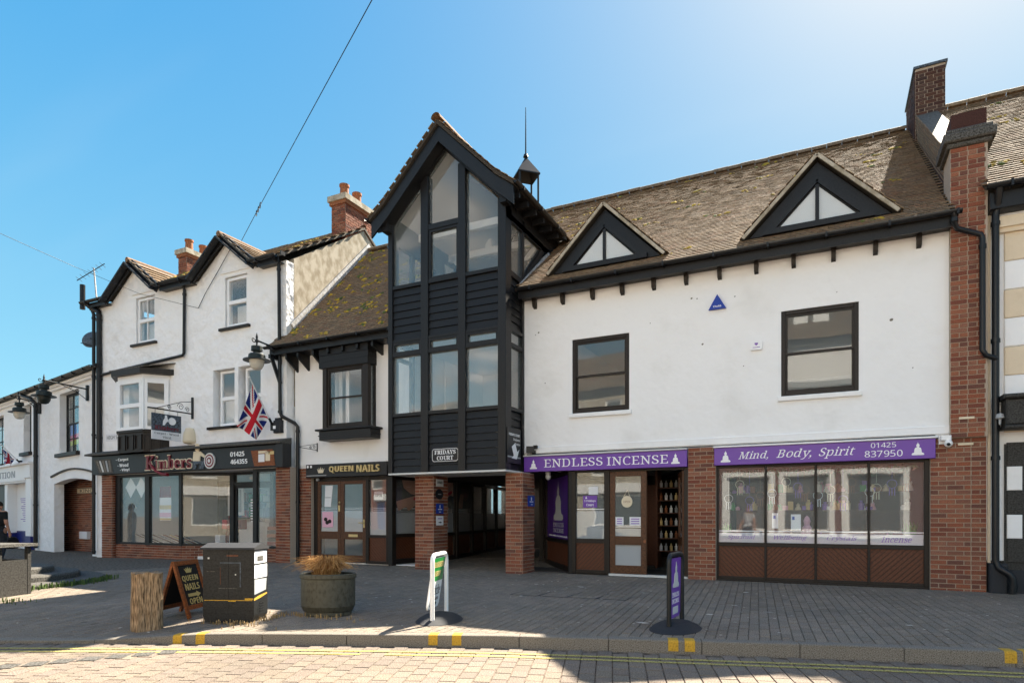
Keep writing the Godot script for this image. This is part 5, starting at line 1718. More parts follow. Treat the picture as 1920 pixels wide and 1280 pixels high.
func crown(parent: Node3D, t: Transform3D, w: float, h: float, mat: Material) -> void:
	var p := []
	for q in [[-0.3, 0], [0.3, 0], [0.5, 0.8], [0.27, 0.42], [0.25, 0.92], [0.09, 0.45], [0, 1.05], [-0.09, 0.45], [-0.25, 0.92], [-0.27, 0.42], [-0.5, 0.8]]: p.append(Vector2(q[0] * w, q[1] * h))
	flat(parent, "crown_emblem", p, t, mat, 0.006)

func salon_details() -> void:
	var b := get_node("salon_building")
	var m := M.new()
	var z := -0.1
	# framework
	m.cbox(-11.66, -11.55, 0.03, 2.14, z - 0.08, z, 0.006); m.cbox(-9.995, -9.90, 0.03, 2.14, z - 0.08, z + 0.01, 0.006); m.cbox(-9.37, -9.20, 0.03, 2.2, z - 0.12, z + 0.02, 0.006)
	m.box(-11.55, -9.37, 2.06, 2.15, z - 0.08, z + 0.005); m.box(-9.90, -9.37, 0.66, 0.73, z - 0.08, z + 0.005); m.box(-9.90, -9.37, 0.03, 0.10, z - 0.08, z + 0.006)
	part(b, "shop_frame", m, MATS.dark_brown)
	for d in [[-11.545, -10.79], [-10.785, -10.0]]:
		m = M.new()
		m.cbox(d[0], d[0] + 0.1, 0.05, 2.055, z - 0.06, z - 0.01, 0.006); m.cbox(d[1] - 0.1, d[1], 0.05, 2.055, z - 0.06, z - 0.01, 0.006)
		for y in [[0.05, 0.22], [0.61, 0.80], [1.97, 2.055]]: m.box(d[0] + 0.1, d[1] - 0.1, y[0], y[1], z - 0.059, z - 0.012)
		var dr := part(b, "door", m, MATS.timber)
		pane(dr, Vector3(d[0] + 0.1, 0, z - 0.035), Vector3(d[1] - 0.1, 0, z - 0.035), 0.80, 1.97)
		pane(dr, Vector3(d[0] + 0.1, 0, z - 0.035), Vector3(d[1] - 0.1, 0, z - 0.035), 0.22, 0.61)
		flat(dr, "frosted_film", rect(d[0] + 0.1, d[1] - 0.1, 0.80, 1.32), at(0, 0, z - 0.042), MATS.frost, 0.002)
		flat(dr, "frosted_film", rect(d[0] + 0.1, d[1] - 0.1, 1.345, 1.365), at(0, 0, z - 0.042), MATS.frost, 0.002)
		flat(dr, "frosted_film", rect(d[0] + 0.1, d[1] - 0.1, 1.385, 1.40), at(0, 0, z - 0.042), MATS.frost, 0.002)
	m = M.new()
	m.ball(Vector3(-10.82, 1.52, z), Vector3(0.03, 0.03, 0.015)); m.box(-10.85, -10.80, 1.3, 1.45, z - 0.01, z + 0.006)
	m.tube([Vector3(-10.05, 1.02, z - 0.01), Vector3(-10.05, 1.02, z + 0.05), Vector3(-10.17, 1.02, z + 0.05)], 0.011, 8); m.box(-10.07, -10.03, 0.9, 1.1, z - 0.01, z + 0.002)
	part(b, "door_handle", m, MATS.gold)
	flat(b, "letter_plate", rect(-10.53, -10.25, 0.67, 0.735), at(0, 0, z - 0.01), MATS.gold, 0.008)
	pane(b, Vector3(-9.90, 0, z - 0.04), Vector3(-9.37, 0, z - 0.04), 0.73, 2.06)
	for y in [[0.73, 1.30], [1.325, 1.345], [1.37, 1.385]]: flat(b, "frosted_film", rect(-9.90, -9.37, y[0], y[1]), at(0, 0, z - 0.048), MATS.frost, 0.002)
	flat(b, "open_sticker", rect(-9.77, -9.5, 1.58, 1.78), at(0, 0, z - 0.046), MATS.frost, 0.002)
	text(b, "OPEN", at(-9.635, 1.68, z - 0.043), 0.2, 0.07, MATS.sign_black, "Droid Sans", true, 0.0, 0.002)
	chevron(b, at(-9.90, 0.10, z - 0.05), 0.53, 0.56, [[0, 0.53, -1]])
	# the wall of windows that turns into the passage
	var segs := [[Vector3(-9.2, 0, -0.1), Vector3(-8.73, 0, -2.19), 1], [Vector3(-8.73, 0, -2.19), Vector3(-10.0, 0, -7.66), 4]]
	for s in segs:
		var p: Vector3 = s[0]
		var q: Vector3 = s[1]
		var d := (q - p).normalized()
		var len := (q - p).length()
		var t := Transform3D(Basis(d, Vector3.UP, d.cross(Vector3.UP)), p)
		m = M.new()
		for i in s[2] + 1:
			var x: float = len * i / s[2]
			m.obox(t * at(x, 1.1, 0), Vector3(0.12, 2.2, 0.14))
		for y in [[0.1, 0.12], [0.72, 0.08], [2.10, 0.1]]: m.obox(t * at(len / 2, y[0], 0), Vector3(len, y[1], 0.1))
		part(b, "shop_frame", m, MATS.dark_brown)
		for i in s[2]:
			var x0: float = len * i / s[2] + 0.06
			var x1: float = len * (i + 1) / s[2] - 0.06
			glaze(b, [t * Vector3(x0, 0.76, 0.014), t * Vector3(x1, 0.76, 0.014), t * Vector3(x1, 2.05, 0.014), t * Vector3(x0, 2.05, 0.014)])
			for y in [[0.76, 1.27], [1.30, 1.32], [1.35, 1.37]]: flat(b, "frosted_film", rect(x0, x1, y[0], y[1]), t * at(0, 0, -0.012), MATS.frost, 0.002)
			chevron(b, t * at(x0, 0.16, -0.03), x1 - x0, 0.52, [[0, x1 - x0, -1]])
	m = M.new()
	m.box(-12.0, -8.5, -0.1, 0.03, -6.1, -0.15); m.box(-11.95, -10.1, 0.03, 2.2, -4.2, -4.1)
	part(b, "shop_interior", m, MATS.room_white)
	m = M.new()
	m.box(-11.3, -10.95, 0.03, 1.9, -2.4, -2.0); m.box(-10.4, -10.1, 1.5, 1.9, -3.9, -3.6)
	for k in 5: m.box(-11.0, -9.6, 1.15 + k * 0.17, 1.22 + k * 0.17, -3.0, -2.9)
	part(b, "shelving", m, MATS.dark_room)
	# printed posters on the passage windows: lips and a hand; a face behind a hand
	var po := thing("poster", "window poster of red lips and manicured fingers beside the brick pier", "poster", Vector3(-8.95, 1.4, -1.0))
	var pd := (Vector3(-8.73, 0, -2.19) - Vector3(-9.2, 0, -0.1)).normalized()
	var pt := Transform3D(Basis(pd, Vector3.UP, pd.cross(Vector3.UP)), Vector3(-9.2, 0, -0.1))
	flat(po, "print", rect(0.08, 2.06, 1.38, 2.05), pt * at(0, 0, 0.004), MATS.dark_brown, 0.002)
	flat(po, "face", [Vector2(0.3, 2.05), Vector2(0.36, 1.86), Vector2(0.6, 1.72), Vector2(0.9, 1.68), Vector2(1.3, 1.80), Vector2(2.06, 1.7), Vector2(2.06, 2.05)], pt * at(0, 0, 0.006), MATS.skin, 0.001)
	flat(po, "lips", [Vector2(0.72, 1.98), Vector2(0.95, 2.04), Vector2(1.25, 2.0), Vector2(1.45, 2.04), Vector2(1.6, 1.96), Vector2(1.3, 1.88), Vector2(0.95, 1.89)], pt * at(0, 0, 0.007), MATS.red, 0.001)
	for f in [[0.15, 1.45, 0.75, 0.12], [0.45, 1.42, 1.15, 0.10], [0.8, 1.42, 1.6, 0.10], [1.2, 1.42, 1.95, 0.09]]:
		var a := Vector2(f[0], f[1] - 0.03)
		var e := Vector2(f[2], 1.78 if f[0] > 0.2 else 1.62)
		var n: Vector2 = (e - a).normalized().orthogonal() * f[3]
		flat(po, "finger", [a + n, a - n, e - n * 0.6, e + (e - a).normalized() * 0.07, e + n * 0.6], pt * at(0, 0, 0.0075), MATS.skin if f[0] != 0.8 else MATS.bone, 0.001)
		flat(po, "nail", oval(e, Vector2(0.09, 0.045), (e - a).angle(), 10), pt * at(0, 0, 0.009), MATS.red, 0.001)
	po = thing("poster", "darker window poster of a face behind a raised hand inside the passage", "poster", Vector3(-8.8, 1.5, -2.6))
	pd = (Vector3(-10.0, 0, -7.66) - Vector3(-8.73, 0, -2.19)).normalized()
	pt = Transform3D(Basis(pd, Vector3.UP, pd.cross(Vector3.UP)), Vector3(-8.73, 0, -2.19))
	flat(po, "print", rect(0.08, 1.32, 1.38, 2.05), pt * at(0, 0, 0.004), MATS.dark_brown, 0.002)
	flat(po, "face", oval(Vector2(0.85, 1.85), Vector2(0.34, 0.26)), pt * at(0, 0, 0.006), MATS.boarding, 0.001)
	flat(po, "lips", oval(Vector2(0.85, 1.75), Vector2(0.14, 0.05)), pt * at(0, 0, 0.007), MATS.crimson, 0.001)
	for i in 3: flat(po, "finger", [Vector2(0.2 + i * 0.14, 1.39), Vector2(0.32 + i * 0.14, 1.39), Vector2(0.52 + i * 0.1, 1.75), Vector2(0.44 + i * 0.1, 1.8)], pt * at(0, 0, 0.008), MATS.skin, 0.001)
	po = thing("poster", "small pink poster with pastries on the left salon door", "poster", Vector3(-11.2, 1.05, -0.1))
	flat(po, "print", rect(-11.40, -11.05, 0.90, 1.29), at(0, 0, z - 0.03), MATS.pink, 0.002)
	for c in [[-11.29, 1.1], [-11.16, 1.05], [-11.24, 1.02]]: flat(po, "print", oval(Vector2(c[0], c[1]), Vector2(0.06, 0.05)), at(0, 0, z - 0.028), MATS.dark_brown, 0.001)
	po = thing("poster", "white paper notice high on the left salon door glass", "poster", Vector3(-11.2, 1.6, -0.1))
	flat(po, "print", [Vector2(-11.33, 1.42), Vector2(-11.12, 1.42), Vector2(-11.05, 1.95), Vector2(-11.30, 1.95)], at(0, 0, z - 0.03), MATS.paper, 0.002)
	flat(po, "print", rect(-11.31, -11.12, 1.64, 1.66), at(0, 0, z - 0.027), MATS.frost, 0.001)
	# fascia sign
	var s := thing("shop_sign", "black fascia sign with gold QUEEN NAILS letters and a crown", "shop sign", Vector3(-10.47, 2.15, 0.05))
	m = M.new()
	m.cbox(-11.735, -9.205, 2.15, 2.475, 0.001, 0.10, 0.006); m.box(-9.21, -8.6, 2.16, 2.36, 0.001, 0.05)
	part(s, "board", m, MATS.sign_black)
	text(s, "QUEEN", at(-10.56, 2.325, 0.10), 0.76, 0.165, MATS.gold, "Droid Sans", true, 0.0, 0.04)
	text(s, "NAILS", at(-9.74, 2.325, 0.10), 0.68, 0.165, MATS.gold, "Droid Sans", true, 0.0, 0.04)
	crown(s, at(-11.24, 2.255, 0.10), 0.24, 0.14, MATS.bone)
	flat(s, "web_address", rect(-11.71, -11.06, 2.185, 2.203), at(0, 0, 0.10), MATS.frost, 0.003)
	for x in [-11.67, -11.56]: flat(s, "icon", oval(Vector2(x, 2.42), Vector2(0.034, 0.034)), at(0, 0, 0.10), MATS.letter_white, 0.003)
	m = M.new()
	m.ball(Vector3(-11.45, 2.1, -0.02), Vector3(0.045, 0.04, 0.045))
	single("bulkhead_light", m, MATS.frost, Vector3(-11.45, 2.1, -0.02), "small round light under the left end of the black salon fascia", "light")

func incense_details() -> void:
	var b := get_node("court_building")
	var m := M.new()
	var z := -0.05
	# purple signs
	var s := thing("shop_sign", "purple fascia sign reading ENDLESS INCENSE in white serif letters", "shop sign", Vector3(-3.97, 2.11, 0.06))
	m = M.new()
	m.cbox(-5.65, -2.29, 2.11, 2.425, 0.003, 0.09, 0.006)
	part(s, "board", m, MATS.purple)
	m = M.new()
	m.cbox(-5.66, -2.285, 2.427, 2.455, 0.003, 0.12, 0.006)
	part(s, "edge_trim", m, MATS.silver)
	text(s, "ENDLESS", at(-4.56, 2.275, 0.09), 1.26, 0.165, MATS.letter_white, "Droid Serif", false, 0.0, 0.004)
	text(s, "INCENSE", at(-3.24, 2.268, 0.09), 1.20, 0.165, MATS.letter_white, "Droid Serif", false, 0.0, 0.004)
	seated_figure(s, at(-5.43, 2.165, 0.09), 0.2, MATS.letter_white); seated_figure(s, at(-2.50, 2.17, 0.09), 0.2, MATS.letter_white)
	s = thing("shop_sign", "purple fascia sign reading Mind, Body, Spirit with a telephone number", "shop sign", Vector3(-0.1, 2.115, 0.06))
	m = M.new()
	m.cbox(-1.80, 1.60, 2.112, 2.43, 0.003, 0.09, 0.006)
	part(s, "board", m, MATS.purple)
	m = M.new()
	m.cbox(-1.81, 1.63, 2.432, 2.462, 0.003, 0.12, 0.006)
	part(s, "edge_trim", m, MATS.letter_white)
	text(s, "Mind,", at(-1.13, 2.265, 0.09), 0.50, 0.16, MATS.letter_white, "Droid Serif", false, 0.32, 0.004)
	text(s, "Body,", at(-0.47, 2.262, 0.09), 0.56, 0.19, MATS.letter_white, "Droid Serif", false, 0.32, 0.004)
	text(s, "Spirit", at(0.20, 2.262, 0.09), 0.55, 0.19, MATS.letter_white, "Droid Serif", false, 0.32, 0.004)
	text(s, "01425", at(0.88, 2.355, 0.09), 0.36, 0.08, MATS.letter_white, "Droid Sans", false, 0.0, 0.004)
	text(s, "837950", at(0.88, 2.215, 0.09), 0.54, 0.105, MATS.letter_white, "Droid Sans", false, 0.0, 0.004)
	seated_figure(s, at(-1.60, 2.165, 0.09), 0.21, MATS.letter_white); seated_figure(s, at(1.36, 2.17, 0.09), 0.21, MATS.letter_white)
	# big window
	m = M.new()
	var xs := [-1.78, -0.955, -0.145, 0.66, 1.46]
	for i in 5: m.cbox(xs[i], xs[i] + (0.04 if i != 4 else 0.075), 0.03, 2.115, z - 0.08, z, 0.006)
	for i in 4: for y in [[0.03, 0.09], [0.64, 0.71], [2.07, 2.115]]: m.box(xs[i] + 0.04, xs[i + 1], y[0], y[1], z - 0.08, z - 0.002)
	m.box(-1.78, 1.53, -0.06, 0.028, z - 0.1, z + 0.04)
	part(b, "shop_frame", m, MATS.dark_brown)
	for i in 4:
		var a: float = xs[i] + 0.04
		var c: float = xs[i + 1]
		pane(b, Vector3(a, 0, z - 0.04), Vector3(c, 0, z - 0.04), 0.71, 2.07)
		flat(b, "window_film", rect(a, c, 0.71, 0.885), at(0, 0, z - 0.047), MATS.pale_film, 0.002)
		flat(b, "window_film", rect(a, c, 0.905, 0.925), at(0, 0, z - 0.047), MATS.paper, 0.002)
		text(b, ["Spiritual", "Wellbeing", "Crystals", "Incense"][i], at((a + c) / 2, 0.80, z - 0.044), [0.48, 0.54, 0.46, 0.44][i], 0.10, MATS.lilac, "Droid Serif", false, 0.35, 0.002)
		chevron(b, at(a, 0.09, z - 0.05), c - a, 0.55, [[0, (c - a), 1 if i % 2 else -1]])
	# goods in the window
	m = M.new()
	m.box(-1.74, 1.46, 0.66, 0.70, -0.75, -0.14); m.box(-1.2, 1.3, 1.28, 1.30, -1.35, -1.15); m.box(-1.2, 1.3, 1.62, 1.64, -1.35, -1.15); m.box(-1.7, 1.4, 0.03, 2.2, -2.4, -2.35)
	part(b, "display_shelf", m, MATS.boarding)
	var goods := thing("shop_goods", "small ornaments jars and boxes displayed low in the incense shop window", "shop goods", Vector3(-0.1, 0.7, -0.4))
	for i in 96:
		m = M.new()
		var x := rng.randf_range(-1.65, 1.4)
		var up := i % 3
		var y: float = [0.702, 1.302, 1.642][up]
		var zz: float = rng.randf_range(-0.5, -0.2) if up == 0 else rng.randf_range(-1.32, -1.2)
		var h := rng.randf_range(0.06, 0.2)
		var mat: Material = [MATS.pink, MATS.paper, MATS.gold, MATS.lilac, MATS.bone, MATS.terracotta, MATS.silver, MATS.green][rng.randi() % 8]
		match rng.randi() % 3:
			0: m.cbox(x - 0.05, x + 0.05, y, y + h, zz - 0.04, zz + 0.04, 0.004)
			1: m.lathe([Vector2(0.045, y), Vector2(0.05, y + h * 0.7), Vector2(0.025, y + h * 0.8), Vector2(0.028, y + h), Vector2(0, y + h)], at(x, 0, zz), 12)
			2: m.lathe([Vector2(0.06, y), Vector2(0.05, y + h * 0.3), Vector2(0.03, y + h * 0.6), Vector2(0.04, y + h * 0.75), Vector2(0.0, y + h * 1.1)], at(x, 0, zz), 12)
		part(goods, "ornament", m, mat)
	for i in 16:
		m = M.new()
		var x := -1.6 + i * 0.19 + rng.randf_range(-0.05, 0.05)
		var y := rng.randf_range(1.45, 1.85)
		var zz := rng.randf_range(-0.7, -0.3)
		m.tube([Vector3(x, 2.05, zz), Vector3(x, y + 0.1, zz)], 0.003, 4)
		for k in 12: m.bar(Vector3(x + cos(k * TAU / 12) * 0.075, y + sin(k * TAU / 12) * 0.075, zz), Vector3(x + cos((k + 1) * TAU / 12) * 0.075, y + sin((k + 1) * TAU / 12) * 0.075, zz), 0.008, 0.008, Vector3.BACK)
		for k in 3: m.bar(Vector3(x - 0.04 + k * 0.04, y - 0.07, zz), Vector3(x - 0.04 + k * 0.04, y - 0.2, zz), 0.012, 0.004, Vector3.BACK)
		part(goods, "hanging_hoop", m, [MATS.paper, MATS.bone, MATS.lilac, MATS.terracotta][i % 4])
	m = M.new()
	m.lathe([Vector2(0.11, 0.705), Vector2(0.12, 0.78), Vector2(0.07, 0.86), Vector2(0.08, 0.98), Vector2(0.045, 1.03), Vector2(0.06, 1.1), Vector2(0.04, 1.16), Vector2(0, 1.2)], at(-0.27, 0, -0.45), 18)
	part(goods, "ornament", m, MATS.pink)
	var gr := thing("window_plants", "green grassy artificial plants in the incense shop window", "plants", Vector3(-1.6, 0.7, -0.3))
	for p in [[-1.62, 0.36], [1.30, 0.42], [-0.45, 0.2]]:
		m = M.new()
		for i in 46:
			var a := rng.randf() * TAU
			var r := rng.randf_range(0.0, 0.05)
			var h: float = p[1] * rng.randf_range(0.6, 1.0)
			m.col = Color(0.05, 0.22, 0.02) * rng.randf_range(0.6, 1.6)
			var o := Vector3(p[0] + cos(a) * r, 0.70, -0.3 + sin(a) * r)
			var tip := o + Vector3(cos(a) * 0.09 * rng.randf(), h, sin(a) * 0.09 * rng.randf())
			m.bar(o, tip, 0.008, 0.003)
		part(gr, "plant", m, MATS.grass)
	m = M.new()
	for i in 240:
		var o := Vector3(rng.randf_range(-1.7, 1.4), 2.03 - absf(rng.randfn(0, 0.06)), -0.25 - rng.randf() * 0.2)
		m.col = Color(0.05, 0.09, 0.03).lerp(Color(0.3, 0.16, 0.12), 1.0 if rng.randf() < 0.2 else 0.0) * rng.randf_range(0.5, 1.4)
		m.obox(Transform3D(Basis.from_euler(Vector3(rng.randf() * 6, rng.randf() * 6, rng.randf() * 6)), o), Vector3(0.07, 0.04, 0.004))
	single("leaf_garland", m, MATS.grass, Vector3(-0.1, 2.0, -0.3), "dark leafy garland along the top inside the incense shop window", "garland")
	for p in [[-0.83, 0.97, 1.24, -0.73], [-0.52, 0.94, 1.22, -0.36]]:
		var q := thing("paper_notice", "white paper notice stuck inside the second shop pane, " + ("narrow one by the frame" if p[0] < -0.8 else "wide one right of it"), "notice", Vector3(p[0], p[1], z))
		flat(q, "sheet", rect(p[0], p[3], p[1], p[2]), at(0, 0, z - 0.05), MATS.paper, 0.002)
		flat(q, "print", rect(p[0] + 0.02, p[0] + 0.06, p[2] - 0.1, p[2] - 0.04), at(0, 0, z - 0.047), MATS.blue, 0.001)
	# entrance: splayed window, narrow window, door, doorway
	m = M.new()
	m.cbox(-4.66, -4.545, 0.03, 2.11, z - 0.12, z + 0.01, 0.006); m.cbox(-3.945, -3.83, 0.03, 2.11, z - 0.08, z, 0.006); m.cbox(-2.37, -2.285, 0.03, 2.11, z - 0.1, z, 0.006)
	m.box(-4.545, -2.37, 2.07, 2.11, z - 0.08, z - 0.003)
	for y in [[0.03, 0.10], [0.64, 0.73]]: m.box(-4.545, -3.945, y[0], y[1], z - 0.08, z - 0.003)
	part(b, "shop_frame", m, MATS.dark_brown)
	pane(b, Vector3(-4.545, 0, z - 0.04), Vector3(-3.945, 0, z - 0.04), 0.73, 2.07)
	flat(b, "frosted_film", rect(-4.54, -3.95, 0.73, 1.29), at(0, 0, z - 0.047), MATS.frost, 0.002)
	flat(b, "frosted_film", rect(-4.54, -3.95, 1.315, 1.335), at(0, 0, z - 0.047), MATS.paper, 0.002)
	chevron(b, at(-4.545, 0.10, z - 0.05), 0.60, 0.54, [[0, 0.60, 1]])
	m = M.new()
	m.cbox(-3.825, -3.72, 0.05, 2.065, z - 0.06, z - 0.008, 0.006); m.cbox(-3.20, -3.085, 0.05, 2.065, z - 0.06, z - 0.008, 0.006)
	for y in [[0.05, 0.215], [0.62, 0.79], [1.97, 2.065]]: m.box(-3.72, -3.20, y[0], y[1], z - 0.059, z - 0.01)
	var dr := part(b, "door", m, MATS.timber)
	pane(dr, Vector3(-3.72, 0, z - 0.03), Vector3(-3.20, 0, z - 0.03), 0.79, 1.97)
	for y in [[0.215, 0.62], [0.79, 0.94], [0.96, 0.985]]: flat(dr, "frosted_film", rect(-3.72, -3.20, y[0], y[1]), at(0, 0, z - 0.04), MATS.frost, 0.002)
	m = M.new()
	m.box(-3.145, -3.10, 0.665, 0.72, z - 0.008, z - 0.002)
	part(dr, "lock_plate", m, MATS.terracotta)
	var hinge := Transform3D(Basis(Vector3.UP, deg_to_rad(-72)), Vector3(-2.39, 0, z - 0.05))      # second leaf, standing open inwards
	m = M.new()
	for k in [[0.0, -0.1], [-0.6, -0.7]]: m.obox(hinge * at((k[0] + k[1]) / 2, 1.055, 0), Vector3(0.1, 2.0, 0.045))
	for y in [[0.13, 0.16], [0.70, 0.16], [2.0, 0.1]]: m.obox(hinge * at(-0.35, y[0], 0), Vector3(0.5, y[1], 0.044))
	dr = part(b, "door", m, MATS.timber)
	for y in [[0.21, 0.62], [0.78, 1.95]]:
		glaze(dr, [hinge * Vector3(-0.6, y[0], 0), hinge * Vector3(-0.1, y[0], 0), hinge * Vector3(-0.1, y[1], 0), hinge * Vector3(-0.6, y[1], 0)])
	m = M.new()
	m.box(-3.84, -2.30, -0.03, 0.045, z - 0.1, z + 0.03)
	part(b, "threshold", m, MATS.silver)
	m = M.new()      # shelves inside the doorway
	for k in 6: m.box(-3.3, -2.5, 0.4 + k * 0.28, 0.42 + k * 0.28, -2.2, -1.9)
	m.box(-3.35, -3.3, 0.03, 2.2, -2.25, -1.85); m.box(-3.7, -3.4, 0.03, 1.9, -2.6, -2.4)
	part(b, "display_shelf", m, MATS.boarding)
	for i in 40:
		m = M.new()
		var y := 0.42 + (i % 6) * 0.28
		var x := -3.25 + (i / 6) * 0.11
		m.lathe([Vector2(0.03, y), Vector2(0.035, y + 0.1), Vector2(0.015, y + 0.12), Vector2(0.015, y + 0.16), Vector2(0, y + 0.16)], at(x, 0, -2.0), 8)
		part(goods, "jar", m, [MATS.paper, MATS.frost, MATS.gold, MATS.silver, MATS.terracotta][i % 5])
	# splayed window with the tall purple print
	var p := Vector3(-6.20, 0, -2.35)
	var q := Vector3(-4.66, 0, -0.08)
	var d := (q - p).normalized()
	var len := (q - p).length()
	var t := Transform3D(Basis(d, Vector3.UP, d.cross(Vector3.UP)), p)
	m = M.new()
	for x in [0.0, len * 0.10, len]: m.obox(t * at(x, 1.08, 0), Vector3(0.1, 2.16, 0.12))
	for y in [[0.08, 0.12], [0.64, 0.08], [2.10, 0.08]]: m.obox(t * at(len / 2, y[0], 0), Vector3(len, y[1], 0.1))
	part(b, "shop_frame", m, MATS.dark_brown)
	chevron(b, t * at(0.05, 0.14, 0.0), len - 0.1, 0.47, [[0, len - 0.1, -1]])
	s = thing("window_print", "tall purple window print with seated figure, beside the brick pier", "window sign", Vector3(-5.4, 0.7, -1.2))
	flat(s, "print", rect(0.32, len - 0.06, 0.69, 2.05), t * at(0, 0, 0.01), MATS.deep_purple, 0.004)
	var fig := []
	for k in [[0, 2.0], [0.03, 1.85], [0.08, 1.78], [0.09, 1.72], [0.06, 1.66], [0.2, 1.60], [0.28, 1.5], [0.26, 1.34], [0.32, 1.24], [0.48, 1.2], [0.5, 1.13], [0.4, 1.09]]: fig.append(Vector2(k[0] + 1.55, k[1]))
	for k in range(10, 0, -1): fig.append(Vector2(1.55 - (fig[k].x - 1.55), fig[k].y))
	fig.insert(12, Vector2(1.15, 1.09))
	flat(s, "figure_emblem", fig, t * at(0, 0, 0.014), MATS.silver, 0.002)
	text(s, "ENDLESS", t * at(1.55, 0.99, 0.014), 1.1, 0.095, MATS.silver, "Droid Serif", false, 0.0, 0.002)
	text(s, "INCENSE", t * at(1.55, 0.86, 0.014), 1.1, 0.095, MATS.silver, "Droid Serif", false, 0.0, 0.002)
	text(s, "www.endlessincense.co.uk", t * at(1.50, 0.745, 0.014), 1.9, 0.045, MATS.letter_white, "Droid Sans", true, 0.0, 0.002)
	# notices on the glass
	s = thing("paper_notice", "small purple notice reading 1 Fridays Court on the narrow shop window", "notice", Vector3(-4.2, 1.4, z))
	flat(s, "sheet", rect(-4.40, -4.10, 1.36, 1.60), at(0, 0, z - 0.035), MATS.purple, 0.003)
	text(s, "1 Fridays", at(-4.25, 1.49, z - 0.031), 0.24, 0.055, MATS.letter_white, "Droid Serif", true, 0.0, 0.002)
	text(s, "Court", at(-4.25, 1.415, z - 0.031), 0.16, 0.05, MATS.letter_white, "Droid Serif", true, 0.0, 0.002)
	seated_figure(s, at(-4.33, 1.54, z - 0.031), 0.05, MATS.letter_white)
	s = thing("paper_notice", "plain white card above the purple notice on the narrow shop window", "notice", Vector3(-4.2, 1.65, z))
	flat(s, "sheet", rect(-4.28, -4.08, 1.62, 1.78), at(0, 0, z - 0.035), MATS.paper, 0.003)
	s = thing("hanging_sign", "round wooden open sign hanging inside the brown shop door", "sign", Vector3(-3.48, 1.5, z))
	m = M.new()
	m.prism(PackedVector2Array(oval(Vector2(-3.48, 1.47), Vector2(0.11, 0.115), 0, 28)), at(0, 0, z - 0.026), 0.012)
	part(s, "disc", m, MATS.bone)
	m = M.new()
	m.tube([Vector3(-3.55, 1.56, z - 0.02), Vector3(-3.47, 1.70, z - 0.02), Vector3(-3.42, 1.57, z - 0.02)], 0.004, 6)
	part(s, "string", m, MATS.bone)
	text(s, "OPEN", at(-3.48, 1.47, z - 0.013), 0.14, 0.04, MATS.terracotta, "Droid Serif", false, 0.0, 0.002)
	for k in [[-3.715, -3.55, "left"], [-3.43, -3.205, "right"]]:
		s = thing("paper_notice", "white lettered notice low on the brown shop door glass, the %s of two" % k[2], "notice", Vector3(k[0], 1.0, z))
		flat(s, "sheet", rect(k[0], k[1], 1.0, 1.17), at(0, 0, z - 0.028), MATS.paper, 0.002)
		for j in 3: flat(s, "print", rect(k[0] + 0.03, k[1] - 0.03, 1.03 + j * 0.045, 1.05 + j * 0.045), at(0, 0, z - 0.025), MATS.lilac, 0.001)
	m = M.new()
	m.ball(Vector3(-5.22, 2.02, -0.2), Vector3(0.06, 0.075, 0.06)); m.box(-5.26, -5.18, 2.07, 2.11, -0.25, -0.15)
	single("bulkhead_light", m, MATS.silver, Vector3(-5.22, 2.02, -0.2), "small pale light under the purple sign beside the brick pier", "light")
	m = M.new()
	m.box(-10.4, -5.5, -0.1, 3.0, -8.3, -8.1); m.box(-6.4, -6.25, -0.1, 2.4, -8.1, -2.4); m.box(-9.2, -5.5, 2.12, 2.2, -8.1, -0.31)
	part(b, "passage_lining", m, MATS.dark_room)

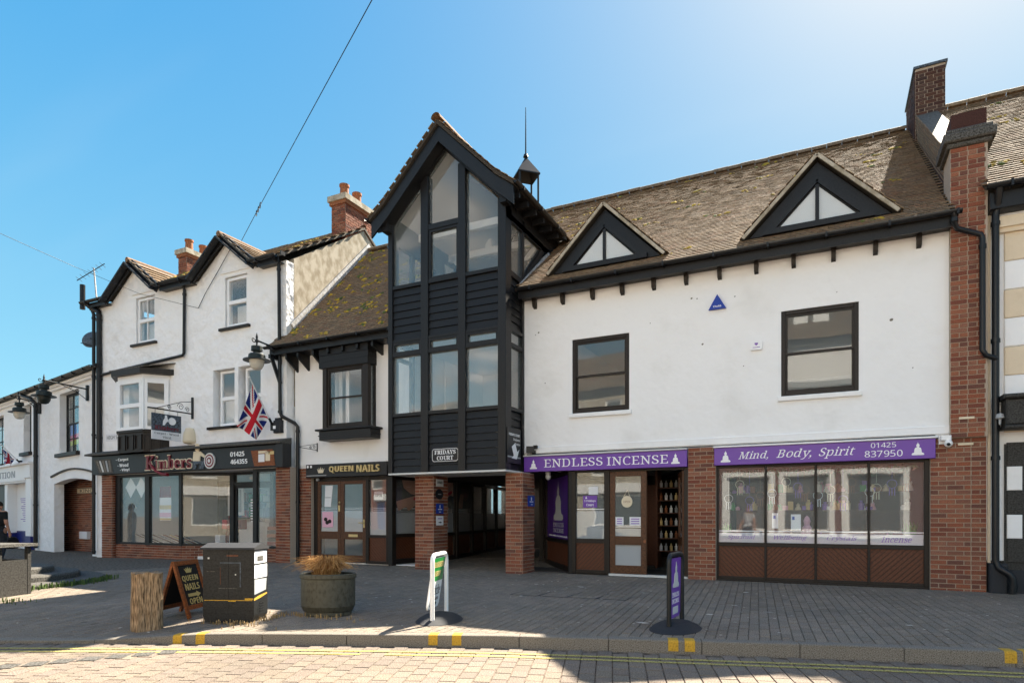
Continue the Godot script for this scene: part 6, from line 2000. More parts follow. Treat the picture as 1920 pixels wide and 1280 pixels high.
func carpet_shop_details() -> void:
	var b := get_node("terrace_house")
	var s := thing("shop_sign", "long black fascia sign with crimson Kimbers lettering above the carpet shop", "shop sign", Vector3(-16, 2.43, 0.4))
	var m := M.new()
	m.cbox(-20.0, -12.30, 2.43, 2.985, 0.26, 0.5, 0.01); m.cbox(-12.30, -12.06, 2.40, 3.0, 0.26, 0.56, 0.01)
	part(s, "board", m, MATS.sign_black)
	var k := 0
	for w in [["- Carpet", -18.54, 2.83], ["- Wood", -18.50, 2.68], ["- Vinyl", -18.42, 2.53]]:
		text(s, w[0], at(w[1], w[2], 0.5), [0.58, 0.50, 0.44][k], 0.105, MATS.letter_white, "Droid Sans", true, 0.0, 0.006)
		k += 1
	var word := ["K", "i", "m", "b", "e", "r", "s"]
	var cx := [-17.23, -16.94, -16.66, -16.33, -16.05, -15.80, -15.56]
	var wd := [0.42, 0.11, 0.36, 0.25, 0.24, 0.20, 0.20]
	var ht := [0.40, 0.36, 0.23, 0.37, 0.24, 0.23, 0.24]
	for i in 7:
		var base := 2.50
		text(s, word[i], at(cx[i], base + ht[i] / 2, 0.5), wd[i] + 0.045, ht[i] + 0.05, MATS.bone, "Droid Serif", true, 0.0, 0.03, "letter_edge")
		text(s, word[i], at(cx[i], base + ht[i] / 2, 0.5), wd[i], ht[i], MATS.crimson, "Droid Serif", true, 0.0, 0.036, "letter")
	m = M.new()
	m.tube([Vector3(-17.15, 2.62, 0.53), Vector3(-16.95, 2.45, 0.53), Vector3(-16.7, 2.36, 0.53), Vector3(-16.45, 2.34, 0.53)], 0.035, 8, 0.05)
	part(s, "flourish", m, MATS.crimson)
	# figure pushing a roll of carpet
	flat(s, "figure_head", oval(Vector2(-15.22, 3.03), Vector2(0.09, 0.11)), at(0, 0, 0.52), MATS.bone, 0.02)
	flat(s, "figure_body", [Vector2(-15.42, 2.66), Vector2(-15.14, 2.66), Vector2(-15.12, 2.82), Vector2(-14.92, 2.74), Vector2(-14.9, 2.79), Vector2(-15.1, 2.93), Vector2(-15.2, 2.94), Vector2(-15.38, 2.93)], at(0, 0, 0.5), MATS.bone, 0.03)
	flat(s, "figure_legs", [Vector2(-15.42, 2.46), Vector2(-15.30, 2.46), Vector2(-15.26, 2.58), Vector2(-15.12, 2.6), Vector2(-15.14, 2.46), Vector2(-14.98, 2.46), Vector2(-14.96, 2.66), Vector2(-15.42, 2.68)], at(0, 0, 0.5), MATS.blue_lead, 0.03)
	for i in 5:
		var r := 0.21 - i * 0.04
		flat(s, "carpet_roll", oval(Vector2(-14.75, 2.66), Vector2(r, r * 1.02), 0, 24), at(0, 0, 0.5 + i * 0.004), MATS.silver if i % 2 == 0 else MATS.crimson, 0.03)
	text(s, "01425", at(-13.72, 2.80, 0.5), 0.52, 0.125, MATS.letter_white, "Droid Sans", true, 0.0, 0.006)
	text(s, "464355", at(-13.66, 2.60, 0.5), 0.62, 0.125, MATS.letter_white, "Droid Sans", true, 0.0, 0.006)
	flat(s, "picture", [Vector2(-13.22, 2.86), Vector2(-13.10, 2.46), Vector2(-12.36, 2.46), Vector2(-12.44, 2.87)], at(0, 0, 0.5), MATS.orange_wood, 0.006)
	for q in [[-12.95, 2.56, 0.22, 0.2, "paper"], [-12.7, 2.58, 0.16, 0.24, "bone"], [-12.6, 2.74, 0.2, 0.08, "gold"], [-12.95, 2.78, 0.3, 0.06, "bone"]]: flat(s, "picture", rect(q[0], q[0] + q[2], q[1], q[1] + q[3]), at(0, 0, 0.506), MATS[q[4]], 0.002)
	flat(s, "picture", [Vector2(-19.92, 2.88), Vector2(-19.66, 2.46), Vector2(-18.95, 2.46), Vector2(-19.10, 2.89)], at(0, 0, 0.5), MATS.stone, 0.006)
	for i in 5: flat(s, "picture", [Vector2(-19.80 + i * 0.15, 2.84), Vector2(-19.72 + i * 0.15, 2.84), Vector2(-19.52 + i * 0.12, 2.50), Vector2(-19.60 + i * 0.12, 2.50)], at(0, 0, 0.507), [MATS.kerb, MATS.silver, MATS.kerb, MATS.frost, MATS.kerb][i], 0.002)
	# black shop frames
	m = M.new()
	for x in [[-19.33, -19.12], [-17.93, -17.73], [-16.42, -16.30], [-13.48, -13.34], [-12.58, -12.53]]: m.cbox(x[0], x[1], 0.33, 2.42, 0.12, 0.22, 0.006)
	m.box(-19.12, -16.42, 0.34, 0.40, 0.1, 0.215); m.box(-19.12, -16.42, 2.34, 2.42, 0.1, 0.215); m.box(-13.34, -12.58, 0.34, 0.40, 0.1, 0.215); m.box(-13.34, -12.58, 2.34, 2.42, 0.1, 0.215)
	var c0 := Vector3(-16.30, 0, 0.17)
	var c1 := Vector3(-15.20, 0, -0.55)
	m.bar(c0 + Vector3(0, 0.37, 0), c1 + Vector3(0, 0.37, 0), 0.08, 0.06); m.bar(c0 + Vector3(0, 2.38, 0), c1 + Vector3(0, 2.38, 0), 0.08, 0.08)
	m.cbox(-15.22, -15.06, 0.0, 2.42, -0.62, -0.5, 0.006); m.cbox(-13.62, -13.48, 0.0, 2.42, -0.62, -0.5, 0.006)
	m.bar(Vector3(-13.5, 0.37, -0.56), Vector3(-13.42, 0.37, 0.15), 0.06, 0.06)
	m.box(-15.06, -13.62, 2.05, 2.14, -0.62, -0.52); m.box(-15.06, -13.62, 2.36, 2.42, -0.62, -0.52)
	part(b, "shop_frame", m, MATS.iron)
	pane(b, Vector3(-19.12, 0, 0.16), Vector3(-17.93, 0, 0.16), 0.4, 2.34); pane(b, Vector3(-17.73, 0, 0.16), Vector3(-16.42, 0, 0.16), 0.4, 2.34); pane(b, c0, c1, 0.4, 2.34); pane(b, Vector3(-13.34, 0, 0.16), Vector3(-12.58, 0, 0.16), 0.4, 2.34); pane(b, Vector3(-13.5, 0, -0.56), Vector3(-13.42, 0, 0.15), 0.4, 2.34); pane(b, Vector3(-15.06, 0, -0.57), Vector3(-13.62, 0, -0.57), 2.14, 2.36)
	m = M.new()
	m.box(-15.06, -14.98, 0.05, 2.05, -0.6, -0.55); m.box(-13.70, -13.62, 0.05, 2.05, -0.6, -0.55); m.box(-14.98, -13.70, 0.05, 0.2, -0.6, -0.551); m.box(-14.98, -13.70, 1.97, 2.05, -0.6, -0.551)
	var dr := part(b, "door", m, MATS.iron)
	pane(dr, Vector3(-14.98, 0, -0.575), Vector3(-13.70, 0, -0.575), 0.2, 1.97)
	text(dr, "486121", at(-14.3, 2.25, -0.563), 0.4, 0.09, MATS.letter_white, "Droid Sans", true, 0.0, 0.002)
	for i in 9: flat(dr, "door_lettering", rect(-14.45, -14.2 + (i % 3) * 0.03, 1.62 - i * 0.075, 1.65 - i * 0.075), at(0, 0, -0.57), MATS.letter_white, 0.002)
	# inside
	m = M.new()
	m.box(-19.9, -12.5, -0.1, 0.04, -4.4, -0.02); m.box(-19.9, -12.5, 0.04, 2.44, -4.5, -4.4); m.box(-13.2, -12.5, 0.04, 2.4, -0.9, -0.85)
	part(b, "shop_interior", m, MATS.room_white)
	m = M.new()
	m.box(-19.3, -16.4, 0.30, 0.345, -0.9, 0.1); m.box(-15.9, -15.3, 0.04, 1.0, -2.0, -1.4)
	part(b, "display_base", m, MATS.white)
	var goods := thing("carpet_samples", "carpet and wood flooring samples laid out in the carpet shop window", "carpet samples", Vector3(-17.5, 0.35, -0.3))
	for i in 9:
		m = M.new()
		m.obox(Transform3D(Basis(Vector3.UP, -0.35) * Basis(Vector3.RIGHT, -0.45), Vector3(-18.6 + i * 0.26, 0.46, -0.35)), Vector3(0.24, 0.02, 0.75))
		part(goods, "sample", m, [MATS.rubber, MATS.stone, MATS.silver, MATS.kerb, MATS.frost, MATS.orange_wood, MATS.gold, MATS.orange_wood, MATS.bin][i])
	for i in 5:
		m = M.new()
		m.obox(Transform3D(Basis(Vector3.UP, rng.randf_range(-0.1, 0.1)), Vector3(-12.95, 0.46 + i * 0.1, -0.25)), Vector3(0.6, 0.09, 0.4))
		part(goods, "sample_book", m, [MATS.crimson, MATS.bin, MATS.terracotta, MATS.stone, MATS.brick_2][i])
	for i in 4:
		m = M.new()
		m.cbox(-16.2 + i * 0.3, -16.0 + i * 0.3, 0.35 + (i % 2) * 0.45, 0.62 + (i % 2) * 0.45, -1.0, -0.8, 0.004)
		part(goods, "box", m, [MATS.paper, MATS.red, MATS.paper, MATS.crimson][i])
	for i in 14:
		m = M.new()
		var x := -19.2 + i * 0.42 + rng.randf_range(-0.06, 0.06)
		var zz := -3.6 + rng.randf_range(-0.3, 0.5)
		m.tube([Vector3(x, 0.05, zz), Vector3(x + 0.04, rng.randf_range(1.2, 2.2), zz - 0.2)], 0.14, 14)
		part(goods, "carpet_roll", m, [MATS.stone, MATS.crimson, MATS.bin, MATS.kerb, MATS.blue_lead, MATS.brick_1, MATS.green, MATS.orange_wood][i % 8])
	for i in 3:
		m = M.new()
		m.box(-17.6, -15.6, 0.6 + i * 0.5, 0.64 + i * 0.5, -2.9, -2.5)
		part(goods, "shelf", m, MATS.iron)
		for kk in 6:
			m = M.new()
			m.cbox(-17.5 + kk * 0.32, -17.26 + kk * 0.32, 0.645 + i * 0.5, 0.645 + i * 0.5 + rng.randf_range(0.15, 0.36), -2.8, -2.6, 0.004)
			part(goods, "box", m, [MATS.paper, MATS.red, MATS.gold, MATS.navy, MATS.terracotta, MATS.frost, MATS.green][rng.randi() % 7])
	var q := thing("poster", "pink and orange sale poster hanging in the carpet shop window", "poster", Vector3(-17.2, 1.3, 0.05))
	flat(q, "print", rect(-17.52, -17.0, 1.05, 2.05), at(0, 0, 0.03), MATS.paper, 0.003)
	for r in [[1.72, 2.05, "crimson"], [1.38, 1.5, "gold"], [1.15, 1.28, "pink"], [1.06, 1.12, "gold"]]: flat(q, "print", rect(-17.52, -17.0, r[0], r[1]), at(0, 0, 0.034), MATS[r[2]], 0.002)
	q = thing("poster", "white diamond-shaped cards hanging in the left carpet shop pane", "poster", Vector3(-18.6, 2.0, 0.05))
	for d in [[-18.85, 2.05], [-18.35, 2.05], [-18.6, 1.72], [-19.02, 1.62]]: flat(q, "card", [Vector2(d[0] - 0.26, d[1]), Vector2(d[0], d[1] - 0.33), Vector2(d[0] + 0.26, d[1]), Vector2(d[0], d[1] + 0.3)], at(0, 0, 0.04), MATS.paper if d[1] > 2 else MATS.stone, 0.003)
	q = thing("notice_board", "white framed board standing inside the carpet shop", "board", Vector3(-16, 0.8, -1.0))
	flat(q, "panel", rect(-16.6, -15.9, 1.2, 2.1), at(0, 0, -1.6), MATS.paper, 0.02)
	flat(q, "panel", rect(-16.5, -16.0, 1.3, 2.0), at(0, 0, -1.578), MATS.frost, 0.002)

# ---------------------------------------------------------------- lamps, flags
func street_lamp(label: String, head: Vector3, wall: Vector3, opal: bool) -> void:   # a bracket lamp: head is the rim of the shade, wall the foot of the arm
	var o := thing("street_lamp", label, "street lamp", Vector3(wall.x, wall.y, wall.z), "bracket street lamps")
	var m := M.new()
	var t := at(head.x, head.y, head.z)
	m.lathe([Vector2(0.18, -0.03), Vector2(0.325, -0.04), Vector2(0.32, -0.02), Vector2(0.205, 0.0), Vector2(0.195, 0.10), Vector2(0.17, 0.125), Vector2(0.085, 0.14), Vector2(0.085, 0.18), Vector2(0.135, 0.20), Vector2(0.13, 0.31), Vector2(0.0, 0.33)], t, 24)
	part(o, "shade", m, MATS.green_iron)
	m = M.new()
	m.lathe([Vector2(0.0, -0.27), Vector2(0.06, -0.265), Vector2(0.12, -0.23), Vector2(0.165, -0.15), Vector2(0.18, -0.03)], t, 24)
	part(o, "bowl", m, MATS.opal if opal else MATS.green_iron)
	m = M.new()
	var top := head + Vector3(0, 0.46, 0)
	m.tube([head + Vector3(0, 0.3, 0), head + Vector3(0, 0.58, 0)], 0.02, 8)
	m.lathe([Vector2(0, 0.40), Vector2(0.045, 0.42), Vector2(0.045, 0.47), Vector2(0.02, 0.5), Vector2(0.03, 0.54), Vector2(0.0, 0.66)], t, 10)
	m.tube([top, wall + Vector3(0, 0.0, 0)], 0.022, 8)
	var d := (wall - top)
	var out := Vector3(d.x, 0, d.z).normalized()
	scroll(m, top - out * 0.1, out, Vector3.UP, 0.07, -1.0, 0.012, 0.0)
	m.tube([top.lerp(wall, 0.35), top.lerp(wall, 0.75) - Vector3(0, 0.16, 0), wall - Vector3(0, 0.34, 0)], 0.011, 6)
	scroll(m, top.lerp(wall, 0.6) - Vector3(0, 0.07, 0), out, Vector3.UP, 0.05, 1.2, 0.008)
	scroll(m, top.lerp(wall, 0.76) - Vector3(0, 0.09, 0), out, Vector3.UP, 0.06, -1.2, 0.008)
	m.obox(Transform3D(Basis(Vector3.UP, atan2(out.x, out.z)), wall - Vector3(0, 0.12, 0)), Vector3(0.09, 0.5, 0.05))
	part(o, "bracket", m, MATS.iron)

func jack(u: float, v: float) -> Color:   # union flag, u along the fly 0..1, v up the hoist 0..1 (2 : 1)
	var x := (u - 0.5) * 60.0
	var y := (v - 0.5) * 30.0
	var red := Color(0.50, 0.008, 0.02)
	var white := Color(0.75, 0.75, 0.75)
	if absf(x) < 3 or absf(y) < 3: return red
	if absf(x) < 5 or absf(y) < 5: return white
	for s in [-1.0, 1.0]:
		var d: float = (y - s * x / 2.0) / 1.118
		if absf(d) < 3.0:
			var ccw: float = d * (1.0 if x > 0 else -1.0) * s
			if ccw > -2.0 and ccw < 0.0: return red
			return white
	return Color(0.006, 0.018, 0.16)

func flag(label: String, a: Vector3, b: Vector3, c: Vector3, d: Vector3, foot: Vector3, tip: Vector3) -> void:   # hoist a-b, fly end d-c
	var o := thing("flag", label, "flag", foot, "union flags on wall poles")
	var m := M.new()
	m.tube([foot, tip], 0.014, 8)
	m.ball(tip, Vector3.ONE * 0.025)
	part(o, "pole", m, MATS.white)
	m = M.new()
	m.obox(Transform3D(Basis(Vector3.UP, 0), foot), Vector3(0.12, 0.2, 0.08)); m.tube([foot, foot.lerp(tip, 0.18)], 0.03, 8)
	part(o, "holder", m, MATS.iron)
	m = M.new()
	var nu := 60
	var nv := 30
	var nor := (b - a).cross(d - a).normalized()
	var pos := func(u: float, v: float) -> Vector3:
		var p := b.lerp(a, v).lerp(c.lerp(d, v), u)
		var w := sin(u * 2.0 + v * 9.0) * 0.055 * (0.3 + u) + sin(v * 17.0 + u * 3.0) * 0.02 * u
		return p + nor * w + Vector3.UP * (-0.10 * sin(PI * u) * (0.4 + v) * 0.3)
	for i in nu:
		for j in nv:
			m.col = jack((i + 0.5) / nu, (j + 0.5) / nv)
			var u0 := float(i) / nu; var u1 := float(i + 1) / nu; var v0 := float(j) / nv; var v1 := float(j + 1) / nv
			m.quad(pos.call(u0, v0), pos.call(u1, v0), pos.call(u1, v1), pos.call(u0, v1))
	var mat := StandardMaterial3D.new()
	mat.resource_name = "flag_cloth"; mat.vertex_color_use_as_albedo = true; mat.roughness = 0.9
	mat.backlight_enabled = true
	mat.backlight = Color(0.3, 0.3, 0.3)
	part(o, "cloth", m, mat)

func lamps_and_flags() -> void:
	street_lamp("bracket street lamp with glass bowl beside the mossy roof corner", Vector3(-12.45, 5.02, 1.0), Vector3(-12.45, 5.42, 0.26), true)
	flag("union flag on an angled pole beside the sash windows above the carpet shop", Vector3(-12.52, 4.40, 1.08), Vector3(-12.55, 3.63, 0.55), Vector3(-12.72, 3.08, 0.75), Vector3(-12.99, 3.42, 1.15), Vector3(-12.65, 3.47, 0.3), Vector3(-12.50, 4.55, 1.18))
	var L := Transform3D(Basis(Vector3(0.9805, 0, 0.1961), Vector3.UP, Vector3(-0.1961, 0, 0.9805)), Vector3(-20.2, 0, 0.1))
	street_lamp("dark hooded bracket lamp nearest the tall black drainpipes", L * Vector3(-0.9, 4.86, 1.25), L * Vector3(-1.05, 5.25, 0.05), false)
	street_lamp("bracket lamp with glass bowl at the far left under the eaves", L * Vector3(-4.75, 4.80, 0.87), L * Vector3(-5.6, 5.28, 0.05), true)
	flag("small union flag at the far left edge above the white shop", L * Vector3(-7.5, 3.75, 0.7), L * Vector3(-7.75, 3.35, 0.25), L * Vector3(-7.35, 3.05, 0.45), L * Vector3(-6.95, 3.2, 0.75), L * Vector3(-7.8, 3.22, 0.05), L * Vector3(-7.4, 3.95, 0.85))

# ---------------------------------------------------------------- small things on the walls
func wall_fixtures() -> void:
	var m := M.new()
	m.prism(PackedVector2Array([Vector2(-0.155, -0.1), Vector2(0.155, -0.1), Vector2(0.0, 0.17)]), at(-1.75, 5.08, 0.002), 0.06)
	var o := thing("alarm_box", "blue triangular alarm box on the white wall", "alarm box", Vector3(-1.75, 5.08, 0))
	part(o, "case", m, MATS.blue)
	text(o, "Chubb", at(-1.75, 5.03, 0.063), 0.14, 0.035, MATS.letter_white, "Droid Sans", true, 0.0, 0.003)
	o = thing("alarm_box", "white rounded alarm box on the white wall beside the right sash window", "alarm box", Vector3(-1.08, 4.24, 0))
	m = M.new()
	var p := []
	for c in [[0.07, 0.055, 0.0], [-0.07, 0.055, PI / 2], [-0.07, -0.055, PI], [0.07, -0.055, PI * 1.5]]:
		for i in 5: p.append(Vector2(c[0] + cos(c[2] + i * PI / 8) * 0.03, c[1] + sin(c[2] + i * PI / 8) * 0.03))
	m.prism(PackedVector2Array(p), at(-1.08, 4.24, 0.002), 0.05)
	part(o, "case", m, MATS.letter_white)
	flat(o, "badge", [Vector2(-1.11, 4.28), Vector2(-1.05, 4.28), Vector2(-1.055, 4.25), Vector2(-1.08, 4.23), Vector2(-1.105, 4.25)], at(0, 0, 0.053), MATS.lilac, 0.002)
	flat(o, "badge", rect(-1.14, -1.02, 4.195, 4.205), at(0, 0, 0.053), MATS.lilac, 0.002)
	var marks := [[-2.22, 5.26, 0.02], [-2.12, 5.24, 0.012], [-2.02, 4.38, 0.02], [1.0, 4.42, 0.028], [-5.35, 5.02, 0.02], [-5.42, 4.98, 0.01], [-1.45, 5.18, 0.012], [-1.3, 3.9, 0.01], [0.2, 5.0, 0.008], [-5.2, 3.95, 0.012], [-3.0, 4.9, 0.009], [1.3, 3.6, 0.01]]
	var court := get_node("court_building")
	for q in marks: flat(court, "wall_mark", oval(Vector2(q[0], q[1]), Vector2(q[2], q[2] * 0.8), 0.4, 9), at(0, 0, 0.001), MATS.stone if q[2] < 0.015 else MATS.kerb, 0.004)
	# name boards
	o = thing("name_plaque", "black plaque with white letters FRIDAYS COURT on the timber bay", "sign", Vector3(-7.12, 2.45, 0.85))
	m = M.new()
	m.prism(PackedVector2Array([Vector2(-7.40, 2.32), Vector2(-6.82, 2.32), Vector2(-6.78, 2.36), Vector2(-6.78, 2.57), Vector2(-6.82, 2.61), Vector2(-7.40, 2.61), Vector2(-7.44, 2.57), Vector2(-7.44, 2.36)]), at(0, 0, 0.846), 0.02)
	part(o, "board", m, MATS.sign_black)
	m = M.new()
	for e in [[-7.39, 2.335, -6.83, 2.335], [-7.39, 2.595, -6.83, 2.595], [-7.425, 2.37, -7.425, 2.56], [-6.795, 2.37, -6.795, 2.56], [-7.425, 2.56, -7.39, 2.595], [-6.83, 2.595, -6.795, 2.56], [-7.425, 2.37, -7.39, 2.335], [-6.83, 2.335, -6.795, 2.37]]: m.bar(Vector3(e[0], e[1], 0.867), Vector3(e[2], e[3], 0.867), 0.009, 0.003, Vector3.BACK)
	part(o, "border", m, MATS.letter_white)
	text(o, "FRIDAYS", at(-7.11, 2.525, 0.867), 0.52, 0.085, MATS.letter_white, "Droid Serif", true, 0.0, 0.003)
	text(o, "COURT", at(-7.11, 2.405, 0.867), 0.40, 0.085, MATS.letter_white, "Droid Serif", true, 0.0, 0.003)
	o = thing("direction_sign", "black direction sign with white arrow on the side of the timber bay", "sign", Vector3(-5.66, 2.6, 0.45))
	var t := Transform3D(Basis(Vector3(0, 0, -1), Vector3.UP, Vector3(1, 0, 0)), Vector3(-5.672, 0, 0.5))
	m = M.new()
	m.prism(PackedVector2Array(rect(-0.34, 0.28, 2.26, 2.97)), t, 0.012)
	part(o, "board", m, MATS.sign_black)
	text(o, "FRIDAYS COURT", t * at(-0.02, 2.84, 0.012), 0.5, 0.05, MATS.letter_white, "Droid Sans", true, 0.0, 0.002)
	text(o, "Business", t * at(0.08, 2.75, 0.012), 0.3, 0.05, MATS.letter_white, "Droid Serif", false, 0.0, 0.002)
	text(o, "Centre", t * at(0.12, 2.66, 0.012), 0.22, 0.05, MATS.letter_white, "Droid Serif", false, 0.0, 0.002)
	var arrow := []
	for q in [[-0.1, 0.0], [0.08, 0.0], [0.08, -0.32], [0.2, -0.32], [-0.01, -0.52], [-0.22, -0.32], [-0.1, -0.32]]: arrow.append(Vector2(q[0], q[1] * 0.62).rotated(0.5) + Vector2(-0.06, 2.64))
	flat(o, "arrow", arrow, t * at(0, 0, 0.012), MATS.letter_white, 0.002)
	flat(o, "print", rect(-0.33, 0.27, 2.37, 2.40), t * at(0, 0, 0.012), MATS.frost, 0.0015)
	# plaques on the piers
	var side := Transform3D(Basis(Vector3(0, 0, -1), Vector3.UP, Vector3(1, 0, 0)), Vector3(-7.662, 0, 0.22))
	for k in [["white plaque at the top of the left brick pier", 1.84, 2.0, "silver", "square"], ["round black plaque on the left brick pier", 1.56, 1.78, "sign_black", "round"], ["blue plaque on the left brick pier", 1.24, 1.46, "blue", "square"], ["small white arrow plaque under the blue one on the left brick pier", 0.98, 1.19, "paper", "square"]]:
		o = thing("plaque", k[0], "plaque", Vector3(-7.66, k[1], 0.2))
		if k[4] == "round": flat(o, "plate", oval(Vector2(-0.02, (k[1] + k[2]) / 2), Vector2(0.15, 0.115), 0, 28), side, MATS[k[3]], 0.012)
		else: flat(o, "plate", rect(-0.14, 0.14, k[1], k[2]), side, MATS[k[3]], 0.012)
		var ink: Material = MATS.letter_white if k[3] in ["blue", "sign_black"] else MATS.rubber
		if k[3] == "silver": text(o, "HND", side * at(0.0, 1.93, 0.012), 0.2, 0.055, ink, "Droid Sans", true, 0.0, 0.002)
		elif k[3] == "paper":
			flat(o, "print", [Vector2(-0.06, 1.035), Vector2(0.02, 1.035), Vector2(0.02, 1.02), Vector2(0.07, 1.045), Vector2(0.02, 1.07), Vector2(0.02, 1.055), Vector2(-0.06, 1.055)], side * at(0, 0, 0.012), ink, 0.002)
			flat(o, "print", rect(-0.09, 0.09, 1.12, 1.14), side * at(0, 0, 0.012), MATS.lilac, 0.002)
		elif k[3] == "blue":
			for r in [[-0.015, 0.015, 1.36, 1.43], [-0.08, 0.08, 1.325, 1.345], [-0.04, 0.04, 1.27, 1.285]]: flat(o, "print", rect(r[0], r[1], r[2], r[3]), side * at(0, 0, 0.012), ink, 0.002)
		else:
			flat(o, "print", rect(-0.08, 0.05, 1.66, 1.68), side * at(0, 0, 0.012), MATS.frost, 0.002)
	o = thing("plaque", "blue plaque on the right brick pier beside the purple shop", "plaque", Vector3(-5.5, 1.4, 0.05))
	side = Transform3D(Basis(Vector3(0, 0, -1), Vector3.UP, Vector3(1, 0, 0)), Vector3(-5.502, 0, 0.06))
	flat(o, "plate", rect(-0.16, 0.16, 1.39, 1.61), side, MATS.blue, 0.012)
	for r in [[-0.02, 0.02, 1.51, 1.58], [-0.09, 0.09, 1.475, 1.495], [-0.02, 0.06, 1.42, 1.435]]: flat(o, "print", rect(r[0], r[1], r[2], r[3]), side * at(0, 0, 0.012), MATS.letter_white, 0.002)
	# cameras and lights
	o = thing("security_camera", "white security camera at the right end of the purple sign", "camera", Vector3(1.72, 2.37, 0.1))
	m = M.new()
	m.cbox(1.64, 1.74, 2.33, 2.46, 0.02, 0.08, 0.008); m.cbox(1.66, 1.80, 2.38, 2.46, 0.08, 0.16, 0.01)
	part(o, "bracket", m, MATS.white)
	m = M.new()
	m.ball(Vector3(1.76, 2.33, 0.16), Vector3(0.06, 0.06, 0.06), 14)
	var dome := part(o, "housing", m, MATS.white)
	m = M.new()
	m.ball(Vector3(1.755, 2.315, 0.205), Vector3(0.028, 0.028, 0.02), 12)
	part(o, "lens", m, MATS.iron)
	o = thing("floodlight", "small black floodlight above the left end of the purple sign", "light", Vector3(-5.45, 2.5, 0.1))
	m = M.new()
	m.obox(at(-5.48, 2.57, 0.14, 0.3), Vector3(0.16, 0.13, 0.08)); m.box(-5.46, -5.40, 2.47, 2.55, 0.03, 0.1); m.obox(at(-5.38, 2.62, 0.1), Vector3(0.08, 0.07, 0.06))
	part(o, "housing", m, MATS.iron)
	m = M.new()
	m.tube([Vector3(-5.6, 2.475, 0.05), Vector3(-3.6, 2.478, 0.05), Vector3(-1.9, 2.472, 0.05), Vector3(1.6, 2.478, 0.05)], 0.009, 6)
	single("sign_cable", m, MATS.iron, Vector3(-2, 2.475, 0.05), "thin black cable along the top of the two purple signs", "cable")
	for q in [[2.00, 2.72, 0.13, "upper"], [2.0, 2.32, 0.05, "lower"]]:
		o = thing("bracket_plate", "pale metal fixing plate on the right brick pillar, the %s of two" % q[3], "fixing plate", Vector3(q[0], q[1], q[2]))
		m = M.new()
		m.cbox(q[0] - 0.1, q[0] + 0.1, q[1] - 0.018, q[1] + 0.018, q[2] - 0.01, q[2] + 0.006, 0.002)
		part(o, "plate", m, MATS.bone)
	# things on the terrace front
	o = thing("hanging_sign", "carpet shop sign hanging from a black scrolled bracket beside the bay window", "sign", Vector3(-15.75, 4.2, 0.3))
	m = M.new()
	m.box(-15.80, -15.74, 3.88, 4.48, 0.25, 0.29)
	m.tube([Vector3(-15.77, 4.02, 0.27), Vector3(-15.80, 4.02, 1.55)], 0.018, 8); m.tube([Vector3(-15.77, 4.36, 0.28), Vector3(-15.785, 4.30, 0.6), Vector3(-15.79, 4.04, 1.3)], 0.01, 6)
	for q in [[0.42, 4.12, 0.07], [0.62, 4.17, 0.1], [0.95, 4.10, 0.06]]: scroll(m, Vector3(-15.78, q[1], q[0]), Vector3.BACK, Vector3.UP, q[2], 1.5, 0.008)
	for z in [0.7, 1.35]: m.tube([Vector3(-15.79, 4.02, z), Vector3(-15.79, 3.90, z)], 0.006, 6)
	part(o, "bracket", m, MATS.iron)
	var hs := Transform3D(Basis(Vector3(0, 0, -1), Vector3.UP, Vector3(1, 0, 0)), Vector3(-15.79, 0, 1.03))
	m = M.new()
	m.prism(PackedVector2Array(rect(-0.42, 0.42, 3.44, 3.90)), hs * at(0, 0, -0.01), 0.03)
	part(o, "board", m, MATS.blue_lead)
	m = M.new()
	m.prism(PackedVector2Array(rect(-0.42, 0.42, 3.21, 3.438)), hs * at(0, 0, -0.01), 0.03)
	part(o, "board", m, MATS.paper)
	text(o, "Kimbers", hs * at(0.0, 3.53, 0.02), 0.68, 0.11, MATS.crimson, "Droid Serif", true, 0.0, 0.003)
	text(o, "Carpet - Wood", hs * at(0.0, 3.37, 0.02), 0.70, 0.07, MATS.rubber, "Droid Serif", false, 0.0, 0.003)
	text(o, "Vinyl", hs * at(0.0, 3.27, 0.02), 0.24, 0.08, MATS.rubber, "Droid Serif", false, 0.0, 0.003)
	flat(o, "emblem", oval(Vector2(0.15, 3.73), Vector2(0.11, 0.1)), hs * at(0, 0, 0.02), MATS.letter_white, 0.003)
	flat(o, "emblem", [Vector2(-0.12, 3.6), Vector2(-0.07, 3.6), Vector2(0.0, 3.7), Vector2(0.08, 3.7), Vector2(0.02, 3.78), Vector2(0.0, 3.87), Vector2(-0.06, 3.87), Vector2(-0.06, 3.8), Vector2(-0.11, 3.72)], hs * at(0, 0, 0.02), MATS.letter_white, 0.003)
	o = thing("street_nameplate", "white street nameplate reading HIGH ST beside the bay window base", "sign", Vector3(-19.5, 3.58, 0.26))
	flat(o, "plate", rect(-19.72, -18.95, 3.46, 3.68), at(0, 0, 0.251), MATS.paper, 0.012)
	text(o, "HIGH ST", at(-19.36, 3.57, 0.263), 0.6, 0.11, MATS.sign_black, "Droid Sans", false, 0.0, 0.003)
	m = M.new()
	m.lathe([Vector2(0.0, 3.19), Vector2(0.17, 3.2), Vector2(0.20, 3.26), Vector2(0.17, 3.5), Vector2(0.12, 3.62), Vector2(0.0, 3.64)], at(-15.84, 0, 0.28), 16)
	single("bell_box", m, MATS.bone, Vector3(-15.84, 3.2, 0.28), "cream rounded bell box on the ledge above the carpet shop sign", "alarm box")
	m = M.new()
	m.cbox(-12.60, -12.34, 3.30, 3.62, 0.25, 0.37, 0.03); m.cbox(-12.56, -12.38, 3.62, 3.68, 0.25, 0.35, 0.02)
	o = thing("alarm_box", "dark green alarm box beside the drainpipe above the carpet shop", "alarm box", Vector3(-12.47, 3.3, 0.3))
	part(o, "case", m, MATS.rubber)
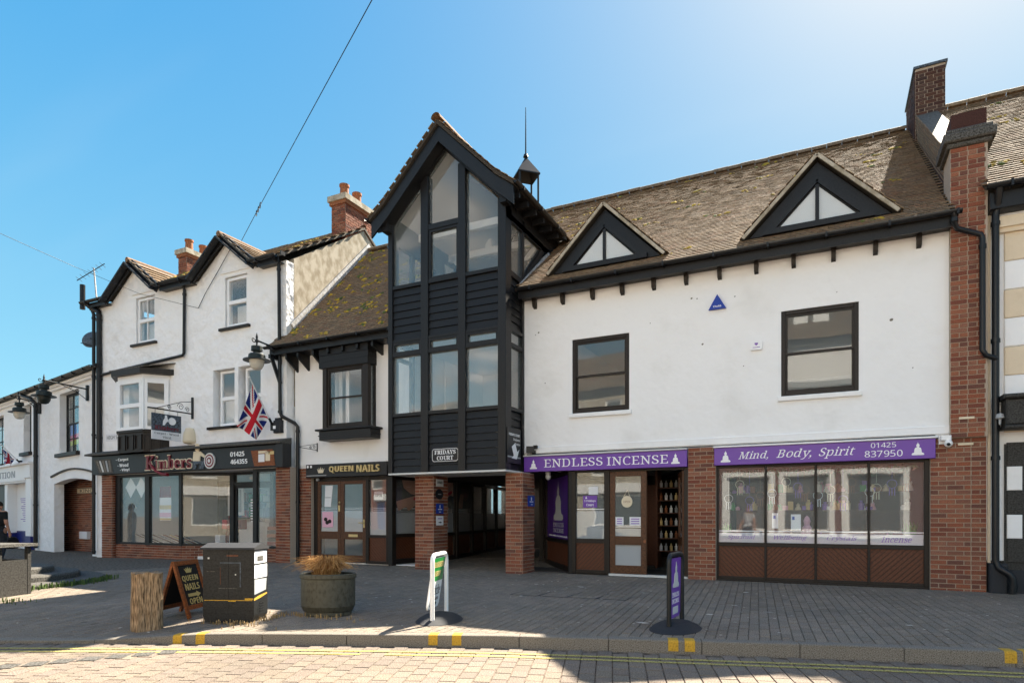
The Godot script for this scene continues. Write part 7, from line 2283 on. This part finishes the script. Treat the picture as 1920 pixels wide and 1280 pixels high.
	flat(o, "badge", rect(-12.58, -12.49, 3.40, 3.48), at(0, 0, 0.371), MATS.letter_white, 0.002)
	o = thing("sign_bracket", "empty black scroll bracket on the white wall above the salon sign", "bracket", Vector3(-11.5, 2.9, 0))
	m = M.new()
	m.box(-11.45, -11.43, 2.80, 3.02, 0.0, 0.02)
	m.tube([Vector3(-11.44, 2.84, 0.01), Vector3(-11.44, 2.86, 0.72)], 0.009, 6); m.tube([Vector3(-11.44, 3.0, 0.01), Vector3(-11.44, 2.87, 0.62)], 0.007, 6)
	scroll(m, Vector3(-11.44, 2.91, 0.12), Vector3.BACK, Vector3.UP, 0.05, 1.5, 0.006); scroll(m, Vector3(-11.44, 2.9, 0.24), Vector3.BACK, Vector3.UP, 0.04, -1.5, 0.006)
	part(o, "bracket", m, MATS.iron)
	# lane nameplate
	W = Transform3D(Basis(Vector3(0.9805, 0, 0.1961), Vector3.UP, Vector3(-0.1961, 0, 0.9805)), Vector3(-20.2, 0, 0.1))
	o = thing("street_nameplate", "long white nameplate reading KINGSBURYS LA inside the brick lane arch", "sign", Vector3(-2.6, 2.1, -0.8))
	t = Transform3D(Basis(Vector3.UP, atan2(0.35, 4.1)), Vector3(-4.6, 0, -0.72))
	flat(o, "plate", rect(0.25, 3.95, 1.98, 2.18), t, MATS.stone, 0.015)
	flat(o, "plate", rect(0.28, 3.92, 2.0, 2.16), t * at(0, 0, 0.015), MATS.bone, 0.003)
	text(o, "KINGSBURYS LA", t * at(2.1, 2.08, 0.018), 3.2, 0.12, MATS.sign_black, "Droid Sans", false, 0.0, 0.003)
	W = Transform3D()
	# dish and aerial
	o = thing("satellite_dish", "dark satellite dish on the side of the white terrace house", "satellite dish", Vector3(-20.4, 6.7, -0.3))
	m = M.new()
	var dt := Transform3D(Basis.looking_at(Vector3(-0.55, -0.35, -0.9), Vector3.UP) * Basis(Vector3.RIGHT, -PI / 2), Vector3(-20.62, 6.75, 0.2))
	m.lathe([Vector2(0.0, 0.0), Vector2(0.12, 0.012), Vector2(0.22, 0.04), Vector2(0.29, 0.075)], dt, 24); m.lathe([Vector2(0.29, 0.075), Vector2(0.285, 0.08), Vector2(0.22, 0.05), Vector2(0.0, 0.008)], dt, 24)
	part(o, "dish", m, MATS.blue_lead)
	m = M.new()
	m.tube([Vector3(-20.62, 6.75, 0.2), Vector3(-20.45, 6.65, 0.1), Vector3(-20.2, 6.62, 0.05)], 0.02, 8); m.tube([Vector3(-20.55, 6.5, 0.1), Vector3(-20.5, 6.5, 0.55)], 0.012, 6)
	part(o, "bracket", m, MATS.iron)
	o = thing("aerial", "television aerial on a pale pole above the left gutter", "aerial", Vector3(-20.1, 7.7, 0.2))
	m = M.new()
	m.tube([Vector3(-19.95, 7.6, 0.25), Vector3(-20.17, 7.95, 0.28), Vector3(-20.27, 8.85, 0.3)], 0.022, 8)
	part(o, "pole", m, MATS.lead)
	m = M.new()
	m.tube([Vector3(-20.62, 8.42, 0.6), Vector3(-20.05, 9.02, 0.1)], 0.013, 6)
	for i in 7:
		var q := Vector3(-20.62, 8.42, 0.6).lerp(Vector3(-20.05, 9.02, 0.1), 0.08 + i * 0.14)
		m.tube([q - Vector3(0.12, 0, 0.16), q + Vector3(0.12, 0, 0.16)], 0.006, 5)
	part(o, "antenna", m, MATS.iron)

# ---------------------------------------------------------------- street furniture
func street_furniture() -> void:
	var m := M.new()
	# timber bollard
	var o := thing("wooden_post", "thick weathered square timber post near the kerb", "bollard", Vector3(-7.02, -0.07, 7.42))
	var sides := 28
	var rings := []
	var nz := FastNoiseLite.new()
	nz.seed = 5; nz.frequency = 2.2
	for j in 10:
		var y := -0.14 + 0.68 * j / 9.0
		var ring := []
		for i in sides:
			var a := TAU * i / sides
			var sq := 0.155 / maxf(absf(cos(a)), absf(sin(a)))
			sq = minf(sq, 0.195)
			var groove := nz.get_noise_2d(a * 3.0, 0.0) * 0.02 + nz.get_noise_3d(cos(a) * 2, y * 1.2, sin(a) * 2) * 0.012
			if absf(angle_difference(a, 1.05)) < 0.16: groove -= 0.02
			var r := sq * (1.0 - 0.05 * j / 9.0) + groove
			var q := Vector3(cos(a + 0.42) * r, y + (nz.get_noise_2d(cos(a) * 3, sin(a) * 3 + 7) * 0.025 if j == 9 else 0.0), sin(a + 0.42) * r)
			ring.append(Vector3(-7.02, 0, 7.42) + q)
		rings.append(ring)
	for j in 9: for i in sides:
		var k := (i + 1) % sides
		m.quad(rings[j][k], rings[j][i], rings[j + 1][i], rings[j + 1][k])
	var top := Vector3(-7.02, 0.525, 7.42)
	for i in sides: m.tri(rings[9][(i + 1) % sides], rings[9][i], top)
	part(o, "post", m, MATS.old_wood)
	# A-board
	o = thing("a_board", "orange wooden A-board with QUEEN NAILS and OPEN in gold on black", "A-board", Vector3(-7.15, -0.07, 6.75))
	var d := Vector3(-0.347, 0, -0.938)
	var n := Vector3(0.938, 0, -0.347)
	var fl := Vector3(-7.02, -0.075, 6.89)
	for s in 2:
		var foot := fl if s == 0 else fl - n * 0.42 + Vector3(0, 0.0, 0)
		var apex := fl - n * 0.21 + Vector3(0, 0.70, 0)
		var up := (apex - foot).normalized()
		var dir := d if s == 0 else d
		var out := dir.cross(up).normalized()
		var t := Transform3D(Basis(dir, up, out), foot)
		var l := (apex - foot).length()
		m = M.new()
		for x in [0.025, 0.475]: m.obox(t * at(x, l / 2, 0), Vector3(0.05, l, 0.03))
		for y in [0.13, l - 0.03]: m.obox(t * at(0.25, y, 0), Vector3(0.40, 0.055, 0.028))
		part(o, "frame", m, MATS.orange_wood)
		m = M.new()
		m.obox(t * at(0.25, l / 2 + 0.05, -0.002), Vector3(0.40, l - 0.22, 0.012))
		var bd := part(o, "board", m, MATS.chalk)
		if s == 0:
			crown(bd, t * at(0.25, l - 0.16, 0.005), 0.15, 0.07, MATS.chalk_gold)
			text(bd, "QUEEN", t * at(0.25, l - 0.235, 0.005), 0.32, 0.085, MATS.chalk_gold, "Droid Sans", true, 0.0, 0.002)
			text(bd, "NAILS", t * at(0.25, l - 0.34, 0.005), 0.29, 0.085, MATS.chalk_gold, "Droid Sans", true, 0.0, 0.002)
			flat(bd, "arrow", [Vector2(0.12, 0.265), Vector2(0.30, 0.265), Vector2(0.30, 0.245), Vector2(0.38, 0.285), Vector2(0.30, 0.325), Vector2(0.30, 0.305), Vector2(0.12, 0.305)], t * at(0, 0, 0.005), MATS.chalk_gold, 0.002)
			text(bd, "OPEN", t * at(0.25, 0.205, 0.005), 0.26, 0.075, MATS.chalk_gold, "Droid Sans", true, 0.0, 0.002)
	# street cabinet
	o = thing("utility_cabinet", "dark scuffed utility cabinet with white stickers on its side", "cabinet", Vector3(-6.2, -0.07, 6.75))
	var ct := Transform3D(Basis(Vector3(0.92, 0, -0.39).normalized(), Vector3.UP, Vector3(0.39, 0, 0.92).normalized()), Vector3(-6.30, -0.065, 6.90))
	W = ct
	m = M.new()
	m.prism(PackedVector2Array([Vector2(-0.28, 0.0), Vector2(0.28, 0.0), Vector2(0.31, 0.08), Vector2(0.31, 0.86), Vector2(-0.31, 0.86), Vector2(-0.31, 0.08)]), at(0, 0, -0.36), 0.36)
	var cb := part(o, "case", m, MATS.cabinet)
	m = M.new()
	m.prism(PackedVector2Array([Vector2(-0.03, 0.86), Vector2(0.36, 0.86), Vector2(0.36, 0.885), Vector2(0.19, 0.935), Vector2(0.16, 0.935), Vector2(-0.03, 0.885)]), Transform3D(Basis(Vector3(0, 0, -1), Vector3.UP, Vector3(1, 0, 0)), Vector3(-0.33, 0, 0.0)), 0.66)
	part(o, "lid", m, MATS.rubber)
	m = M.new()
	for y in [0.16, 0.62]: m.box(-0.30, 0.30, y, y + 0.006, 0.0, 0.004)
	m.box(-0.005, 0.001, 0.165, 0.855, 0.0, 0.003)
	part(o, "door_joint", m, MATS.iron)
	for q in [[-0.1, 0.70, 0.25, 0.012, "blue_lead"], [0.14, 0.42, 0.012, 0.28, "blue_lead"], [-0.12, 0.40, 0.22, 0.01, "stone"], [-0.1, 0.45, 0.006, 0.2, "boarding"], [-0.29, 0.26, 0.58, 0.008, "yellow"], [0.0, 0.25, 0.09, 0.016, "yellow"], [0.2, 0.27, 0.1, 0.02, "yellow"], [-0.26, 0.6, 0.1, 0.01, "stone"], [-0.02, 0.78, 0.14, 0.02, "boarding"], [-0.25, 0.75, 0.02, 0.02, "silver"], [0.08, 0.56, 0.015, 0.015, "silver"]]:
		flat(o, "tape_mark", rect(q[0], q[0] + q[2], q[1], q[1] + q[3]), at(0, 0, 0.0005), MATS[q[4]], 0.003)
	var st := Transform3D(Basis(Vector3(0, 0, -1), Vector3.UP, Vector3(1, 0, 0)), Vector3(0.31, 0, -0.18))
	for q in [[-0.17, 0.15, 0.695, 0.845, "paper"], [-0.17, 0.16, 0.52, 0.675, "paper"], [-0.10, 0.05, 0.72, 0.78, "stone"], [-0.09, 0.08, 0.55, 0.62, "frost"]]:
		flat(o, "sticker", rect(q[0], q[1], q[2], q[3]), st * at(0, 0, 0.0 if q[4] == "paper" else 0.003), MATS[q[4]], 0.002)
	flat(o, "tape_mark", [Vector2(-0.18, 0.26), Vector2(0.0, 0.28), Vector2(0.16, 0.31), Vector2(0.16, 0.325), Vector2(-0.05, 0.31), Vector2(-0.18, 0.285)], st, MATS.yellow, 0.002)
	flat(o, "sunlit_worn_film", [Vector2(-0.17, 0.33), Vector2(0.13, 0.36), Vector2(0.15, 0.5), Vector2(-0.17, 0.51)], st, MATS.frost, 0.0015)  # pale sheet for the worn lower side, with its sunlight painted in
	for i in 4: flat(o, "vent", rect(-0.04, 0.08, 0.12 + i * 0.03, 0.13 + i * 0.03), st, MATS.iron, 0.004)
	W = Transform3D()
	# planter and its grass
	var pc := Vector3(-5.60, -0.06, 5.99)
	o = thing("planter", "dark mossy oval tub planter on the pavement", "planter", pc)
	var pt := Transform3D(Basis(Vector3.UP, 0.5) * Basis.from_scale(Vector3(1, 1, 0.72)), pc)
	m = M.new()
	m.lathe([Vector2(0.26, 0.0), Vector2(0.29, 0.02), Vector2(0.29, 0.06), Vector2(0.305, 0.07), Vector2(0.335, 0.13), Vector2(0.335, 0.47), Vector2(0.345, 0.475), Vector2(0.35, 0.485), Vector2(0.35, 0.525), Vector2(0.34, 0.535), Vector2(0.31, 0.53), Vector2(0.31, 0.46)], pt, 36)
	part(o, "tub", m, MATS.planter)
	m = M.new()
	m.lathe([Vector2(0.315, 0.455), Vector2(0.0, 0.475)], pt, 24)
	part(o, "soil", m, MATS.soil)
	m = M.new()
	for i in 760:
		var a := rng.randf() * TAU
		var r := sqrt(rng.randf()) * 0.14
		var p0 := pt * Vector3(cos(a) * r, 0.46, sin(a) * r) + Vector3(-0.03, 0, 0)
		var lean := rng.randf_range(0.02, 0.26)
		var h := rng.randf_range(0.14, 0.30)
		var dirv := Vector3(cos(a + rng.randfn(0, 0.5)), 0, sin(a + rng.randfn(0, 0.5)))
		var pm := p0 + dirv * lean * 0.45 + Vector3(0, h, 0)
		var pe := p0 + dirv * lean * 1.15 + Vector3(0, h * rng.randf_range(0.55, 1.05), 0)
		m.col = Color(1.2, 1.25, 1.3).lerp(Color(0.35, 0.24, 0.15), pow(rng.randf(), 0.8))
		m.bar(p0, pm, 0.0036, 0.002); m.bar(pm, pe, 0.003, 0.002)
	single("dead_grass", m, MATS.straw, pc + Vector3(0, 0.46, 0), "dry straw-coloured ornamental grass in the tub planter", "plant")
	# swinging signs
	var p0 := Vector3(-4.02, -0.06, 6.02)
	var p1 := Vector3(-4.19, -0.06, 5.45)
	o = thing("pavement_sign", "white framed swing sign with green top panel on a rubber base", "pavement sign", (p0 + p1) / 2)
	swing_sign(o, p0, p1, 0.80, MATS.white, true)
	p0 = Vector3(-1.475, -0.055, 5.34)
	p1 = Vector3(-1.44, -0.055, 4.84)
	o = thing("pavement_sign", "black framed purple swing sign seen edge-on near the kerb", "pavement sign", (p0 + p1) / 2)
	swing_sign(o, p0, p1, 0.83, MATS.iron, false)
	# litter bin at the left edge
	o = thing("litter_bin", "dark litter bin with gold lettering at the left edge", "litter bin", Vector3(-11.7, -0.1, 6.95))
	W = Transform3D(Basis(Vector3.UP, 0.32), Vector3(-11.68, -0.12, 7.02))
	m = M.new()
	for x in [-0.42, 0.38]:
		m.cbox(x, x + 0.06, 0.0, 0.82, 0.02, 0.08, 0.006); m.box(x, x + 0.06, 0.0, 0.82, -0.48, -0.42)
	m.box(-0.36, 0.38, 0.78, 0.82, 0.02, 0.07); m.box(-0.36, 0.38, 0.05, 0.10, 0.02, 0.07); m.box(0.385, 0.435, 0.05, 0.62, -0.42, 0.02); m.box(-0.42, -0.37, 0.05, 0.62, -0.42, 0.02)
	part(o, "frame", m, MATS.bin)
	m = M.new()
	m.box(-0.36, 0.38, 0.10, 0.60, 0.03, 0.055); m.box(-0.36, 0.38, 0.10, 0.62, -0.46, -0.43); m.box(-0.36, 0.38, 0.04, 0.1, -0.43, 0.03)
	part(o, "panel", m, MATS.cabinet)
	m = M.new()
	m.cbox(-0.48, 0.50, 0.83, 0.875, -0.55, 0.13, 0.01)
	part(o, "lid", m, MATS.stone)
	m = M.new()
	m.box(-0.36, 0.38, 0.605, 0.625, 0.03, 0.06)
	part(o, "lip", m, MATS.silver)
	text(o, "Litter", at(0.08, 0.535, 0.055), 0.42, 0.085, MATS.chalk_gold, "Droid Sans", true, 0.0, 0.003)
	flat(o, "emblem", [Vector2(-0.12, 0.28), Vector2(0.1, 0.27), Vector2(0.12, 0.4), Vector2(0.06, 0.44), Vector2(-0.08, 0.42)], at(0, 0, 0.055), MATS.yellow, 0.003)
	W = Transform3D()

func swing_sign(o: Node3D, p0: Vector3, p1: Vector3, h: float, frame: Material, green: bool) -> void:
	var d := (p1 - p0).normalized()      # from the near post to the far one
	var out := d.cross(Vector3.UP).normalized()
	var mid := (p0 + p1) / 2
	var m := M.new()
	var path := [p0 + Vector3(0, 0.01, 0), p0 + Vector3(0, h - 0.09, 0)]
	for i in range(1, 5):
		var a := PI / 2 * i / 5
		path.append(p0 + d * 0.09 * (1 - cos(a)) + Vector3(0, h - 0.09 + 0.09 * sin(a), 0))
	path.append(p0 + d * 0.09 + Vector3(0, h, 0))
	path.append(p1 - d * 0.09 + Vector3(0, h, 0))
	for i in range(1, 5):
		var a := PI / 2 * i / 5
		path.append(p1 - d * 0.09 * (1 - sin(a)) + Vector3(0, h - 0.09 + 0.09 * cos(a), 0))
	path.append(p1 + Vector3(0, h - 0.09, 0)); path.append(p1 + Vector3(0, 0.02, 0))
	m.tube(path, 0.026, 12)
	part(o, "frame", m, frame)
	m = M.new()
	var bt := Transform3D(Basis(d * 0.40, Vector3.UP, out * 0.27), mid + Vector3(0, 0.0, 0))
	m.lathe([Vector2(1.0, -0.01), Vector2(1.0, 0.015), Vector2(0.85, 0.05), Vector2(0.6, 0.085), Vector2(0.3, 0.105), Vector2(0.0, 0.11)], bt, 32)
	part(o, "rubber_base", m, MATS.rubber)
	var w := (p1 - p0).length() - 0.1
	var lean := 0.15 if green else 0.02
	var t := Transform3D(Basis(d, lean) , Vector3.ZERO)
	var up := Vector3.UP.rotated(d, lean)
	t = Transform3D(Basis(d, up, d.cross(up)), p0 + d * 0.05 + Vector3(0, h - 0.03, 0))
	m = M.new()
	var lo := -0.62 if green else -0.66
	m.prism(PackedVector2Array([Vector2(0.01, lo + 0.04), Vector2(0.05, lo), Vector2(w - 0.05, lo), Vector2(w - 0.01, lo + 0.04), Vector2(w - 0.01, -0.01), Vector2(0.01, -0.01)]), t * at(0, 0, -0.008), 0.016)
	var pn := part(o, "panel", m, MATS.white if green else MATS.purple)
	if green:
		flat(pn, "print", rect(0.012, w - 0.012, -0.29, -0.012), t * at(0, 0, 0.008), MATS.green, 0.002)
		text(pn, "BARBER", t * at(w / 2, -0.09, 0.010), w - 0.12, 0.065, MATS.gold, "Droid Serif", true, 0.0, 0.002)
		text(pn, "SHOP", t * at(w / 2, -0.2, 0.010), 0.24, 0.06, MATS.gold, "Droid Serif", true, 0.0, 0.002)
		text(pn, "Guiche", t * at(w / 2 + 0.03, -0.40, 0.008), 0.34, 0.12, MATS.sign_black, "Droid Serif", false, 0.3, 0.002)
		text(pn, "Hair Salon", t * at(w / 2 + 0.02, -0.505, 0.008), 0.28, 0.05, MATS.rubber, "Droid Sans", false, 0.0, 0.002)
		flat(pn, "arrow", [Vector2(0.10, -0.585), Vector2(0.30, -0.585), Vector2(0.30, -0.60), Vector2(0.37, -0.57), Vector2(0.30, -0.54), Vector2(0.30, -0.555), Vector2(0.10, -0.555)], t * at(0, 0, 0.008), MATS.sign_black, 0.002)
	else:
		for s in [1, -1]:
			var q := t * at(w / 2, 0, 0.0085 * s, 0.0 if s > 0 else PI)
			seated_figure(pn, q * at(0, -0.33, 0.0), 0.28, MATS.silver)
			text(pn, "ENDLESS", q * at(0, -0.41, 0), 0.26, 0.05, MATS.letter_white, "Droid Serif", false, 0.0, 0.002)
			text(pn, "INCENSE", q * at(0, -0.48, 0), 0.26, 0.05, MATS.letter_white, "Droid Serif", false, 0.0, 0.002)
			flat(pn, "print", rect(-0.10, 0.10, -0.62, -0.54), q, MATS.silver, 0.002)

# ---------------------------------------------------------------- the passer-by cut by the left edge
func body_mesh(bones: Array, cell: float, blend: float, col: Callable) -> M:   # bones: [a, ra, b, rb]; surface nets over their smooth union
	var lo := Vector3(1e9, 1e9, 1e9)
	var hi := -lo
	for b in bones:
		for k in [0, 2]:
			var r: Vector3 = Vector3.ONE * (b[k + 1] + cell * 2)
			lo = lo.min(b[k] - r); hi = hi.max(b[k] + r)
	var nx := int((hi.x - lo.x) / cell) + 2
	var ny := int((hi.y - lo.y) / cell) + 2
	var nz := int((hi.z - lo.z) / cell) + 2
	var f := PackedFloat32Array()
	f.resize(nx * ny * nz)
	f.fill(1.0)
	for b in bones:
		var a: Vector3 = b[0]
		var e: Vector3 = b[2]
		var rm: float = maxf(b[1], b[3]) + cell * 2 + blend
		var l0 := ((a.min(e) - Vector3.ONE * rm - lo) / cell).floor()
		var l1 := ((a.max(e) + Vector3.ONE * rm - lo) / cell).ceil()
		for z in range(maxi(0, int(l0.z)), mini(nz, int(l1.z) + 1)):
			for y in range(maxi(0, int(l0.y)), mini(ny, int(l1.y) + 1)):
				for x in range(maxi(0, int(l0.x)), mini(nx, int(l1.x) + 1)):
					var p := lo + Vector3(x, y, z) * cell
					var t := clampf((p - a).dot(e - a) / maxf((e - a).length_squared(), 1e-9), 0, 1)
					var dd: float = p.distance_to(a.lerp(e, t)) - lerpf(b[1], b[3], t)
					var i := x + nx * (y + ny * z)
					var h := maxf(blend - absf(f[i] - dd), 0.0) / blend
					f[i] = minf(f[i], dd) - h * h * blend * 0.25
	var ids := {}
	var m := M.new()
	var vert := func(x: int, y: int, z: int) -> Vector3:
		var key := x + nx * (y + ny * z)
		if ids.has(key): return ids[key]
		var s := Vector3.ZERO
		var n := 0
		for e in [[0, 1], [2, 3], [4, 5], [6, 7], [0, 2], [1, 3], [4, 6], [5, 7], [0, 4], [1, 5], [2, 6], [3, 7]]:
			var ca := Vector3i(e[0] & 1, (e[0] >> 1) & 1, e[0] >> 2)
			var cb := Vector3i(e[1] & 1, (e[1] >> 1) & 1, e[1] >> 2)
			var fa := f[x + ca.x + nx * (y + ca.y + ny * (z + ca.z))]
			var fb := f[x + cb.x + nx * (y + cb.y + ny * (z + cb.z))]
			if (fa < 0) != (fb < 0):
				s += Vector3(ca).lerp(Vector3(cb), fa / (fa - fb)); n += 1
		var q := lo + (Vector3(x, y, z) + s / maxi(n, 1)) * cell
		ids[key] = q
		return q
	var grad := func(p: Vector3) -> Vector3:
		var g := ((p - lo) / cell).clamp(Vector3.ONE, Vector3(nx - 3, ny - 3, nz - 3))
		var i := int(g.x) + nx * (int(g.y) + ny * int(g.z))
		return Vector3(f[i + 1] - f[i - 1], f[i + nx] - f[i - nx], f[i + nx * ny] - f[i - nx * ny]).normalized()
	var face := func(q: Array, flip: bool) -> void:
		if flip: q = [q[3], q[2], q[1], q[0]]
		for k in [[0, 2, 1], [0, 3, 2]]:
			for j in k:
				m.col = col.call(q[j])
				m.pt(q[j], grad.call(q[j]), Vector2())
	for z in range(1, nz - 1):
		for y in range(1, ny - 1):
			for x in range(1, nx - 1):
				var i := x + nx * (y + ny * z)
				if (f[i] < 0) != (f[i + 1] < 0): face.call([vert.call(x, y - 1, z - 1), vert.call(x, y, z - 1), vert.call(x, y, z), vert.call(x, y - 1, z)], f[i] >= 0)
				if (f[i] < 0) != (f[i + nx] < 0): face.call([vert.call(x - 1, y, z - 1), vert.call(x - 1, y, z), vert.call(x, y, z), vert.call(x, y, z - 1)], f[i] >= 0)
				if (f[i] < 0) != (f[i + nx * ny] < 0): face.call([vert.call(x - 1, y - 1, z), vert.call(x, y - 1, z), vert.call(x, y, z), vert.call(x - 1, y, z)], f[i] >= 0)
	return m

func passer_by() -> void:
	person("person in black T-shirt and dark trousers with arm hanging, cut off by the left edge", Vector3(-21.72, -0.16, 2.15), 0.45 + PI, false)
	person("person in pale top standing across the road, reflected in the incense shop window", Vector3(-2.6, -0.17, 13.1), PI + 0.1, true)
	W = Transform3D(Basis(Vector3(0.9805, 0, 0.1961), Vector3.UP, Vector3(-0.1961, 0, 0.9805)), Vector3(-20.2, 0, 0.1))
	var bag := thing("holdall", "black holdall bag on the ground before the white shop doorway", "bag", Vector3(-8.6, 0, 0.3))
	var m := M.new()
	m.lathe([Vector2(0, -0.45), Vector2(0.2, -0.44), Vector2(0.235, -0.38), Vector2(0.235, 0.38), Vector2(0.2, 0.44), Vector2(0, 0.45)], Transform3D(Basis(Vector3(0, 1, 0), Vector3(1, 0, 0), Vector3(0, 0, -1)).rotated(Vector3.UP, 0.3), Vector3(-8.6, 0.15, 0.3)), 20)
	part(bag, "body", m, MATS.cloth)
	m = M.new()
	m.tube([Vector3(-8.75, 0.33, 0.35), Vector3(-8.72, 0.5, 0.35), Vector3(-8.5, 0.5, 0.3), Vector3(-8.45, 0.33, 0.3)], 0.016, 6)
	part(bag, "handle", m, MATS.cloth)
	W = Transform3D()

func person(label: String, g: Vector3, yaw: float, pale: bool) -> void:
	var o := thing("person", label, "person", g)
	W = Transform3D(Basis(Vector3.UP, yaw), g)
	var V := func(x, y, z): return Vector3(x, y, z)
	var bones := [
		[V.call(-0.1, 0.92, 0), 0.125, V.call(0.1, 0.92, 0), 0.125], [V.call(0, 0.95, 0), 0.135, V.call(0, 1.15, 0), 0.13], [V.call(-0.07, 1.15, 0), 0.125, V.call(-0.1, 1.36, 0.0), 0.115], [V.call(0.07, 1.15, 0), 0.125, V.call(0.1, 1.36, 0), 0.115],
		[V.call(-0.17, 1.43, 0), 0.07, V.call(0.17, 1.43, 0), 0.07], [V.call(0, 1.42, 0), 0.062, V.call(0, 1.53, 0.015), 0.055], [V.call(0, 1.62, 0.02), 0.092, V.call(0, 1.68, 0.01), 0.098], [V.call(0, 1.575, 0.065), 0.045, V.call(0, 1.6, 0.05), 0.06], [V.call(0, 1.625, 0.115), 0.012, V.call(0, 1.6, 0.125), 0.014],
		[V.call(-0.1, 0.9, 0), 0.10, V.call(-0.11, 0.5, 0.08), 0.066], [V.call(-0.11, 0.5, 0.08), 0.062, V.call(-0.11, 0.1, -0.02), 0.042], [V.call(-0.11, 0.06, -0.03), 0.045, V.call(-0.12, 0.045, 0.15), 0.035],
		[V.call(0.1, 0.9, 0), 0.10, V.call(0.11, 0.5, -0.06), 0.066], [V.call(0.11, 0.5, -0.06), 0.062, V.call(0.11, 0.1, -0.2), 0.042], [V.call(0.11, 0.06, -0.2), 0.045, V.call(0.12, 0.045, -0.04), 0.035]]
	for s in [-1, 1]:
		bones.append([V.call(s * 0.19, 1.42, 0), 0.066, V.call(s * 0.255, 1.14, -0.03), 0.044]); bones.append([V.call(s * 0.255, 1.14, -0.03), 0.042, V.call(s * 0.28, 0.88, 0.04), 0.029])
		bones.append([V.call(s * 0.282, 0.86, 0.05), 0.03, V.call(s * 0.282, 0.79, 0.065), 0.032])
		for k in 4: bones.append([V.call(s * 0.282, 0.785, 0.04 + k * 0.019), 0.0095, V.call(s * 0.272, 0.71 + absf(k - 1.5) * 0.008, 0.045 + k * 0.017), 0.008])
		bones.append([V.call(s * 0.27, 0.84, 0.085), 0.012, V.call(s * 0.26, 0.77, 0.11), 0.009])
	var black := Color(0.4, 0.4, 0.42) if pale else Color(0.012, 0.012, 0.014)
	var skin := Color(0.44, 0.23, 0.15)
	var m := body_mesh(bones, 0.014, 0.03, func(p: Vector3) -> Color:
		if p.y > 1.63 and (p.z < 0.07 or p.y > 1.70): return Color(0.03, 0.02, 0.014)
		if p.y > 1.47: return skin
		if absf(p.x) > 0.20 and p.y < 1.24: return skin
		if p.y < 0.075: return Color(0.2, 0.19, 0.18)
		if p.y < 0.95: return Color(0.02, 0.025, 0.035)
		return black)
	part(o, "body", m, MATS.grass)
	W = Transform3D()

# ---------------------------------------------------------------- overhead wires
func cables() -> void:
	var lines := [
		["thick overhead wire rising from the terrace gable across the sky", [Vector3(-13.80, 8.45, 0.3), Vector3(-12.03, 8.47, 1.33), Vector3(-5.775, 8.537, 4.914), Vector3(-0.9, 8.62, 7.7)], 0.0075],
		["thin wire running from the left sky to the terrace house", [Vector3(-17.9, 8.30, 4.7), Vector3(-18.7, 8.33, 3.49), Vector3(-19.71, 8.49, 1.2), Vector3(-19.3, 8.28, 0.75), Vector3(-17.6, 7.55, 0.6), Vector3(-15.5, 6.92, 0.3)], 0.006],
		["slack cable hanging down the terrace wall between the gables", [Vector3(-14.15, 8.35, 0.32), Vector3(-14.7, 7.8, 0.30), Vector3(-15.2, 7.3, 0.29), Vector3(-15.5, 6.92, 0.29)], 0.009]]
	for l in lines:
		var m := M.new()
		m.tube(l[1], l[2], 6)
		var o := single("overhead_wire", m, MATS.iron, l[1][0], l[0], "cable")
	var o := get_node("overhead_wire")
	var m := M.new()
	for k in 3:
		var c := Vector3(-12.03, 8.47, 1.33) + Vector3(0.16, 0.02, 0.09) * (k - 1)
		scroll(m, c + Vector3(0, -0.03, 0), Vector3(0.87, 0, 0.5), Vector3.UP, 0.09, 1.3, 0.008)
	part(o, "tie", m, MATS.iron)
